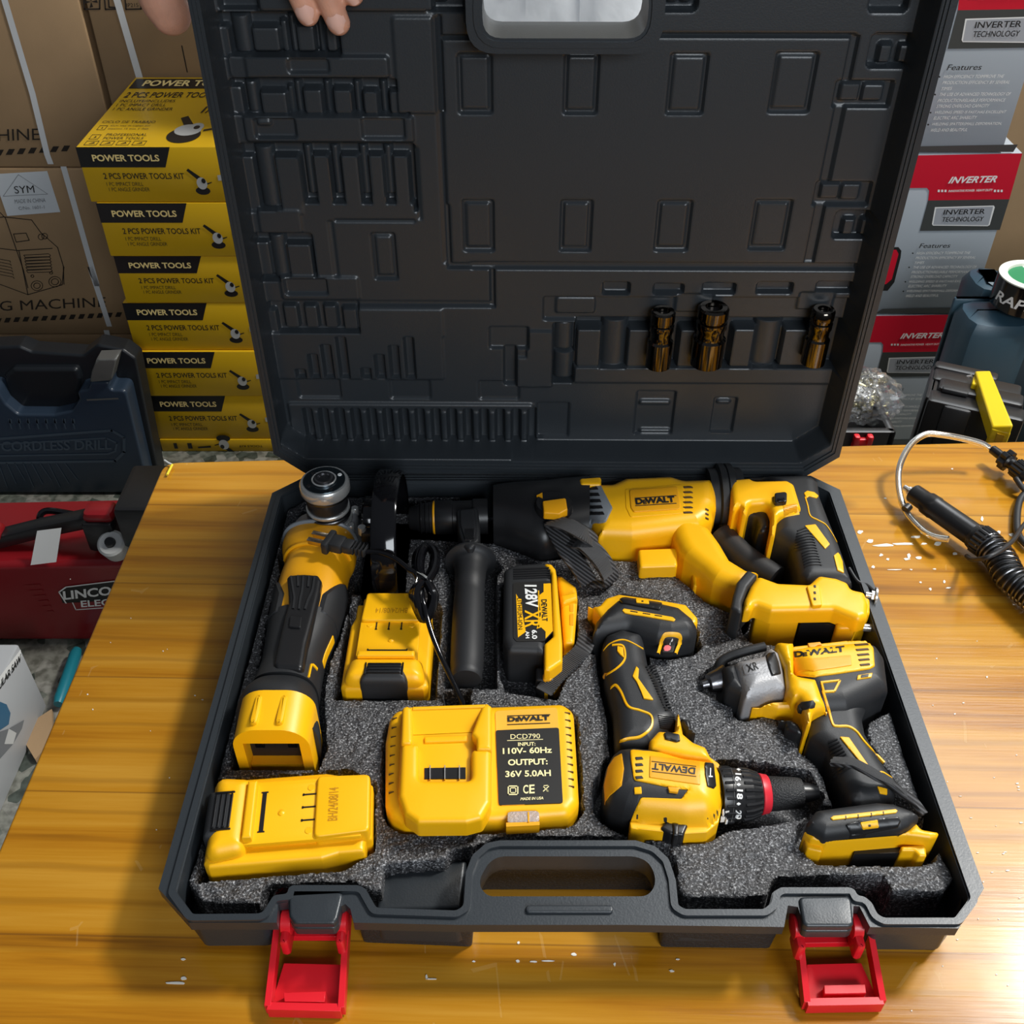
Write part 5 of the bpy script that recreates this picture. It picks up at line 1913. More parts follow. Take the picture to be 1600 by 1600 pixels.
# torque collar and chuck
cax = .044
q0, q1 = G(cH(850, 1305), cax), G(cH(1440, 1288), cax)
s2 = .715 / 1600 / 3.81
prof = [(0, 168), (.12, 168), (.13, 164), (.30, 152), (.31, 148), (.405, 124)]
g = MB(BLKP)
g.lathe(q0, q1, [(t, r * s2) for t, r in prof], None, 56)
n_r = 22
for k in range(n_r):
    a = 2 * math.pi * k / n_r
    ax_ = (q1 - q0).normalized()
    sd = ax_.cross(Vector((0, 0, 1))).normalized()
    upv = sd.cross(ax_)
    dv = sd * math.cos(a) + upv * math.sin(a)
    g.tube([q0.lerp(q1, .025) + dv * 168 * s2, q0.lerp(q1, .115) + dv * 168 * s2], .0011, n=6)
    g.tube([q0.lerp(q1, .215) + dv * 156 * s2, q0.lerp(q1, .29) + dv * 150 * s2, q0.lerp(q1, .39) + dv * 126 * s2], .0014, n=6)
g.build('torque_collar', dr)
g = MB(REDK)
g.lathe(q0.lerp(q1, .405), q0.lerp(q1, .495), [(0, 122 * s2), (.1, 127 * s2), (.9, 118 * s2), (1, 112 * s2)], None, 52)
g.build('chuck_ring', dr)
g = MB(mat('black_knurl', (.014, .014, .015), .5, bump=1, bscale=900))
g.lathe(q0.lerp(q1, .495), q0.lerp(q1, .83), [(0, 104 * s2), (.03, 108 * s2), (.85, 96 * s2), (1, 88 * s2)], None, 48)
g.lathe(q0.lerp(q1, .82), q1, [(0, 66 * s2), (.5, 58 * s2), (1, 40 * s2), (1, 20 * s2)], BLKP, 40)
g.build('chuck', dr)
axd = (q1 - q0)


def on_collar(Q):
    Q = np.atleast_2d(Q)
    t = ((Q[:, 0] - q0.x) * axd.x + (Q[:, 1] - q0.y) * axd.y) / axd.length_squared
    off = np.abs((Q[:, 0] - q0.x) * axd.y - (Q[:, 1] - q0.y) * axd.x) / axd.length
    r = np.interp(t, [p[0] for p in prof], [p[1] * s2 for p in prof])
    return q0.z + np.sqrt(np.maximum(r * r - off * off, 1e-8))


g = MB(WHITE)
for s_, y0, y1, x0 in (('16', 1175, 1222, 948), ('18', 1272, 1330, 958), ('20', 1396, 1448, 950)):
    txt(g, cH, s_, (x0, y0), (x0 - 2, y1), (x0 + 36, y0 + 3), .062, WHITE, .03, off=.0005, drape=on_collar)
for y in (1152, 1243, 1358):
    chip(g, cH, [(968, y - 9), (982, y), (968, y + 9), (954, y)], .062, on_collar, .0005, WHITE, .0008, .0001)
for q in ([(872, 1392), (880, 1388), (884, 1418), (876, 1418)], [(888, 1402), (912, 1398), (912, 1408), (890, 1412)], [(862, 1438), (888, 1434), (888, 1448), (862, 1450)], [(892, 1440), (906, 1438), (905, 1460), (892, 1462)]):
    chip(g, cH, q, .058, on_collar, .0005, WHITE, .0003, .0001)
stripe(g, cH, [(922, 1140), (938, 1220), (942, 1310), (938, 1400), (925, 1465)], .062, .0005, on_collar, .0005, mat('grey_line', (.10, .10, .10), .5))
g.build('collar_print', dr)
pocket(fb, .024, .004)
pocket(fpoly, .024, .002)
pocket(hd, .024, .003)
pocket(mb_, .026, .006)
pocket(sw, .024, .002)
pocket(rc(pp(cH, [(840, 1090), (1000, 1100), (1380, 1160), (1460, 1290), (1440, 1330), (1330, 1410), (840, 1490)], .046), .004), .026, .002)

# webbing wrist strap loose beside the drill foot
ws = MB(WEB)
ws.tube(spline([G(cC(1110, 1600), .046), G(cC(1190, 1500), .048), G(cC(1290, 1400), .050), G(cC(1380, 1310), .050), G(cC(1410, 1220), .047)], 8), 1, n=12, flat=(.0075, .0014), up=(0, 0, 1))
rb_ = MB(mat('webbing_rib', (.05, .05, .052), .7))
S = spline([G(cC(1110, 1600), .0476), G(cC(1190, 1500), .0496), G(cC(1290, 1400), .0516), G(cC(1380, 1310), .0516)], 12)
for i in range(len(S) - 1):
    p, t = S[i], (S[i + 1] - S[i]).normalized()
    sd = t.cross(Vector((0, 0, 1))).normalized() * .0068
    rb_.tube([p - sd, p + sd], .0007, n=5)
wso = thing('wrist_strap', 'black webbing wrist strap lying on the foam between the upright-label battery and the drill', 'strap', tuple(G(cC(1290, 1400), HF)))
ws.build('webbing', wso)
rb_.build('weave', wso)

# ---------------------------------------------------------------- impact driver
im = thing('impact_driver', 'yellow and black impact driver with grey metal nose at the right of the foam', 'impact driver', tuple(G(cI(800, 600), .02)))
HI = .072
blk, hib = pil(im, 'motor_cover', cI, [(560, 150), (700, 100), (1045, 75), (1112, 105), (1146, 215), (1158, 360), (1152, 450), (1108, 490), (1030, 535), (900, 600), (700, 610), (640, 450)], .02, HI, .016, BLK, .008)
hdl, hih = pil(im, 'rubber_grip', cI, [(690, 590), (760, 440), (900, 370), (1020, 390), (1045, 480), (1012, 560), (1040, 640), (1130, 790), (1215, 930), (1200, 1060), (1110, 1120), (990, 1140), (915, 1120), (850, 905), (790, 800), (690, 705)], .02, .062, .013, BLK, .006)
yly, hiy = pil(im, 'front_housing', cI, [(487, 98), (580, 84), (604, 126), (614, 290), (735, 306), (740, 340), (792, 560), (782, 600), (692, 622), (676, 702), (656, 692), (640, 585), (600, 548), (575, 540), (552, 445), (540, 300)], .02, HI + .0008, .009, YEL, .005)
g = MB(YEL)
chip(g, cI, [(600, 122), (920, 86), (1040, 84), (1084, 128), (1092, 235), (1060, 252), (735, 300), (620, 290)], HI, hib, .0016, YEL, .003, .0012)
g.build('top_shell', im)
his = lambda Q: hib(Q) + .0016
g = MB(YELD)
chip(g, cI, [(606, 200), (950, 168), (956, 228), (614, 282)], HI, his, .0007, YELD, .001)
chip(g, cI, [(692, 100), (765, 92), (778, 108), (700, 116)], HI, his, .0012, YELD, .001)
g.build('logo_plate', im)
g = MB(INK)
txt(g, cI, 'D WALT', (614, 182), (916, 146), (609, 146), HI, INK, .05, off=.0003, drape=his)
txt(g, cI, 'E', (664, 176), (692, 172), (661, 152), HI, INK, .05, off=.0003, drape=his)
for k in range(5):
    chip(g, cI, [(970 + k * 8, 102 + k * 30), (1048 + k * 3, 96 + k * 30), (1058 + k * 2, 106 + k * 30), (978 + k * 8, 112 + k * 30)], HI, his, .0006, mat('vent_dark', 'x'), .0005, .0002)
g.build('printing', im)
g = MB(CAST)
hn, hni = None, None
pn = rc(pp2(cI, [(255, 198), (430, 152), (442, 112), (488, 102), (540, 165), (562, 430), (500, 446), (350, 482), (305, 492), (270, 330)], .050, .067), .004)
hni = g.pillow(pn, Z(.02), Z(.070), .014)
g.build('gear_nose', im)
pil(im, 'front_lip', cI, [(350, 496), (400, 466), (480, 440), (640, 430), (640, 585), (600, 548), (500, 552), (420, 530)], .02, .058, .006, YEL, .004)
g = MB(BLK)
g.pillow(rc(pp2(cI, [(178, 250), (200, 218), (268, 194), (295, 330), (322, 488), (235, 445), (198, 405)], .044, .062), .005), Z(.02), Z(.064), .010)
g.tube(spline([G(cI(160, 250), .045), G(cI(190, 195), .05), G(cI(300, 150), .055), G(cI(440, 115), .058)], 6), .004, n=10)
g.build('nose_bumper', im)
g = MB(BLKP)
q0_, q1_ = G(cI(62, 345), .045), G(cI(200, 310), .045)
g.lathe(q0_, q1_, [(0, .0035), (.25, .0042), (.3, .0075), (.7, .0095), (1, .012)], DSTEEL, 24)
g.build('bit_holder', im)
g = MB(BLKP)
chip(g, cI, [(442, 172), (460, 156), (498, 152), (520, 210), (535, 280), (480, 292), (460, 240)], .069, hni, .0014, BLKP, .003, .001)
chip(g, cI, [(300, 232), (405, 215), (412, 268), (318, 288)], .070, hni, .0006, CAST, .002)
g.build('lamp_window', im)
g = MB(INK)
txt(g, cI, 'XR', (338, 272), (404, 252), (322, 228), .070, INK, .01, off=.0010, drape=hni)
g.build('nose_print', im)
g = MB(BLKP)
chip(g, cI, [(632, 470), (655, 450), (725, 440), (740, 458), (735, 480), (660, 500), (640, 495)], HI, hiy, .0016, BLK, .004, .001)
g.build('direction_button', im)
pil(im, 'trigger', cI, [(512, 560), (600, 545), (640, 585), (655, 690), (615, 685), (552, 650), (548, 600)], .02, .056, .006, BLKP, .004)
ac = MB(YEL)
for q in ([(770, 330), (885, 318)], [(885, 318), (852, 382)], [(852, 382), (786, 386)], [(775, 330), (790, 388)]):
    stripe(ac, cI, q, HI - .002, .0022, hib, .0010, YEL, False)
chip(ac, cI, [(990, 290), (1078, 275), (1072, 302), (985, 315)], HI - .003, hib, .0012, YEL, .001)
chip(ac, cI, [(1012, 286), (1058, 279), (1054, 296), (1010, 302)], HI - .003, lambda Q: hib(Q) + .0012, .0005, INK, .0005, .0001)


def hih2(Q):
    return np.maximum(hih(Q), np.where(sdf(Q, blk) > 0, hib(Q), 0))


stripe(ac, cI, [(784, 380), (815, 480), (842, 575), (870, 590), (935, 592), (985, 622), (1030, 680), (1100, 755), (1150, 808)], .064, .0024, hih2, .0010, YEL)
chip(ac, cI, [(882, 655), (938, 660), (1055, 828), (1030, 838)], .062, hih, .0012, YEL, .001)
stripe(ac, cI, [(1115, 872), (1140, 866), (1195, 900)], .058, .0022, hih, .0010, YEL)
chip(ac, cI, [(1105, 950), (1165, 966), (1166, 1000), (1122, 992)], .060, hih, .0012, YEL, .001)
ac.build('grip_accent', im)
g = MB(BLKP)
for k in range(10):
    stripe(g, cI, [(815 + k * 4, 690 + k * 22), (870 + k * 10, 668 + k * 18)], .061, .0016, hih, .0010, BLKP, False)
g.build('grip_ribs', im)
yf, hyf = pil(im, 'slide_foot', cI, [(664, 1235), (690, 1208), (785, 1268), (1240, 1232), (1290, 1205), (1330, 1148), (1372, 1200), (1440, 1212), (1470, 1245), (1435, 1308), (1395, 1318), (1260, 1300), (785, 1340), (695, 1318)], .02, .056, .004, YEL, .003)
g = MB(YEL)
g.pillow(rc(pp(cI, [(1250, 1300), (1395, 1290), (1405, 1362), (1360, 1362), (1330, 1330), (1250, 1330)], .046), .002), Z(.02), Z(.046), .002)
g.build('slide_rail', im)
g = MB(YEL)
g.pillow(rc(pp(cI, [(668, 1245), (780, 1300), (785, 1340), (690, 1318)], .048), .002), Z(.02), Z(.048), .002)
g.build('slide_rail', im)
g = MB(BLKP)
g.prism(pp(cI, [(970, 1315), (1240, 1300), (1240, 1345), (970, 1352)], .040), Z(.022), Z(.0402))
g.build('terminal_block', im)
fbi, hfi = pil(im, 'foot_cover', cI, [(668, 1195), (745, 1080), (905, 1058), (1100, 1032), (1200, 1040), (1310, 1080), (1368, 1140), (1292, 1208), (1242, 1228), (940, 1252), (788, 1272)], .03, .066, .008, BLK, .005, lo=.056)
g = MB(BLKP)
chip(g, cI, [(916, 1178), (1000, 1155), (1230, 1130), (1246, 1160), (1230, 1195), (955, 1248)], .066, hfi, .0016, BLKP, .003, .001)
chip(g, cI, [(1005, 1165), (1108, 1150), (1116, 1195), (1022, 1206)], .067, lambda Q: hfi(Q) + .0016, .0010, YEL, .001)
chip(g, cI, [(1054, 1178), (1068, 1176), (1070, 1186), (1056, 1188)], .068, lambda Q: hfi(Q) + .0026, .0003, INK, .0006, .0001)
chip(g, cI, [(828, 1138), (845, 1126), (1215, 1086), (1228, 1096), (1218, 1108), (842, 1150)], .066, hfi, .0010, YEL, .0015)
for x, y in ((918, 1136), (992, 1128), (1070, 1119), (1142, 1110)):
    stripe(g, cI, [(x, y - 8), (x + 2, y + 8)], .066, .0008, hfi, .0014, INK, False)
g.build('belt_hook_mount', im)
sg = MB(WEB)
sp3 = spline([G(cI(840, 800), .066), G(cI(900, 805), .071), G(cI(960, 812), .073), G(cI(1040, 850), .0725), G(cI(1110, 890), .071), G(cI(1190, 930), .066), G(cI(1250, 985), .056), G(cI(1320, 1030), .050), G(cI(1385, 1115), .047)], 7)
sg.tube(sp3, 1, n=12, flat=(.0036, .0022))
for i in range(0, len(sp3) - 12):
    for u in (0, .5):
        p = sp3[i].lerp(sp3[i + 1], u)
        t = (sp3[i + 1] - sp3[i]).normalized()
        sd = t.cross(Vector((0, 0, 1))).normalized() * .0034
        sg.tube([p - sd + Vector((0, 0, .0018)), p + Vector((0, 0, .0026)), p + sd + Vector((0, 0, .0018))], .0006, mat('webbing_rib', 'x'), n=5)
sg.build('wrist_strap', im)
pocket(blk, .026, .005)
pocket(hdl, .024, .005)
pocket(yly, .024, .001)
pocket(pn, .026, .004)
pocket(rc(pp(cI, [(50, 290), (200, 180), (320, 480), (200, 430), (70, 360)], .045), .003), .024, .001)
pocket(rc(pp(cI, [(650, 1190), (760, 1070), (1320, 1060), (1490, 1240), (1440, 1370), (1300, 1390), (760, 1380), (650, 1280)], .046), .006), .020, .001)
POCKETS.append((pp(cI, [(850, 900), (1040, 640), (1290, 1000), (1380, 1100), (1000, 1080)], .046), .018))

# ---------------------------------------------------------------- the foam
inn = rc(grow(INN, -.003), .003)
FOAMF = [cJ(180, 690), cJ(262, 802), cJ(588, 815), cJ(592, 742), cJ(640, 702), cJ(1080, 688), cJ(1190, 745), cJ(1245, 735), cJ(1250, 600), cK(0, 215), cK(180, 206), cK(222, 152), cK(312, 142), cK(450, 92), cK(1120, 88),
         cK(1285, 132), cK(1330, 205), cK(1348, 392), cM(270, 538), cM(286, 470), cM(312, 436), cM(560, 428), cM(868, 428), cM(900, 478), cM(905, 512), cM(1190, 512), cM(1245, 440)]
FOAM = [tuple(G(p, HF)[:2]) for p in FOAMF]
FOAM = FOAM + [(.297, .400), (.3030, .762), (.288, .7795), (-.196, .7795), (-.2185, .760), (-.2195, .385)]
FOAM = rc(FOAM, .006, 3)
fa = np.array(FOAM)
cell = .0011
xx, yy = np.meshgrid(np.arange(fa[:, 0].min() - .004, fa[:, 0].max() + .004, cell), np.arange(fa[:, 1].min() - .004, fa[:, 1].max() + .004, cell))
Q = np.stack([xx.ravel(), yy.ravel()], 1)
rg_ = np.random.default_rng(5)
wob = rg_.normal(0, 1, xx.shape)
for _ in range(6):
    kk = np.pad(wob, 1, 'edge')
    wob = (kk[1:-1, 1:-1] * 2 + kk[:-2, 1:-1] + kk[2:, 1:-1] + kk[1:-1, :-2] + kk[1:-1, 2:]) / 6
wob /= wob.std()
sf = sdf(Q, FOAM).reshape(xx.shape)
dep = np.zeros(xx.shape)
for poly, d in POCKETS:
    pa_ = np.array(poly)
    lo, hi = pa_.min(0) - .004, pa_.max(0) + .004
    ok = (xx > lo[0]) & (xx < hi[0]) & (yy > lo[1]) & (yy < hi[1])
    if not ok.any():
        continue
    s = sdf(np.stack([xx[ok], yy[ok]], 1), poly) + .0004 * wob[ok]
    dep[ok] = np.maximum(dep[ok], d * np.clip((s + .0012) / .0022, 0, 1))
zz = Z(HF) - dep + .00035 * wob * (1 - np.clip(dep / .01, 0, 1))
rim_ = np.clip((.003 - sf) / .003, 0, 1)
zz -= .0016 * rim_ ** 2
zz = np.where(sf < .0003, Z(.013), zz)
keep = sf > -.0020
idx = -np.ones(xx.size, int)
ids = np.flatnonzero(keep.ravel())
idx[ids] = np.arange(len(ids))
idx = idx.reshape(xx.shape)
V = np.stack([xx, yy, zz], 2).reshape(-1, 3)[ids]
q = np.stack([idx[:-1, :-1], idx[:-1, 1:], idx[1:, 1:], idx[1:, :-1]], 2).reshape(-1, 4)
q = q[(q >= 0).all(1)]


def foam_material():
    m = bpy.data.materials.new('grey_foam')
    m.use_nodes = True
    N, L = m.node_tree.nodes, m.node_tree.links
    b = N['Principled BSDF']
    t = N.new('ShaderNodeTexCoord')
    n = N.new('ShaderNodeTexNoise')
    n.inputs['Scale'].default_value = 620
    n.inputs['Detail'].default_value = 3
    n.inputs['Roughness'].default_value = .65
    L.new(t.outputs['Object'], n.inputs['Vector'])
    r = N.new('ShaderNodeValToRGB')
    e = r.color_ramp.elements
    e[0].position = .40
    e[0].color = (.012, .012, .014, 1)
    e[1].position = .70
    e[1].color = (.46, .465, .48, 1)  # pale specks: glints off the foam cells put into its colour
    x = e.new(.55)
    x.color = (.062, .063, .068, 1)
    L.new(n.outputs[0], r.inputs[0])
    L.new(r.outputs[0], b.inputs['Base Color'])
    b.inputs['Roughness'].default_value = .42
    b.inputs['Specular IOR Level'].default_value = .5
    bp = N.new('ShaderNodeBump')
    bp.inputs['Strength'].default_value = .9
    bp.inputs['Distance'].default_value = .0012
    L.new(n.outputs[0], bp.inputs['Height'])
    L.new(bp.outputs[0], b.inputs['Normal'])
    return m


fm = MB(foam_material())
fm.add(V.tolist(), q.tolist())
fo = fm.build('foam_insert', smooth=60)
tag(fo, 'speckled dark grey foam insert with cut-out pockets filling the case base', 'foam insert')

# ================================================================ BEHIND THE TABLE
CARD = mat('brown_cardboard', (.36, .235, .125), .75, var=.10, vscale=5, bump=.15, bscale=300)
CARDL = mat('cardboard_edge', (.42, .29, .165), .75)
KRAFTINK = mat('carton_ink', (.020, .014, .010), .6)
STRAP = mat('white_strapping', (.72, .74, .76), .35)
BOXY = mat('yellow_carton', (.78, .47, .012), .32, bump=.12, bscale=40)
BOXK = mat('black_carton_print', (.014, .014, .015), .35)
GOLD = mat('gold_print', (.92, .72, .30), .45)
PALE = mat('tool_picture_grey', (.55, .56, .55), .4)

# ---------------------------------------------------------------- the stack of yellow kit boxes
BW, BD = .42, .40


def rect_f(mb, x0, z0, x1, z1, m, y=-.0006, sk=0):
    mb.add([(x0, y, z0), (x1, y, z0), (x1 + sk, y, z1), (x0, y, z1)], [(0, 1, 2, 3)], m)


def T_f(mb, s, x0, z0, x1, z1, m, bold=0, shear=0, y=-.0012):
    mb.text(s, (x0, y, z0), (x1, y, z0), (x0, y, z1), m, bold, shear, off=.0002)


def T_t(mb, s, x0, y0, x1, y1, z, m, bold=0, shear=0):
    mb.text(s, (x0, y0, z), (x1, y0, z), (x0, y1, z), m, bold, shear, off=.0008)


def ell(mb, cx, cz, rx, rz, m, y=-.0014, rot=0):
    n = 20
    V = []
    for k in range(n):
        a = 2 * math.pi * k / n
        x, z = rx * math.cos(a), rz * math.sin(a)
        V.append((cx + x * math.cos(rot) - z * math.sin(rot), y, cz + x * math.sin(rot) + z * math.cos(rot)))
    mb.poly(V, m)


def grinder_picture(mb, x, z, s, fl=1):
    """small printed picture of an angle grinder"""
    ell(mb, x + .002 * s, z - .018 * s * fl, .014 * s, .008 * s, BOXK, -.0009)
    mb.poly([(x - .022 * s, -.0012, z + .022 * s * fl), (x - .018 * s, -.0012, z + .026 * s * fl), (x + .004 * s, -.0012, z + .008 * s * fl), (x - .001 * s, -.0012, z + .001 * s * fl)][::fl], BOXK)
    ell(mb, x + .003 * s, z - .003 * s * fl, .010 * s, .012 * s, PALE, -.0016)
    ell(mb, x + .007 * s, z + .002 * s * fl, .004 * s, .005 * s, BOXK, -.0019)
    mb.poly([(x + .012 * s, -.0012, z - .006 * s * fl), (x + .022 * s, -.0012, z - .002 * s * fl), (x + .022 * s, -.0012, z + .000 * s * fl), (x + .012 * s, -.0012, z - .003 * s * fl)][::fl], BOXK)


def kit_box(root, h, flip=False, top=False):
    b = MB(BOXY)
    b.box((0, 0, 0), (BW, BD, h), bev=.002)
    b.build('carton', root)
    p = MB(BOXK)
    if not flip:
        p.add([(-.0002, -.0006, h * .64), (.160, -.0006, h * .64), (.176, -.0006, h), (-.0002, -.0006, h)], [(0, 1, 2, 3)])
        T_f(p, 'POWER TOOLS', .026, h * .75, .152, h * .87, GOLD, .03)
        T_f(p, '2 PCS POWER TOOLS KIT', .038, h * .43, .192, h * .54, BOXK, .015)
        T_f(p, '1 PC IMPACT DRILL', .040, h * .305, .110, h * .375, BOXK, 0)
        T_f(p, '1 PC ANGLE GRINDER', .042, h * .205, .120, h * .275, BOXK, 0)
        grinder_picture(p, .220, h * .38, 1.0)
        p.poly([(.255, -.001, h * .40), (.285, -.001, h * .42), (.285, -.001, h * .54), (.255, -.001, h * .50)], PALE)
    else:
        p.text('TOOLS KIT', (.235, -.0012, h * .55), (.180, -.0012, h * .55), (.235, -.0012, h * .38), BOXK, .015, off=.0002)
        grinder_picture(p, .150, h * .50, -1.15, 1)
        for x, w_ in ((.030, .008), (.062, .010)):
            rect_f(p, x, h * .25, x + w_, h * .72, BOXK, -.001)
        p.poly([(.085, -.001, h * .28), (.115, -.001, h * .34), (.115, -.001, h * .50), (.085, -.001, h * .40)], BOXK)
    p.build('front_print', root)
    if top:
        t = MB(BOXK)
        z = h + .0005
        t.add([(.006, BD - .012, z), (BW - .02, BD - .012, z), (BW - .02, BD - .075, z), (.006, BD - .075, z)], [(3, 2, 1, 0)])
        T_t(t, 'POWER TOOLS', .03, BD - .062, .23, BD - .024, z, GOLD, .03)
        T_t(t, '2 PCS POWER TOOLS KIT', .012, BD - .132, .235, BD - .100, z, BOXK, .01, .1)
        T_t(t, 'INCLUYE/INCLUDES', .012, BD - .160, .125, BD - .145, z, BOXK, 0)
        T_t(t, '1 PC IMPACT DRILL', .012, BD - .184, .112, BD - .168, z, BOXK, 0)
        T_t(t, '1 PC ANGLE GRINDER', .012, BD - .208, .132, BD - .192, z, BOXK, 0)
        T_t(t, '1/2"', .192, BD - .222, .235, BD - .184, z, BOXK, .02, .2)
        T_t(t, 'CICLO DE TRABAJO', .012, .118, .116, .134, z, BOXK, 0)
        T_t(t, 'Ciclo max de trabajo por', .034, .102, .112, .111, z, BOXK, 0)
        T_t(t, 'maximo 15 min. y deja', .034, .086, .112, .095, z, BOXK, 0)
        T_t(t, 'PROFESSIONAL', .040, .054, .118, .066, z, BOXK, 0)
        T_t(t, 'POWER TOOLS', .040, .036, .116, .048, z, BOXK, 0)
        for x0, y0, x1, y1 in ((.012, .086, .028, .110), (.012, .038, .030, .062), (.012, .008, .036, .030), (.042, .008, .066, .030), (.072, .008, .096, .030), (.102, .008, .126, .030)):
            w_ = .0012
            for q in ((x0, y0, x1, y0 + w_ * 1.6), (x0, y1 - w_ * 1.6, x1, y1), (x0, y0, x0 + w_, y1), (x1 - w_, y0, x1, y1)):
                t.add([(q[0], q[1], z), (q[2], q[1], z), (q[2], q[3], z), (q[0], q[3], z)], [(0, 1, 2, 3)])
            t.add([(x0 + .007, y0 + .007, z), (x1 - .006, y0 + .009, z), (x1 - .008, y1 - .006, z)], [(0, 1, 2)])
        # picture of a grinder printed flat on the lid
        el = lambda cx, cy, rx, ry, m, dz: t.poly([(cx + rx * math.cos(a), cy + ry * math.sin(a), z + dz) for a in np.linspace(0, 2 * math.pi, 24, endpoint=False)], m)
        el(.188, .058, .032, .040, BOXK, .0002)
        t.add([(.160, .150, z + .0003), (.172, .162, z + .0003), (.198, .105, z + .0003), (.182, .095, z + .0003)], [(3, 2, 1, 0)], BOXK)
        el(.190, .085, .026, .030, PALE, .0004)
        el(.203, .100, .014, .022, PALE, .0006)
        el(.204, .098, .006, .010, BOXK, .0008)
        t.add([(.220, .078, z + .0003), (.245, .092, z + .0003), (.245, .100, z + .0003), (.220, .088, z + .0003)], [(0, 1, 2, 3)], BOXK)
        t.build('top_print', root)


YS = 1.90
bounds = [(118, 229, 310), (150, 316, 396), (177, 400, 470), (190, 474, 545), (208, 548, 614), (228, 618, 682), (249, 686, None)]
labels = ['topmost yellow tool kit carton of the stack, its printed lid showing', 'yellow tool kit carton second from the top of the stack', 'yellow tool kit carton third from the top of the stack',
          'yellow tool kit carton fourth from the top of the stack', 'scuffed yellow tool kit carton third from the bottom of the stack', 'yellow tool kit carton just above the upside-down one', 'lowest yellow tool kit carton in the stack, printed upside down']
tops = [FY((bounds[i][0], bounds[i][1]), YS) for i in range(7)]
for i in range(7):
    zt = tops[i].z
    zb = tops[i + 1].z + .0 if i < 6 else max(0, zt - (tops[5].z - tops[6].z))
    h = zt - zb - .0012
    r = thing('tool_kit_box', labels[i], 'box', (tops[i].x, YS + rnd.uniform(-.004, .004), zb + .0004), 'yellow tool kit boxes in the stack', local=True)
    kit_box(r, h, flip=(i == 6), top=(i == 0))
if zb > .012:
    pal = MB(mat('pallet_wood', (.30, .20, .10), .8))
    for k in range(5):
        pal.box((-.86 + k * .11, YS - .02, zb - .016), (-.86 + k * .11 + .09, YS + .42, zb - .001))
    for k in range(3):
        pal.box((-.86, YS - .02 + .19 * k, 0), (-.33, YS + .04 + .19 * k, zb - .016))
    tag(pal.build('pallet', origin=(-.6, YS + .2, 0)), 'low wooden pallet under the stack of yellow tool kit cartons', 'pallet')

# ---------------------------------------------------------------- brown welding machine cartons on the left
YB = 2.31


def carton(name, label, x0, x1, y0, y1, z0, z1, group=None, seam=True):
    r = thing(name, label, 'box', ((x0 + x1) / 2, (y0 + y1) / 2, z0), group)
    b = MB(CARD)
    b.box((x0, y0, z0), (x1, y1, z1), bev=.004)
    b.build('carton', r)
    return r


xr = -.902
zA = FY((60, 262), YB).z
zB = FY((60, 521), YB).z
hgt = zA - zB
grp = 'brown welding machine cartons'
u = carton('machine_carton', 'brown strapped carton, upper left of the picture, lettering ending in HINE', xr - .62, xr, YB, YB + .26, zA + .001, zA + .47, grp)
m_c = carton('machine_carton', 'brown strapped carton with a white paper label and a line drawing of a welder', xr - .62, xr, YB - .005, YB + .26, zB + .001, zA - .001, grp)
l_c = carton('machine_carton', 'lowest brown carton in the left stack, its lettering printed upside down', xr - .62, xr - .002, YB - .005, YB + .26, .001, zB - .001, grp)


def on_y(mb, pts, Y, m):
    """a flat printed or stuck-on shape on an upright carton face"""
    mb.add([FY(p, Y) for p in pts], [tuple(range(len(pts)))], m)


def ty(mb, s, A, B, C, Y, m, bold=0, shear=0):
    a, b_, c = FY(A, Y), FY(B, Y), FY(C, Y)
    if (b_ - a).cross(c - a).y > 0:
        pass
    mb.text(s, a, b_, c, m, bold, shear, off=.0005)


def line_y(mb, pts, Y, w, m, closed=False):
    P = [FY(p, Y) for p in pts]
    if closed:
        P.append(P[0])
    for a, b_ in zip(P[:-1], P[1:]):
        d = (b_ - a)
        if d.length < 1e-6:
            continue
        d.normalize()
        n_ = Vector((-d.z, 0, d.x)) * (w / 2)
        mb.add([a - n_ - d * w * .3, b_ - n_ + d * w * .3, b_ + n_ + d * w * .3, a + n_ - d * w * .3], [(0, 1, 2, 3)], m)


def hazard(mb, c, x0, x1, y0, y1, Y, k, sk=-18):
    """a row of slanted printed bars"""
    for i in range(k):
        a = x0 + (x1 - x0) * i / k
        w = (x1 - x0) / k * .55
        yy0 = y0[0] + (y0[1] - y0[0]) * i / k
        hh = y1
        on_y(mb, [c(a, yy0 + hh), c(a + w, yy0 + hh), c(a + w - sk, yy0), c(a - sk, yy0)], Y, KRAFTINK)


Yp = YB - .0012
p = MB(KRAFTINK)
ty(p, 'WELDING MACHINE', cS(-760, 800), cS(222, 778), cS(-770, 735), Yp, KRAFTINK, 0)
hazard(p, cS, -30, 400, (832, 805), 32, Yp, 7)
on_y(p, [cS(340, 1060), cS(1, 1090), cS(1, 1090)], Yp, KRAFTINK) if False else None
ty(p, 'WELDING', cS(352, 48), cS(640, 30), cS(330, -10), Yp, KRAFTINK, .02, 0) if False else None
p.build('printing', u)
st = MB(STRAP)


def strap(mb, pts, Y, w):
    P = [FY(q, Y) for q in pts]
    V = []
    for q in P:
        V += [(q.x - w / 2, q.y, q.z), (q.x + w / 2, q.y, q.z)]
    mb.add(V, [(2 * i, 2 * i + 1, 2 * i + 3, 2 * i + 2)[::-1] for i in range(len(P) - 1)])


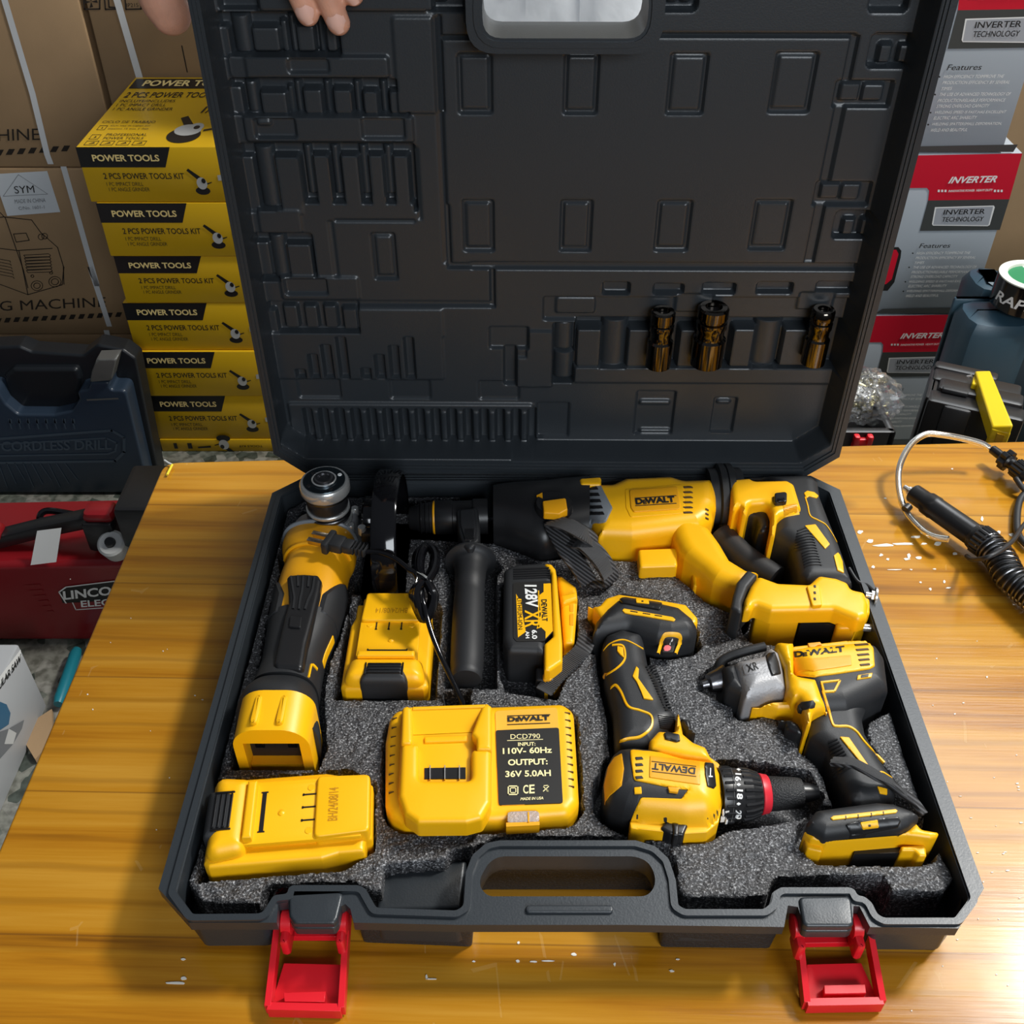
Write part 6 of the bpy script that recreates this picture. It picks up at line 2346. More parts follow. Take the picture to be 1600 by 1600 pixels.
strap(st, [cS(20, -300), cS(25, 0), cS(180, 520), cS(262, 860), cS(282, 912)], Yp - .001, .0135)
st.build('strapping', u)
Ym = YB - .005 - .0012
p = MB(KRAFTINK)
ty(p, 'WELDING MACHINE', cU(-420, 322), cU(590, 282), cU(-430, 268), Ym, KRAFTINK, 0)
hazard(p, cU, -30, 690, (346, 310), 26, Ym, 14, -12)
LW = .0022
line_y(p, [cS(-60, 1215), cS(20, 1205), cS(175, 1222), cS(225, 1290), cS(320, 1375), cS(352, 1480), cS(355, 1580)], Ym, LW, KRAFTINK)
line_y(p, [cS(0, 1180), cS(30, 1212), cS(130, 1500), cS(155, 1600)], Ym, LW, KRAFTINK)
line_y(p, [cS(-40, 1375), cS(95, 1392), cS(290, 1380)], Ym, LW, KRAFTINK)
line_y(p, [cU(105, -30), cU(155, 215), cU(345, 160), cU(355, 60)], Ym, LW, KRAFTINK)
line_y(p, [cU(-20, 150), cU(155, 215)], Ym, LW, KRAFTINK)
line_y(p, [cS(75, 1300), cS(145, 1295), cS(162, 1335), cS(90, 1345)], Ym, LW, KRAFTINK, True)
for k in range(6):
    y = 1418 + k * 17
    line_y(p, [cS(132 + k * 3, y), cS(270 + k * 2, y - 8), cS(280 + k * 2, y), cS(276 + k * 2, y + 8), cS(140 + k * 3, y + 12)], Ym, LW * .8, KRAFTINK, True)
for k in range(6):
    line_y(p, [cS(-10, 1438 + k * 17), cS(55 + k * 4, 1450 + k * 18), cS(58 + k * 4, 1458 + k * 18)], Ym, LW * .8, KRAFTINK)
for cx_, cy_, r_ in ((205, 165, 32), (205, 165, 18), (305, 143, 34), (305, 143, 20), (180, 112, 8), (284, 94, 8)):
    line_y(p, [cU(cx_ + r_ * math.cos(a), cy_ + r_ * .85 * math.sin(a)) for a in np.linspace(0, 2 * math.pi, 16, endpoint=False)], Ym, LW * .8, KRAFTINK, True)
for cx_, cy_, r_ in ((228, 1316, 16), (248, 1312, 16)):
    line_y(p, [cS(cx_ + r_ * math.cos(a), cy_ + r_ * math.sin(a)) for a in np.linspace(0, 2 * math.pi, 12, endpoint=False)], Ym, LW * .8, KRAFTINK, True)
p.build('printing', m_c)
lab = MB(mat('white_paper', (.72, .76, .80), .5))
on_y(lab, [cS(40, 1200), cS(335, 1178), cS(262, 950), cS(-40, 968)], Ym - .0003, None)
G6 = mat('grey_print', (.16, .17, .18), .6)
ty(lab, 'SYM', cS(84, 1075), cS(194, 1070), cS(76, 1034), Ym - .0006, INK)
line_y(lab, [cS(18, 1090), cS(265, 1078), cS(102, 970)], Ym - .0006, .001, G6, True)
ty(lab, 'MADE IN CHINA', cS(84, 1130), cS(255, 1122), cS(80, 1108), Ym - .0006, G6)
ty(lab, 'C/No. 1601-1', cS(105, 1166), cS(248, 1158), cS(102, 1148), Ym - .0006, G6)
lab.build('paper_label', m_c)
st = MB(STRAP)
strap(st, [cS(352, 925), cS(540, 1590), cU(500, 60), cU(608, 392)], Ym - .001, .0135)
st.build('strapping', m_c)
p = MB(KRAFTINK)
ty(p, 'WELDING MACHINE', cU(600, 545), cU(-420, 595), cU(612, 600), Ym, KRAFTINK, 0)
hazard(p, cU, -20, 720, (515, 488), 24, Ym, 14, -12)
p.build('printing', l_c)
st = MB(STRAP)
strap(st, [cU(590, 412), cU(612, 500), cU(622, 560)], Ym - .001, .0135)
st.build('strapping', l_c)
# second column further back
Y2 = 2.312
x2 = -.888
z2 = FY((175, 250), Y2).z
v = carton('machine_carton', 'brown strapped carton standing behind the yellow stack, small icons near its top', x2, x2 + .62, Y2, Y2 + .4, max(.36, z2 - .25), z2 + .75, grp)
p = MB(KRAFTINK)
Yq = Y2 - .0012
for x in (462, 578, 692):
    line_y(p, [cS(x, -40), cS(x + 8, 52), cS(x + 92, 50), cS(x + 92, -40)], Yq, .003, KRAFTINK)
ell_ = [cS(506 + 34 * math.cos(a), 8 + 30 * math.sin(a)) for a in np.linspace(0, 2 * math.pi, 5, endpoint=False)]
for q in range(4):
    a = q * math.pi / 2
    on_y(p, [cS(506, 10), cS(506 + 34 * math.cos(a - .35), 10 + 30 * math.sin(a - .35)), cS(506 + 38 * math.cos(a + .2), 10 + 34 * math.sin(a + .2))][::-1], Yq, KRAFTINK)
line_y(p, [cS(600, -40), cS(606, 40), cS(640, 42)], Yq, .003, KRAFTINK)
ty(p, 'IP21S', cS(705, 40), cS(770, 38), cS(702, 18), Yq, KRAFTINK)
line_y(p, [cS(1010, 255), cS(1040, 400)], Yq, .0025, KRAFTINK)
p.build('printing', v)
st = MB(STRAP)
strap(st, [cS(620, -150), cS(650, 0), cS(770, 415), cS(800, 520)], Yq - .001, .015)
st.build('strapping', v)
carton('machine_carton', 'plain brown carton low down behind the yellow stack', x2 + .01, x2 + .60, Y2 + .005, Y2 + .4, 0, max(.36, z2 - .25) - .002, grp)

# ---------------------------------------------------------------- dark blue drill case standing on the floor
YC = 1.74
dc = thing('drill_case', 'dark blue plastic carrying case with embossed lettering standing in front of the brown cartons', 'tool case', (FY((80, 700), YC).x, YC + .05, 0))
NAVY = mat('navy_plastic', (.022, .036, .058), .32, bump=.06, bscale=500)
NAVYD = mat('navy_shell', (.008, .010, .013), .4)


def face_poly(c, pts, Y):
    return [(lambda q: (q.x, q.z))(FY(c(*p), Y)) for p in pts]


def upright(mb, poly, y0, y1, m, r=0.0):
    """a plate standing on edge: outline in x,z and depth y0 (front) to y1"""
    poly = ccw(poly)
    tmp = MB(m)
    tmp.pillow(poly, -(y1 - y0), 0, r, m, res=.006)
    mb.add([(x, y0 - z, y) for x, y, z in tmp.v], [f for f in tmp.f], m)


def X_(c, x, y, Y):
    q = FY(c(x, y), Y)
    return q.x, q.z


right_b = X_(cU, 835, 1320, YC)
front = face_poly(cU, [(-700, 1330), (835, 1318), (700, 745), (610, 745), (610, 700), (500, 700), (490, 742), (425, 755), (440, 800), (400, 860), (300, 882), (100, 880), (30, 820), (-20, 740), (-120, 735), (-700, 760)], YC)
front = [(x, max(z, .004)) for x, z in front]
b = MB(NAVY)
upright(b, rc(front, .012), YC, YC + .045, NAVY, .006)
b.build('front_shell', dc)
b = MB(NAVYD)
shell = face_poly(cU, [(-700, 1330), (860, 1318), (720, 640), (650, 590), (500, 560), (420, 620), (130, 600), (60, 570), (-700, 600)], YC)
shell = [(x, max(z, .003)) for x, z in shell]
upright(b, rc(shell, .012), YC + .046, YC + .088, NAVYD, .006)
b.build('rear_shell', dc)
b = MB(NAVYD)
hz = face_poly(cU, [(40, 840), (10, 680), (60, 640), (420, 640), (440, 700), (425, 840), (380, 868), (100, 868)], YC + .02)
upright(b, rc(hz, .01), YC + .03, YC + .06, NAVYD, .008)
b.build('handle', dc)
b = MB(mat('latch_grey', (.10, .10, .095), .35))
upright(b, face_poly(cU, [(500, 700), (620, 690), (650, 570), (535, 575), (510, 640)], YC - .004), YC - .006, YC + .03, None, .003)
b.build('latch', dc)
e = MB(mat('emboss_highlight', (.05, .072, .10), .3))  # lighter navy on flat shapes stands in for light on the raised lettering
q = [cU(-60, 1020), cU(620, 970), cU(690, 1010), cU(690, 1090), cU(640, 1140), cU(-60, 1150)]
line_y(e, q, YC - .0015, .006, None)
q = [cU(-60, 1050), cU(590, 1012), cU(650, 1040), cU(640, 1085), cU(600, 1100), cU(-60, 1112)]
line_y(e, q, YC - .0015, .004, None)
ty(e, 'CORDLESS DRILL', cU(10, 1085), cU(620, 1075), cU(5, 1030), YC - .0015, None, .02)
for k in range(8):
    x = 10 + k * 50
    line_y(e, [cU(x + 40, 905), cU(x + 55, 960)], YC - .0015, .003, None)
    on_y(e, [cU(x + 40, 930), cU(x + 58, 930), cU(x + 55, 905), cU(x + 42, 903)], YC - .0015, None)
for k in range(9):
    x = 20 + k * 45
    line_y(e, [cU(x - 30 + k, 1150), cU(x + 20 + k * 4, 1285 - (k % 3) * 20)], YC - .0015, .0018, None)
line_y(e, [cU(485, 800), cU(655, 792)], YC - .0015, .004, mat('latch_grey', 'x'))
e.build('embossing', dc)

# ---------------------------------------------------------------- red welding machine on the floor
YR = 1.30
rw = thing('welding_machine', 'red welding machine with black carrying handle on the floor left of the table', 'welding machine', (FY((60, 930), YR).x, YR + .1, 0))
REDM = mat('red_enamel', (.22, .008, .012), .28)
xr_, _z = X_(cV, 600, 700, YR)
x0 = xr_ - .62
ztop = FY(cV(300, 370), YR).z
b = MB(REDM)
upright(b, rc([(x0, .008), (xr_ + .10, .008), (xr_ + .10, ztop), (x0, ztop - .02)], .01), YR, YR + .17, REDM, .012)
b.build('casing', rw)
b = MB(mat('dark_red', (.20, .010, .012), .35))
zt2 = FY(cV(300, 215), YR + .10).z
upright(b, rc([(x0, ztop - .05), (xr_ + .09, ztop - .02), (xr_ + .09, zt2 + .015), (x0, zt2 - .05)], .01), YR + .03, YR + .15, None, .02)
b.build('top_cowl', rw)
b = MB(BLKP)
hp_ = [FY(cV(-140, 300), YR + .05), FY(cV(0, 265), YR + .05), FY(cV(200, 215), YR + .05), FY(cV(420, 170), YR + .05), FY(cV(510, 175), YR + .05)]
b.tube(hp_, 1, n=12, flat=(.014, .016), up=(0, -1, 0))
b.box((hp_[3].x - .01, YR + .02, hp_[3].z - .055), (hp_[4].x + .01, YR + .07, hp_[4].z + .012), bev=.006)
b.build('handle', rw)
b = MB(REDM)
for i in (0, 4):
    q = hp_[i] if i else hp_[1]
    b.box((q.x - .04, YR + .025, q.z + .008), (q.x + .012, YR + .065, q.z + .03), bev=.008)
b.build('handle_end', rw)
b = MB(GLOS)
b.tube(spline([FY(cV(190, 220), YR + .09), FY(cV(180, 170), YR + .09), FY(cV(215, 140), YR + .10), FY(cV(330, 155), YR + .10)], 6), .006, n=8)
b.build('cable', rw)
b = MB(WHITE)
ll = [FY(cV(*q), YR + .012) for q in ((152, 362), (268, 348), (276, 224), (165, 238))]
b.add([Vector((v_.x, YR - .002 + i * 0, v_.z)) if i < 2 else Vector((v_.x, YR + .016, v_.z)) for i, v_ in enumerate(ll)], [(0, 1, 2, 3)])
b.build('paper_label', rw)
b = MB(PALE)
ctr = FY(cV(522, 280), YR + .02)
b.lathe((ctr.x, YR + .004, ctr.z + .012), (ctr.x, YR + .022, ctr.z - .018), [(0, .020), (.1, .024), (1, .024)], None, 30)
b.lathe((ctr.x, YR + .0005, ctr.z + .018), (ctr.x, YR + .005, ctr.z + .010), [(0, .008), (1, .010)], BLKP, 20)
b.build('dial', rw)
b = MB(BLKP)
on_y(b, [cV(285, 560), cV(560, 545), cV(560, 455), cV(300, 488), cV(268, 510)], YR - .0015, INK)
on_y(b, [cV(345, 590), cV(560, 575), cV(560, 545), cV(330, 558)], YR - .0018, REDM)
line_y(b, [cV(300, 560), cV(268, 510), cV(300, 487), cV(560, 455)], YR - .002, .0025, WHITE)
line_y(b, [cV(330, 558), cV(345, 590), cV(560, 575)], YR - .002, .002, WHITE)
ty(b, 'LINCOLN', cV(290, 545), cV(600, 512), cV(285, 505), YR - .002, WHITE, .03)
ty(b, 'ELECTRIC', cV(370, 578), cV(640, 560), cV(366, 548), YR - .0022, WHITE, .02)
for k in range(6):
    on_y(b, [cV(110 + k * 20, 490 + k * 24), cV(185 + k * 12, 484 + k * 24), cV(180 + k * 12, 474 + k * 24), cV(112 + k * 20, 478 + k * 24)], YR - .001, mat('vent_red', (.22, .012, .014), .3))
b.build('front_print', rw)
e0, e1 = FY(cV(578, 250), YR + .02), FY(cV(650, 95), YR + .02)
bx = MB(BLKP)
bx.box((e0.x, YR - .004, e0.z - .01), (e0.x + .14, YR + .12, e1.z), bev=.006)
bx.build('end_panel', rw)

# ---------------------------------------------------------------- white saw carton and odds and ends low on the left
WX, WYB, WZ = -.822, 1.154, .162
ws_ = thing('saw_carton', 'white circular saw carton on the floor at the left edge of the picture', 'box', (WX - .14, 1.0, 0))
b = MB(mat('white_carton', (.42, .43, .44), .45))
b.box((WX - .30, .86, .001), (WX, WYB, WZ), bev=.003)
b.build('carton', ws_)


def FX(q, X):
    d = ray(*q)
    return EYE + d * (X / d.x)


def on_x(mb, pts, X, m):
    mb.add([FX(q, X) for q in pts], [tuple(range(len(pts)))], m)


G6 = mat('grey_print', 'x')
p = MB(INK)
xw = WX + .001
on_x(p, [cV(-30, 970), cV(98, 800), cV(94, 770), cV(-30, 930)], xw, WHITE)
p.text('CIRCULAR SAW', FX(cV(-52, 1022), xw), FX(cV(96, 822), xw), FX(cV(-54, 985), xw), INK, .02, off=.0004)
on_x(p, [cV(-20, 1000), cV(30, 1020), cV(48, 1060), cV(40, 1110), cV(-20, 1150)], xw, mat('saw_blue', (.03, .12, .22), .4))
on_x(p, [cV(-20, 1150), cV(40, 1130), cV(110, 1090), cV(100, 1130), cV(60, 1200), cV(-20, 1290)], xw + .0004, G6)
on_x(p, [cV(40, 1130), cV(75, 1150), cV(60, 1200), cV(20, 1200)], xw + .0007, PALE)
p.build('saw_picture', ws_)
p = MB(INK)
p.add([(WX - .20, .93, WZ + .0008), (WX - .03, .93, WZ + .0008), (WX - .03, WYB - .05, WZ + .0008), (WX - .20, WYB - .05, WZ + .0008)], [(0, 1, 2, 3)])
p.build('top_print', ws_)
Gf = lambda c, x, y, z=0.: EYE + ray(*c(x, y)) * ((z - EYE.z) / ray(*c(x, y)).z)
b = MB(CARD)
fl4 = [Gf(cV, *q, .012) for q in ((80, 1140), (235, 1040), (240, 1180), (160, 1270))]
b.add([v_ - Vector((0, 0, .010)) for v_ in fl4] + fl4, [(0, 1, 2, 3), (7, 6, 5, 4), (0, 4, 5, 1), (1, 5, 6, 2), (2, 6, 7, 3), (3, 7, 4, 0)])
tag(b.build('cardboard_sheet', origin=tuple(fl4[0])), 'loose piece of brown cardboard on the floor beside the white carton', 'cardboard')
b = MB(mat('teal_plastic', (.01, .17, .22), .35))
t0, t1 = Gf(cV, 350, 770, .02), Gf(cV, 265, 1020, .02)
b.tube([t0, t0.lerp(t1, .1), t0.lerp(t1, .9), t1], [.008, .011, .011, .008], n=14)
tag(b.build('teal_rod', origin=tuple((t0 + t1) / 2)), 'teal plastic rod on the floor under the left edge of the table', 'rod')

# ---------------------------------------------------------------- grey and red inverter cartons on the right
YI = 1.90
GREYC = mat('grey_carton', (.36, .40, .44), .34, bump=.05, bscale=30)
DARKC = mat('charcoal_carton', (.055, .058, .055), .4)
REDC = mat('red_carton', (.62, .010, .030), .32)
SILV = mat('silver_print', (.50, .52, .56), .3, .3)
ref = FY((1598, 239), YI)
zb2 = FY((1470, 490), YI).z
IH = ref.z - zb2
IW = .62


def loc_i(c, x, y):
    q = FY(c(x, y), YI)
    return q.x - ref.x, q.z - ref.z


def inverter(root, h=IH):
    b = MB(GREYC)
    b.box((-IW, 0, -h), (0, .30, 0), bev=.002)
    b.build('carton', root)
    p = MB(REDC)
    y = -.0008

    def q(pts, m, dy=0.):
        L_ = [loc_i(cW, *t) for t in pts]
        p.add([(a, y - dy, max(-h + .001, min(b_, -.0005))) for a, b_ in L_], [tuple(range(len(L_)))] if area2(L_) > 0 else [tuple(range(len(L_)))[::-1]], m)

    def tx(s, A, B, C, m, bold=0, sh=0):
        a, b_, c_ = [loc_i(cW, *t) for t in (A, B, C)]
        p.text(s, (a[0], y - .0012, a[1]), (b_[0], y - .0012, b_[1]), (c_[0], y - .0012, c_[1]), m, bold, sh, off=.0002)
    q([(300, 928), (1135, 905), (1055, 1185), (572, 1192), (578, 1135), (565, 1118), (250, 1120)], REDC)
    q([(572, 1192), (1055, 1185), (998, 1368), (522, 1374)], DARKC)
    q([(612, 1232), (962, 1222), (968, 1232), (938, 1338), (925, 1345), (600, 1342), (594, 1332)], WHITE, .0003)
    q([(620, 1238), (958, 1228), (930, 1338), (602, 1336)], SILV, .0005)
    tx('INVERTER', (688, 1090), (972, 1083), (702, 1050), WHITE, .03, .25)
    tx('INNOVATIVE POWER  HEAVY DUTY', (690, 1142), (955, 1135), (692, 1128), WHITE, .02, .2)
    for x in (634, 654, 674, 968, 988, 1008):
        q([(x - 6, 1142), (x + 6, 1142), (x + 7, 1128), (x - 5, 1128)], WHITE, .0004)
    tx('INVERTER', (660, 1276), (905, 1270), (668, 1246), INK, .01)
    tx('TECHNOLOGY', (650, 1318), (896, 1314), (658, 1290), INK, .01)
    tx('Features', (516, 1474), (700, 1472), (522, 1447), INK, 0, .2)
    rows = [('HIGH EFFICIENCY TOIMPROVE THE', 500, 820, 1512), ('PRODUCTION EFFICIENCY BY SEVERAL', 494, 850, 1540), ('TIMES', 488, 545, 1570), ('THE USE OF ADVANCED TECHNOLOGY OF', 480, 858, 1596), ('PRODUCTIONRELIABLE PERFORMANCE', 470, 830, 1625),
            ('STRONG OVERLOAD CAPACITY', 464, 745, 1652), ('WELDING SPEED IS FAST,HAS EXCELLENT', 456, 835, 1682), ('ELECTRIC ARC SHABILITY', 450, 680, 1708), ('WELDING SPATTERSMALL DEFORMATION,', 442, 812, 1738), ('WELD AND BEAUTIFUL', 436, 630, 1766)]
    for s, xa, xb, yy_ in rows:
        tx(s, (xa, yy_), (xb, yy_ - 3), (xa + 4, yy_ - 15), WHITE, 0, .25)
    for x, yy_ in ((480, 1506), (458, 1590), (436, 1676), (424, 1733)):
        q([(x - 6, yy_), (x, yy_ + 5), (x + 6, yy_), (x, yy_ - 5)], INK, .0004)
    q([(395, 1470), (412, 1492), (408, 1530), (370, 1680), (330, 1730), (250, 1730), (250, 1470)], INK, .0002)
    q([(382, 1485), (395, 1510), (355, 1660), (320, 1690), (250, 1690), (250, 1485)], REDC, .0006)
    q([(300, 1800 + 38), (905, 1800 + 28), (875, 1880), (250, 1885)], DARKC)
    p.build('front_print', root)


gi = 'grey and red inverter cartons'
ri = thing('inverter_carton', 'grey and red inverter carton, middle of the right-hand stack, whole red band in view', 'box', tuple(ref), gi, local=True)
inverter(ri)
for dz, dx, lb_ in ((IH + .001, FY((1640, 2), YI).x - ref.x, 'topmost grey and red inverter carton in the right-hand stack'), (-IH - .001, -.008, 'lowest inverter carton, partly hidden behind the dark blue-green case')):
    c_ = copy_tree(ri)
    c_.location = ref + Vector((dx, 0, dz))
    c_['label'] = lb_
zf = ref.z - 2 * IH - .002
if zf > .012:
    b = MB(mat('pallet_wood', (.30, .20, .10), .8))
    b.box((ref.x - IW, YI, 0), (ref.x, YI + .3, zf - .001))
    tag(b.build('pallet', origin=(ref.x - .3, YI + .1, 0)), 'low wooden pallet under the inverter cartons', 'pallet')
carton('plain_carton', 'plain brown carton behind the inverter stack at the right edge', ref.x + .02, ref.x + .62, 2.25, 2.65, 0, 1.5)

# ---------------------------------------------------------------- the white plastic bundle seen through the lid handle
wb = MB(mat('white_plastic_film', (.90, .95, 1.0), .28, bump=1, bscale=30))
bl_ = []
nx, nz = 26, 26
for i in range(nz + 1):
    for j in range(nx + 1):
        u_, v_ = j / nx, i / nz
        ed = min(u_, 1 - u_, v_, 1 - v_)
        bl_.append((-.30 + .60 * u_, 1.93 - .05 * min(1, ed * 6) + rnd.uniform(-.007, .007), .02 + 1.30 * v_))
wb.add(bl_, [(i * (nx + 1) + j, i * (nx + 1) + j + 1, (i + 1) * (nx + 1) + j + 1, (i + 1) * (nx + 1) + j) for i in range(nz) for j in range(nx)])
wb.box((-.29, 1.925, .001), (.29, 2.2, 1.31), bev=.02)
tag(wb.build('wrapped_bundle', origin=(.0, 2.05, 0)), 'bundle wrapped in crinkled white plastic film seen through the lid handle opening', 'bundle')

# ---------------------------------------------------------------- behind the table on the right
cr_ = MB(CARD)
cr_.box((.42, 1.03, .001), (1.30, 1.36, .40), bev=.004)
tag(cr_.build('support_carton', origin=(.9, 1.2, 0)), 'wide brown carton under the black toolbox, behind the table', 'box')
BG = mat('petrol_plastic', (.026, .062, .090), .38, bump=.08, bscale=400)
Gz = lambda q, z: EYE + ray(*q) * ((z - EYE.z) / ray(*q).z)
ZC = .578
pa_f, pa_r = FY(cX(1048, 560), 1.50), FY(cX(985, 470), 1.62)
pc = thing('power_tool_case', 'dark blue-green plastic case standing upright under the roll of tape', 'tool case', (pa_f.x, 1.50, .001))
b = MB(BG)
b.box((pa_f.x, 1.50, .001), (pa_f.x + .118, 1.60, ZC - .012), bev=.026)
b.box((pa_f.x + .003, 1.596, .001), (pa_f.x + .116, 1.605, ZC - .016), bev=.004)
b.box((pa_r.x + .004, 1.60, .001), (pa_f.x + .118, 1.70, ZC), bev=.026)
b.box((pa_f.x + .09, 1.53, .001), (pa_f.x + .50, 1.68, ZC - .002), bev=.010)
b.build('shell', pc)
b = MB(BG)
hx = pa_f.x + .13
b.box((hx, 1.505, ZC - .065), (hx + .30, 1.535, ZC - .030), bev=.010)
b.build('handle', pc)
lab = MB(REDC)
lab.box((pa_f.x + .105, 1.535, ZC - .003), (pa_f.x + .30, 1.66, ZC - .0008))
lab.build('red_sticker', pc)
# roll of tape
tb_ = Gz(cX(1412, 440), ZC)
R_ = .056
rt = thing('tape_roll', 'roll of black printed tape with white core and green sticker, on the dark case', 'tape', (tb_.x, tb_.y, ZC))
tc_ = Vector((tb_.x, tb_.y, ZC))
H_ = .050
b = MB(GLOS)
b.lathe(tc_, tc_ + Vector((0, 0, H_)), [(0, R_ * .6), (0, R_), (1, R_), (1, R_ * .8)], None, 48, caps=False)
b.build('tape', rt)
b = MB(WHITE)
b.lathe(tc_, tc_ + Vector((0, 0, H_ + .002)), [(0, R_ * .56), (1, R_ * .74), (1, R_ * .985), (.93, R_ * .99)], mat('cream_core', (.74, .76, .66), .5), 48, caps=False)
b.build('core', rt)
b = MB(mat('green_sticker', (.02, .22, .09), .4))
b.lathe(tc_ + Vector((0, 0, H_ - .004)), tc_ + Vector((0, 0, H_ - .003)), [(0, R_ * .74), (1, R_ * .74)], WHITE, 40)
a_ = [(tc_.x + R_ * .72 * math.cos(t), tc_.y + R_ * .72 * math.sin(t), tc_.z + H_ - .002) for t in np.linspace(math.radians(95), math.radians(290), 24)]
b.poly(a_)
b.build('sticker', rt)
b = MB(WHITE)
V_, F_, asp = text_geo('RAPIDIT', .02, .2)
out = []
for x, y in V_:
    a = math.radians(-172 + 118 * x)
    out.append((tc_.x + (R_ + .0006) * math.cos(a), tc_.y + (R_ + .0006) * math.sin(a), tc_.z + H_ * (.26 + .36 * y)))
b.add(out, F_)
b.build('lettering', rt)

# black toolbox with a yellow handle
TA = -.42
ey_ = Vector((-math.sin(TA), math.cos(TA), 0))
ex_ = Vector((math.cos(TA), math.sin(TA), 0))
o_ = FY(cX(610, 1400), 1.16)
o_ = Vector((o_.x, o_.y, .402))
bt = thing('black_toolbox', 'black plastic toolbox with a raised yellow handle behind the right end of the table', 'toolbox', tuple(o_), local=True, rz=TA)


def LT(x, y, yl):
    d = ray(*cX(x, y))
    t = (yl - (EYE - o_).dot(ey_)) / d.dot(ey_)
    q = EYE + d * t - o_
    return q.dot(ex_), q.z


b = MB(BLKP)
xl, xr__ = LT(690, 1190, 0)[0], LT(1420, 1300, 0)[0]
b.box((xl, 0, 0), (xr__, .032, LT(900, 1195, 0)[1]), bev=.004)
b.box((LT(770, 1090, .030)[0], .030, 0), (xr__ - .004, .060, LT(900, 1085, .030)[1]), bev=.004)
b.box((LT(730, 1020, .055)[0], .055, 0), (xr__ - .008, .088, LT(850, 1015, .055)[1]), bev=.004)
b.box((LT(742, 940, .084)[0], .084, 0), (LT(1245, 945, .084)[0], .104, LT(900, 935, .084)[1]), bev=.004)
b.box((xl - .004, .008, 0), (xl + .010, .10, LT(700, 1040, .04)[1]), bev=.004)
b.build('body', bt)
b = MB(BLK)
b.box((LT(785, 1300, -.004)[0], -.004, .02), (LT(1010, 1300, -.004)[0], .01, LT(900, 1205, 0)[1]), bev=.004)
b.box((LT(805, 1090, .026)[0], .026, LT(900, 1118, .026)[1]), (LT(1010, 1090, .026)[0], .035, LT(900, 1086, .026)[1]), bev=.002)
b.build('front_panel', bt)
b = MB(mat('yellow_handle', (.86, .60, .004), .35))
p0, p1 = LT(1052, 938, .070), LT(1165, 935, .070)
q0, q1 = LT(1180, 1350, -.06), LT(1335, 1340, -.06)
A_ = [(p0[0], .070, p0[1]), (p1[0], .070, p1[1]), (q1[0], -.06, q1[1]), (q0[0], -.06, q0[1])]
V = A_ + [(x, y - .003, z - .020) for x, y, z in A_]
b.add(V, [(0, 3, 2, 1), (4, 5, 6, 7), (0, 1, 5, 4), (1, 2, 6, 5), (2, 3, 7, 6), (3, 0, 4, 7)])
b.box((p0[0], .045, p0[1] - .055), (p0[0] + .010, .068, p0[1] - .006))
b.box((q0[0], -.062, q0[1] - .050), (q1[0], -.042, q0[1] - .002))
b.build('handle', bt, bevel=.002)
b = MB(mat('handle_recess', (.62, .36, .004), .4))
b.box((q0[0] + .008, -.0640, q0[1] - .024), (q1[0] - .006, -.0615, q0[1] - .006))
b.build('handle_recess', bt)
b = MB(STEEL)
for k in range(3):
    s0, s1 = LT(955, 995 + k * 24, .080), LT(1030, 980 + k * 26, .080)
    b.tube([(s0[0], .080, s0[1]), (s1[0], .080, s1[1])], .0028, n=8)
b.build('steel_spring', bt)

# small open case with a red latch and a bag of metal parts in it
YO = 1.10
so = thing('small_open_case', 'small black case with a red latch peeping out behind the lid at the right', 'tool case', (FY((1350, 690), YO).x, YO + .05, .402))
ox1 = X_(cX, 478, 1390, YO)[0]
oz = X_(cX, 300, 1390, YO)[1]
b = MB(BLKP)
b.box((ox1 - .26, YO, .402), (ox1, YO + .012, oz), bev=.003)
b.box((ox1 - .012, YO, .402), (ox1, YO + .16, oz), bev=.003)
b.box((ox1 - .26, YO + .15, .402), (ox1, YO + .162, oz), bev=.003)
b.box((ox1 - .26, YO, .402), (ox1 - .248, YO + .16, oz), bev=.003)
b.box((ox1 - .255, YO + .004, .402), (ox1 - .004, YO + .158, oz - .03))
b.build('tray', so)
b = MB(RED)
l0, l1 = X_(cX, 130, 1490, YO), X_(cX, 290, 1420, YO)
b.box((l0[0], YO - .008, l0[1] - .02), (l1[0], YO - .001, l1[1]), bev=.002)
b.box((l0[0], YO - .011, l1[1] - .008), (l0[0] + .008, YO - .001, l1[1] + .006), bev=.002)
b.box((l1[0] - .008, YO - .011, l1[1] - .008), (l1[0], YO - .001, l1[1] + .006), bev=.002)
b.build('latch', so)
pbg = thing('parts_bag', 'clear plastic bag of shiny metal parts lying in the small open case', 'plastic bag', (ox1 - .08, YO + .08, oz - .03))
bc_ = FY(cX(270, 1190), YO + .08)
bm = MB(mat('clear_film', (.9, .92, .96), .08, trans=.92, spec=.7, alpha=.5))
n_ = 22
V = []
for i in range(n_ + 1):
    for j in range(n_ * 2):
        th, ph = math.pi * i / n_, 2 * math.pi * j / (n_ * 2)
        w_ = 1 + rnd.uniform(-.12, .12)
        V.append((bc_.x - .012 + .052 * w_ * math.sin(th) * math.cos(ph), YO + .08 + .05 * w_ * math.sin(th) * math.sin(ph), oz - .028 + (bc_.z - oz + .075) * .5 + (bc_.z - oz + .075) * .5 * w_ * math.cos(th)))
F = [(i * n_ * 2 + j, (i + 1) * n_ * 2 + j, (i + 1) * n_ * 2 + (j + 1) % (n_ * 2), i * n_ * 2 + (j + 1) % (n_ * 2)) for i in range(n_) for j in range(n_ * 2)]
bm.add(V, F)
bm.build('film', pbg, smooth=25)
mp_ = MB(mat('brass_bits', (.62, .55, .30), .2, 1))
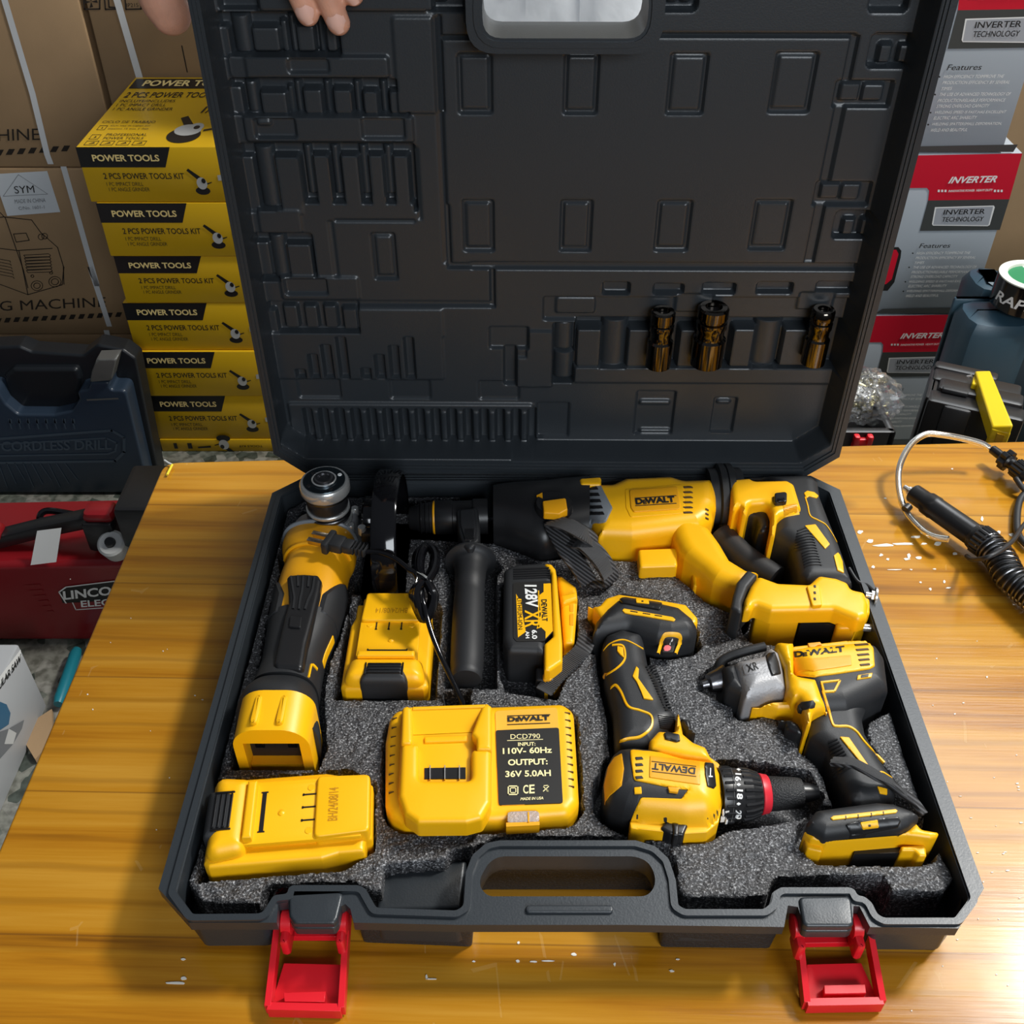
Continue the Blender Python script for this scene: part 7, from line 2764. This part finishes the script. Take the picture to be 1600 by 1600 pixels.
for k in range(46):
    c0 = Vector((bc_.x - .015 + rnd.uniform(-.026, .024), YO + .08 + rnd.uniform(-.02, .02), oz - .012 + rnd.uniform(0, .032)))
    dv = Vector((rnd.uniform(-1, 1), rnd.uniform(-1, 1), rnd.uniform(-1, 1))).normalized() * rnd.uniform(.008, .015)
    mp_.lathe(c0 - dv, c0 + dv, [(0, .003), (.3, .003), (.35, .0045), (.6, .0045), (.65, .0025), (1, .0025)], STEEL if k % 3 else None, 8)
mo = mp_.build('metal_parts', pbg)
mo['kind'] = 'stuff'

# ================================================================ ON THE TABLE TO THE RIGHT
to = thing('torch_handle', 'black cylindrical torch handle with spring cable lying on the table right of the case', 'torch', tuple(G(cY(1100, 800), 0)))
c0, c1 = G(cY(800, 545), .021), G(cY(1400, 960), .021)
s4 = .93 / 1600 / 4.5714
b = MB(BLKP)
b.lathe(c0, c1, [(0, 60 * s4), (.01, 72 * s4), (.02, 78 * s4), (.17, 80 * s4), (.19, 92 * s4), (.27, 94 * s4), (.28, 96 * s4), (.30, 90 * s4), (.74, 92 * s4), (.75, 100 * s4), (.80, 110 * s4), (.93, 108 * s4), (.97, 96 * s4), (1, 70 * s4)], None, 44)
axv = (c1 - c0).normalized()
sdv = axv.cross(Vector((0, 0, 1))).normalized()
upv = sdv.cross(axv)
for k in range(20):
    a = 2 * math.pi * k / 20
    dv = sdv * math.cos(a) + upv * math.sin(a)
    b.tube([c0.lerp(c1, .80) + dv * 108 * s4, c0.lerp(c1, .92) + dv * 107 * s4], .0016, n=6)
b.build('body', to)
b = MB(STEEL)
b.lathe(c0 - axv * .010, c0 + axv * .002, [(0, .0028), (.5, .0032), (.5, .0045), (1, .0045)], None, 18)
b.lathe(c0.lerp(c1, .10) - sdv * -.0 + sdv * .0 + Vector((-.012, -.008, -.004)), c0.lerp(c1, .10) + Vector((-.017, -.012, -.006)), [(0, .004), (1, .0045)], BLKP, 14)
b.build('nozzle_pin', to)
b = MB(BLK)
cbl = [c1 - axv * .01, G(cY(1420, 1060), .020), G(cY(1500, 1150), .020), G(cY(1620, 1250), .020), G(cY(1760, 1370), .020), G(cY(2000, 1560), .020), G(cY(2300, 1700), .018)]
cbl[1] = c1 + (cbl[2] - c1) * .3
b.tube(spline(cbl, 8), .0118, n=20)
b.build('cable', to)
b = MB(DSTEEL)
S = spline(cbl[0:1] + cbl[1:], 24)
tot = len(S)
hel = []
turns = 26
for i in range(tot * 6):
    u_ = i / (tot * 6 - 1)
    k = u_ * (tot - 1)
    i0 = min(int(k), tot - 2)
    p = S[i0].lerp(S[i0 + 1], k - i0)
    t = (S[i0 + 1] - S[i0]).normalized()
    sd = t.cross(Vector((0, 0, 1))).normalized()
    uu = sd.cross(t)
    a = 2 * math.pi * turns * u_
    hel.append(p + (sd * math.cos(a) + uu * math.sin(a)) * .0140)
b.tube(hel, .0010, n=6)
b.build('cable_spring', to)
hm = mat('clear_tube', (.95, .95, .93), .05, trans=.95, spec=.6)
b = MB(hm)
tp_ = [G(cY(1350, 230), .030), G(cY(1290, 195), .034), G(cY(1150, 158), .040), G(cY(1000, 132), .045), G(cY(900, 130), .045), G(cY(800, 195), .040), G(cY(730, 310), .030), G(cY(702, 430), .022), G(cY(718, 580), .014), G(cY(770, 700), .010), G(cY(870, 810), .012), G(cY(960, 862), .016), G(cY(1060, 880), .020)]
b.tube(spline(tp_, 7), .0034, n=14)
b.tube(spline(tp_, 7), .0019, mat('tube_bore', (.80, .74, .60), .3, trans=.6), n=10)
b.build('clear_hose', to)
cn = thing('hose_connector', 'small black ribbed hose connector on the table at the right edge', 'connector', tuple(G(cY(1480, 350), 0)))
k0, k1 = G(cY(1370, 235), .018), G(cY(1640, 440), .018)
b = MB(BLKP)
b.lathe(k0, k1, [(0, 30 * s4), (.02, 38 * s4), (.26, 40 * s4), (.28, 52 * s4), (.32, 62 * s4), (.48, 62 * s4), (.52, 48 * s4), (.60, 48 * s4), (.62, 66 * s4), (.92, 66 * s4), (1, 40 * s4)], None, 40)
axv = (k1 - k0).normalized()
sdv = axv.cross(Vector((0, 0, 1))).normalized()
upv = sdv.cross(axv)
for k in range(12):
    a = 2 * math.pi * k / 12
    dv = sdv * math.cos(a) + upv * math.sin(a)
    b.tube([k0.lerp(k1, .64) + dv * 64 * s4, k0.lerp(k1, .90) + dv * 64 * s4], .0026, n=6)
for k in range(6):
    a = 2 * math.pi * k / 6
    dv = sdv * math.cos(a) + upv * math.sin(a)
    b.tube([k0.lerp(k1, .33) + dv * 62 * s4, k0.lerp(k1, .47) + dv * 62 * s4], .004, n=6)
b.build('body', cn)
b = MB(BLK)
b.tube(spline([G(cY(1540, 440), .016), G(cY(1580, 500), .012), G(cY(1640, 560), .006)], 6), .0030, n=10)
b.build('lead', cn)
b = MB(BLK)
b.tube(spline([G(cY(1640, 730), .016), G(cY(1590, 790), .020), G(cY(1520, 890), .034), G(cY(1420, 970), .046), G(cY(1320, 1015), .044), G(cY(1230, 1025), .020), G(cY(1190, 1000), .010)], 8), .0022, n=10)
b.tube(spline([G(cY(1640, 520), .006), G(cY(1572, 600), .006), G(cY(1550, 720), .006), G(cY(1562, 850), .006), G(cY(1640, 940), .006)], 8), .0036, n=10)
tag(b.build('loose_cable', origin=tuple(G(cY(1500, 900), .0))), 'thin black cable looping over the torch handle at the right edge of the table', 'cable')
b = MB(mat('yellow_tie', (.80, .62, .03), .4))
b.tube([G((269, 726), .003), G((261, 742), .003)], .0013, n=8)
b.tube([G((257, 719), .004), G((263, 723), .004), G((269, 726), .003)], .0010, PALE, n=8)
tag(b.build('yellow_tie', origin=tuple(G((265, 734), 0))), 'short yellow plastic tie at the back left corner of the table', 'tie')

# ================================================================ THE HAND HOLDING THE LID
SKIN = mat('skin', (.62, .32, .22), .45, bump=.25, bscale=700, var=.10, vscale=60, sub=.08)
NAIL = mat('nail', (.74, .46, .38), .25)
pe = thing('person', 'hand of a person gripping the top edge of the open lid, fingertips over the front', 'person', tuple(FY((500, 0), .80)))


def lidp(px, py, d):
    """point in front of the moulded lid panel: d metres nearer than the panel"""
    q = FY((px, py), .797 + LD - d)
    return q


ht = TZ + LH1
hb = MB(SKIN)


def finger(pts, rad):
    hb.tube(spline(pts, 6), [rad[0] + (rad[1] - rad[0]) * i / ((len(pts) - 1) * 6) for i in range((len(pts) - 1) * 6 + 1)], n=16)
    for q_, r_ in ((pts[0], rad[0]), (pts[-1], rad[1])):
        ball(q_, r_)


def ball(c_, r_, sq=(1, 1, 1)):
    n1 = 10
    V = []
    for i in range(n1 + 1):
        for j in range(16):
            th, ph = math.pi * i / n1, 2 * math.pi * j / 16
            V.append((c_.x + r_ * sq[0] * math.sin(th) * math.cos(ph), c_.y + r_ * sq[1] * math.sin(th) * math.sin(ph), c_.z + r_ * sq[2] * math.cos(th)))
    hb.add(V, [(i * 16 + j, (i + 1) * 16 + j, (i + 1) * 16 + (j + 1) % 16, i * 16 + (j + 1) % 16) for i in range(n1) for j in range(16)])


tipA, tipB, tipC = lidp(481, 22, .012), lidp(529, 36, .012), lidp(552, -8, .012)
tipD = tipA + Vector((-.034, 0, .036))
palm = Vector((tipA.x - .060, .885, ht + .012))
nails = []
for tip, r0, r1, dk in ((tipA, .0098, .0088, .0), (tipB, .0100, .0090, .018), (tipC, .0088, .0080, .036), (tipD, .0092, .0084, -.018)):
    k1 = tip + Vector((-.010, -.004, .030))
    k2 = Vector((tip.x - .026, .800, ht + .016))
    k3 = Vector((tip.x - .040, .838, ht + .018))
    kn = Vector((tip.x - .052, .872, ht + .010))
    finger([kn, k3, k2, k1, tip], (r0 * 1.1, r1))
    nails.append((tip, k1, r1))
ball(palm + Vector((0, .004, -.006)), .030, (1.5, .62, .9))
ball(palm + Vector((-.03, .010, -.030)), .028, (1.2, .7, 1.1))
# thumb and heel of the hand outside the lid, at its upper left
la, lbp = FY((250, -20), .88), FY((262, 38), .88)
finger([palm + Vector((-.02, .01, -.01)), Vector((la.x + .02, .89, la.z + .02)), la, lbp + Vector((.004, 0, .008))], (.024, .0165))
finger([palm + Vector((-.01, .02, .0)), palm + Vector((-.05, .05, .06)), palm + Vector((-.10, .10, .20)), palm + Vector((-.15, .16, .36))], (.027, .040))
ho = hb.build('hand', pe, smooth=0)
ho.data.polygons.foreach_set('use_smooth', [True] * len(ho.data.polygons))
rm = ho.modifiers.new('remesh', 'REMESH')
rm.mode = 'VOXEL'
rm.voxel_size = .0016
rm.use_smooth_shade = True
sm = ho.modifiers.new('smooth', 'SMOOTH')
sm.factor = .6
sm.iterations = 6
for tip, k1, r in nails[:3]:
    d_ = (tip - k1).normalized()
    nb = MB(NAIL)
    sd = d_.cross(Vector((0, -1, 0))).normalized()
    V = []
    for i in range(7):
        for j in range(7):
            u_, v_ = (i / 6 - .5) * 2, j / 6
            a = u_ * .95
            ww = 1 - .25 * (abs(v_ - .5) * 2) ** 3
            V.append(tip + d_ * (-.0075 + .0135 * v_ - .002 * u_ * u_) + sd * (r * .96 * math.sin(a) * ww) + Vector((0, -1, 0)) * (r * 1.07 * math.cos(a) - .0022 * max(0, v_ - .6) * 2))
    nb.add(V, [(i * 7 + j, i * 7 + j + 1, (i + 1) * 7 + j + 1, (i + 1) * 7 + j) for i in range(6) for j in range(6)])
    nb.build('fingernail', pe)

for o in list(SC.objects):
    if '_local' in o:
        del o['_local']
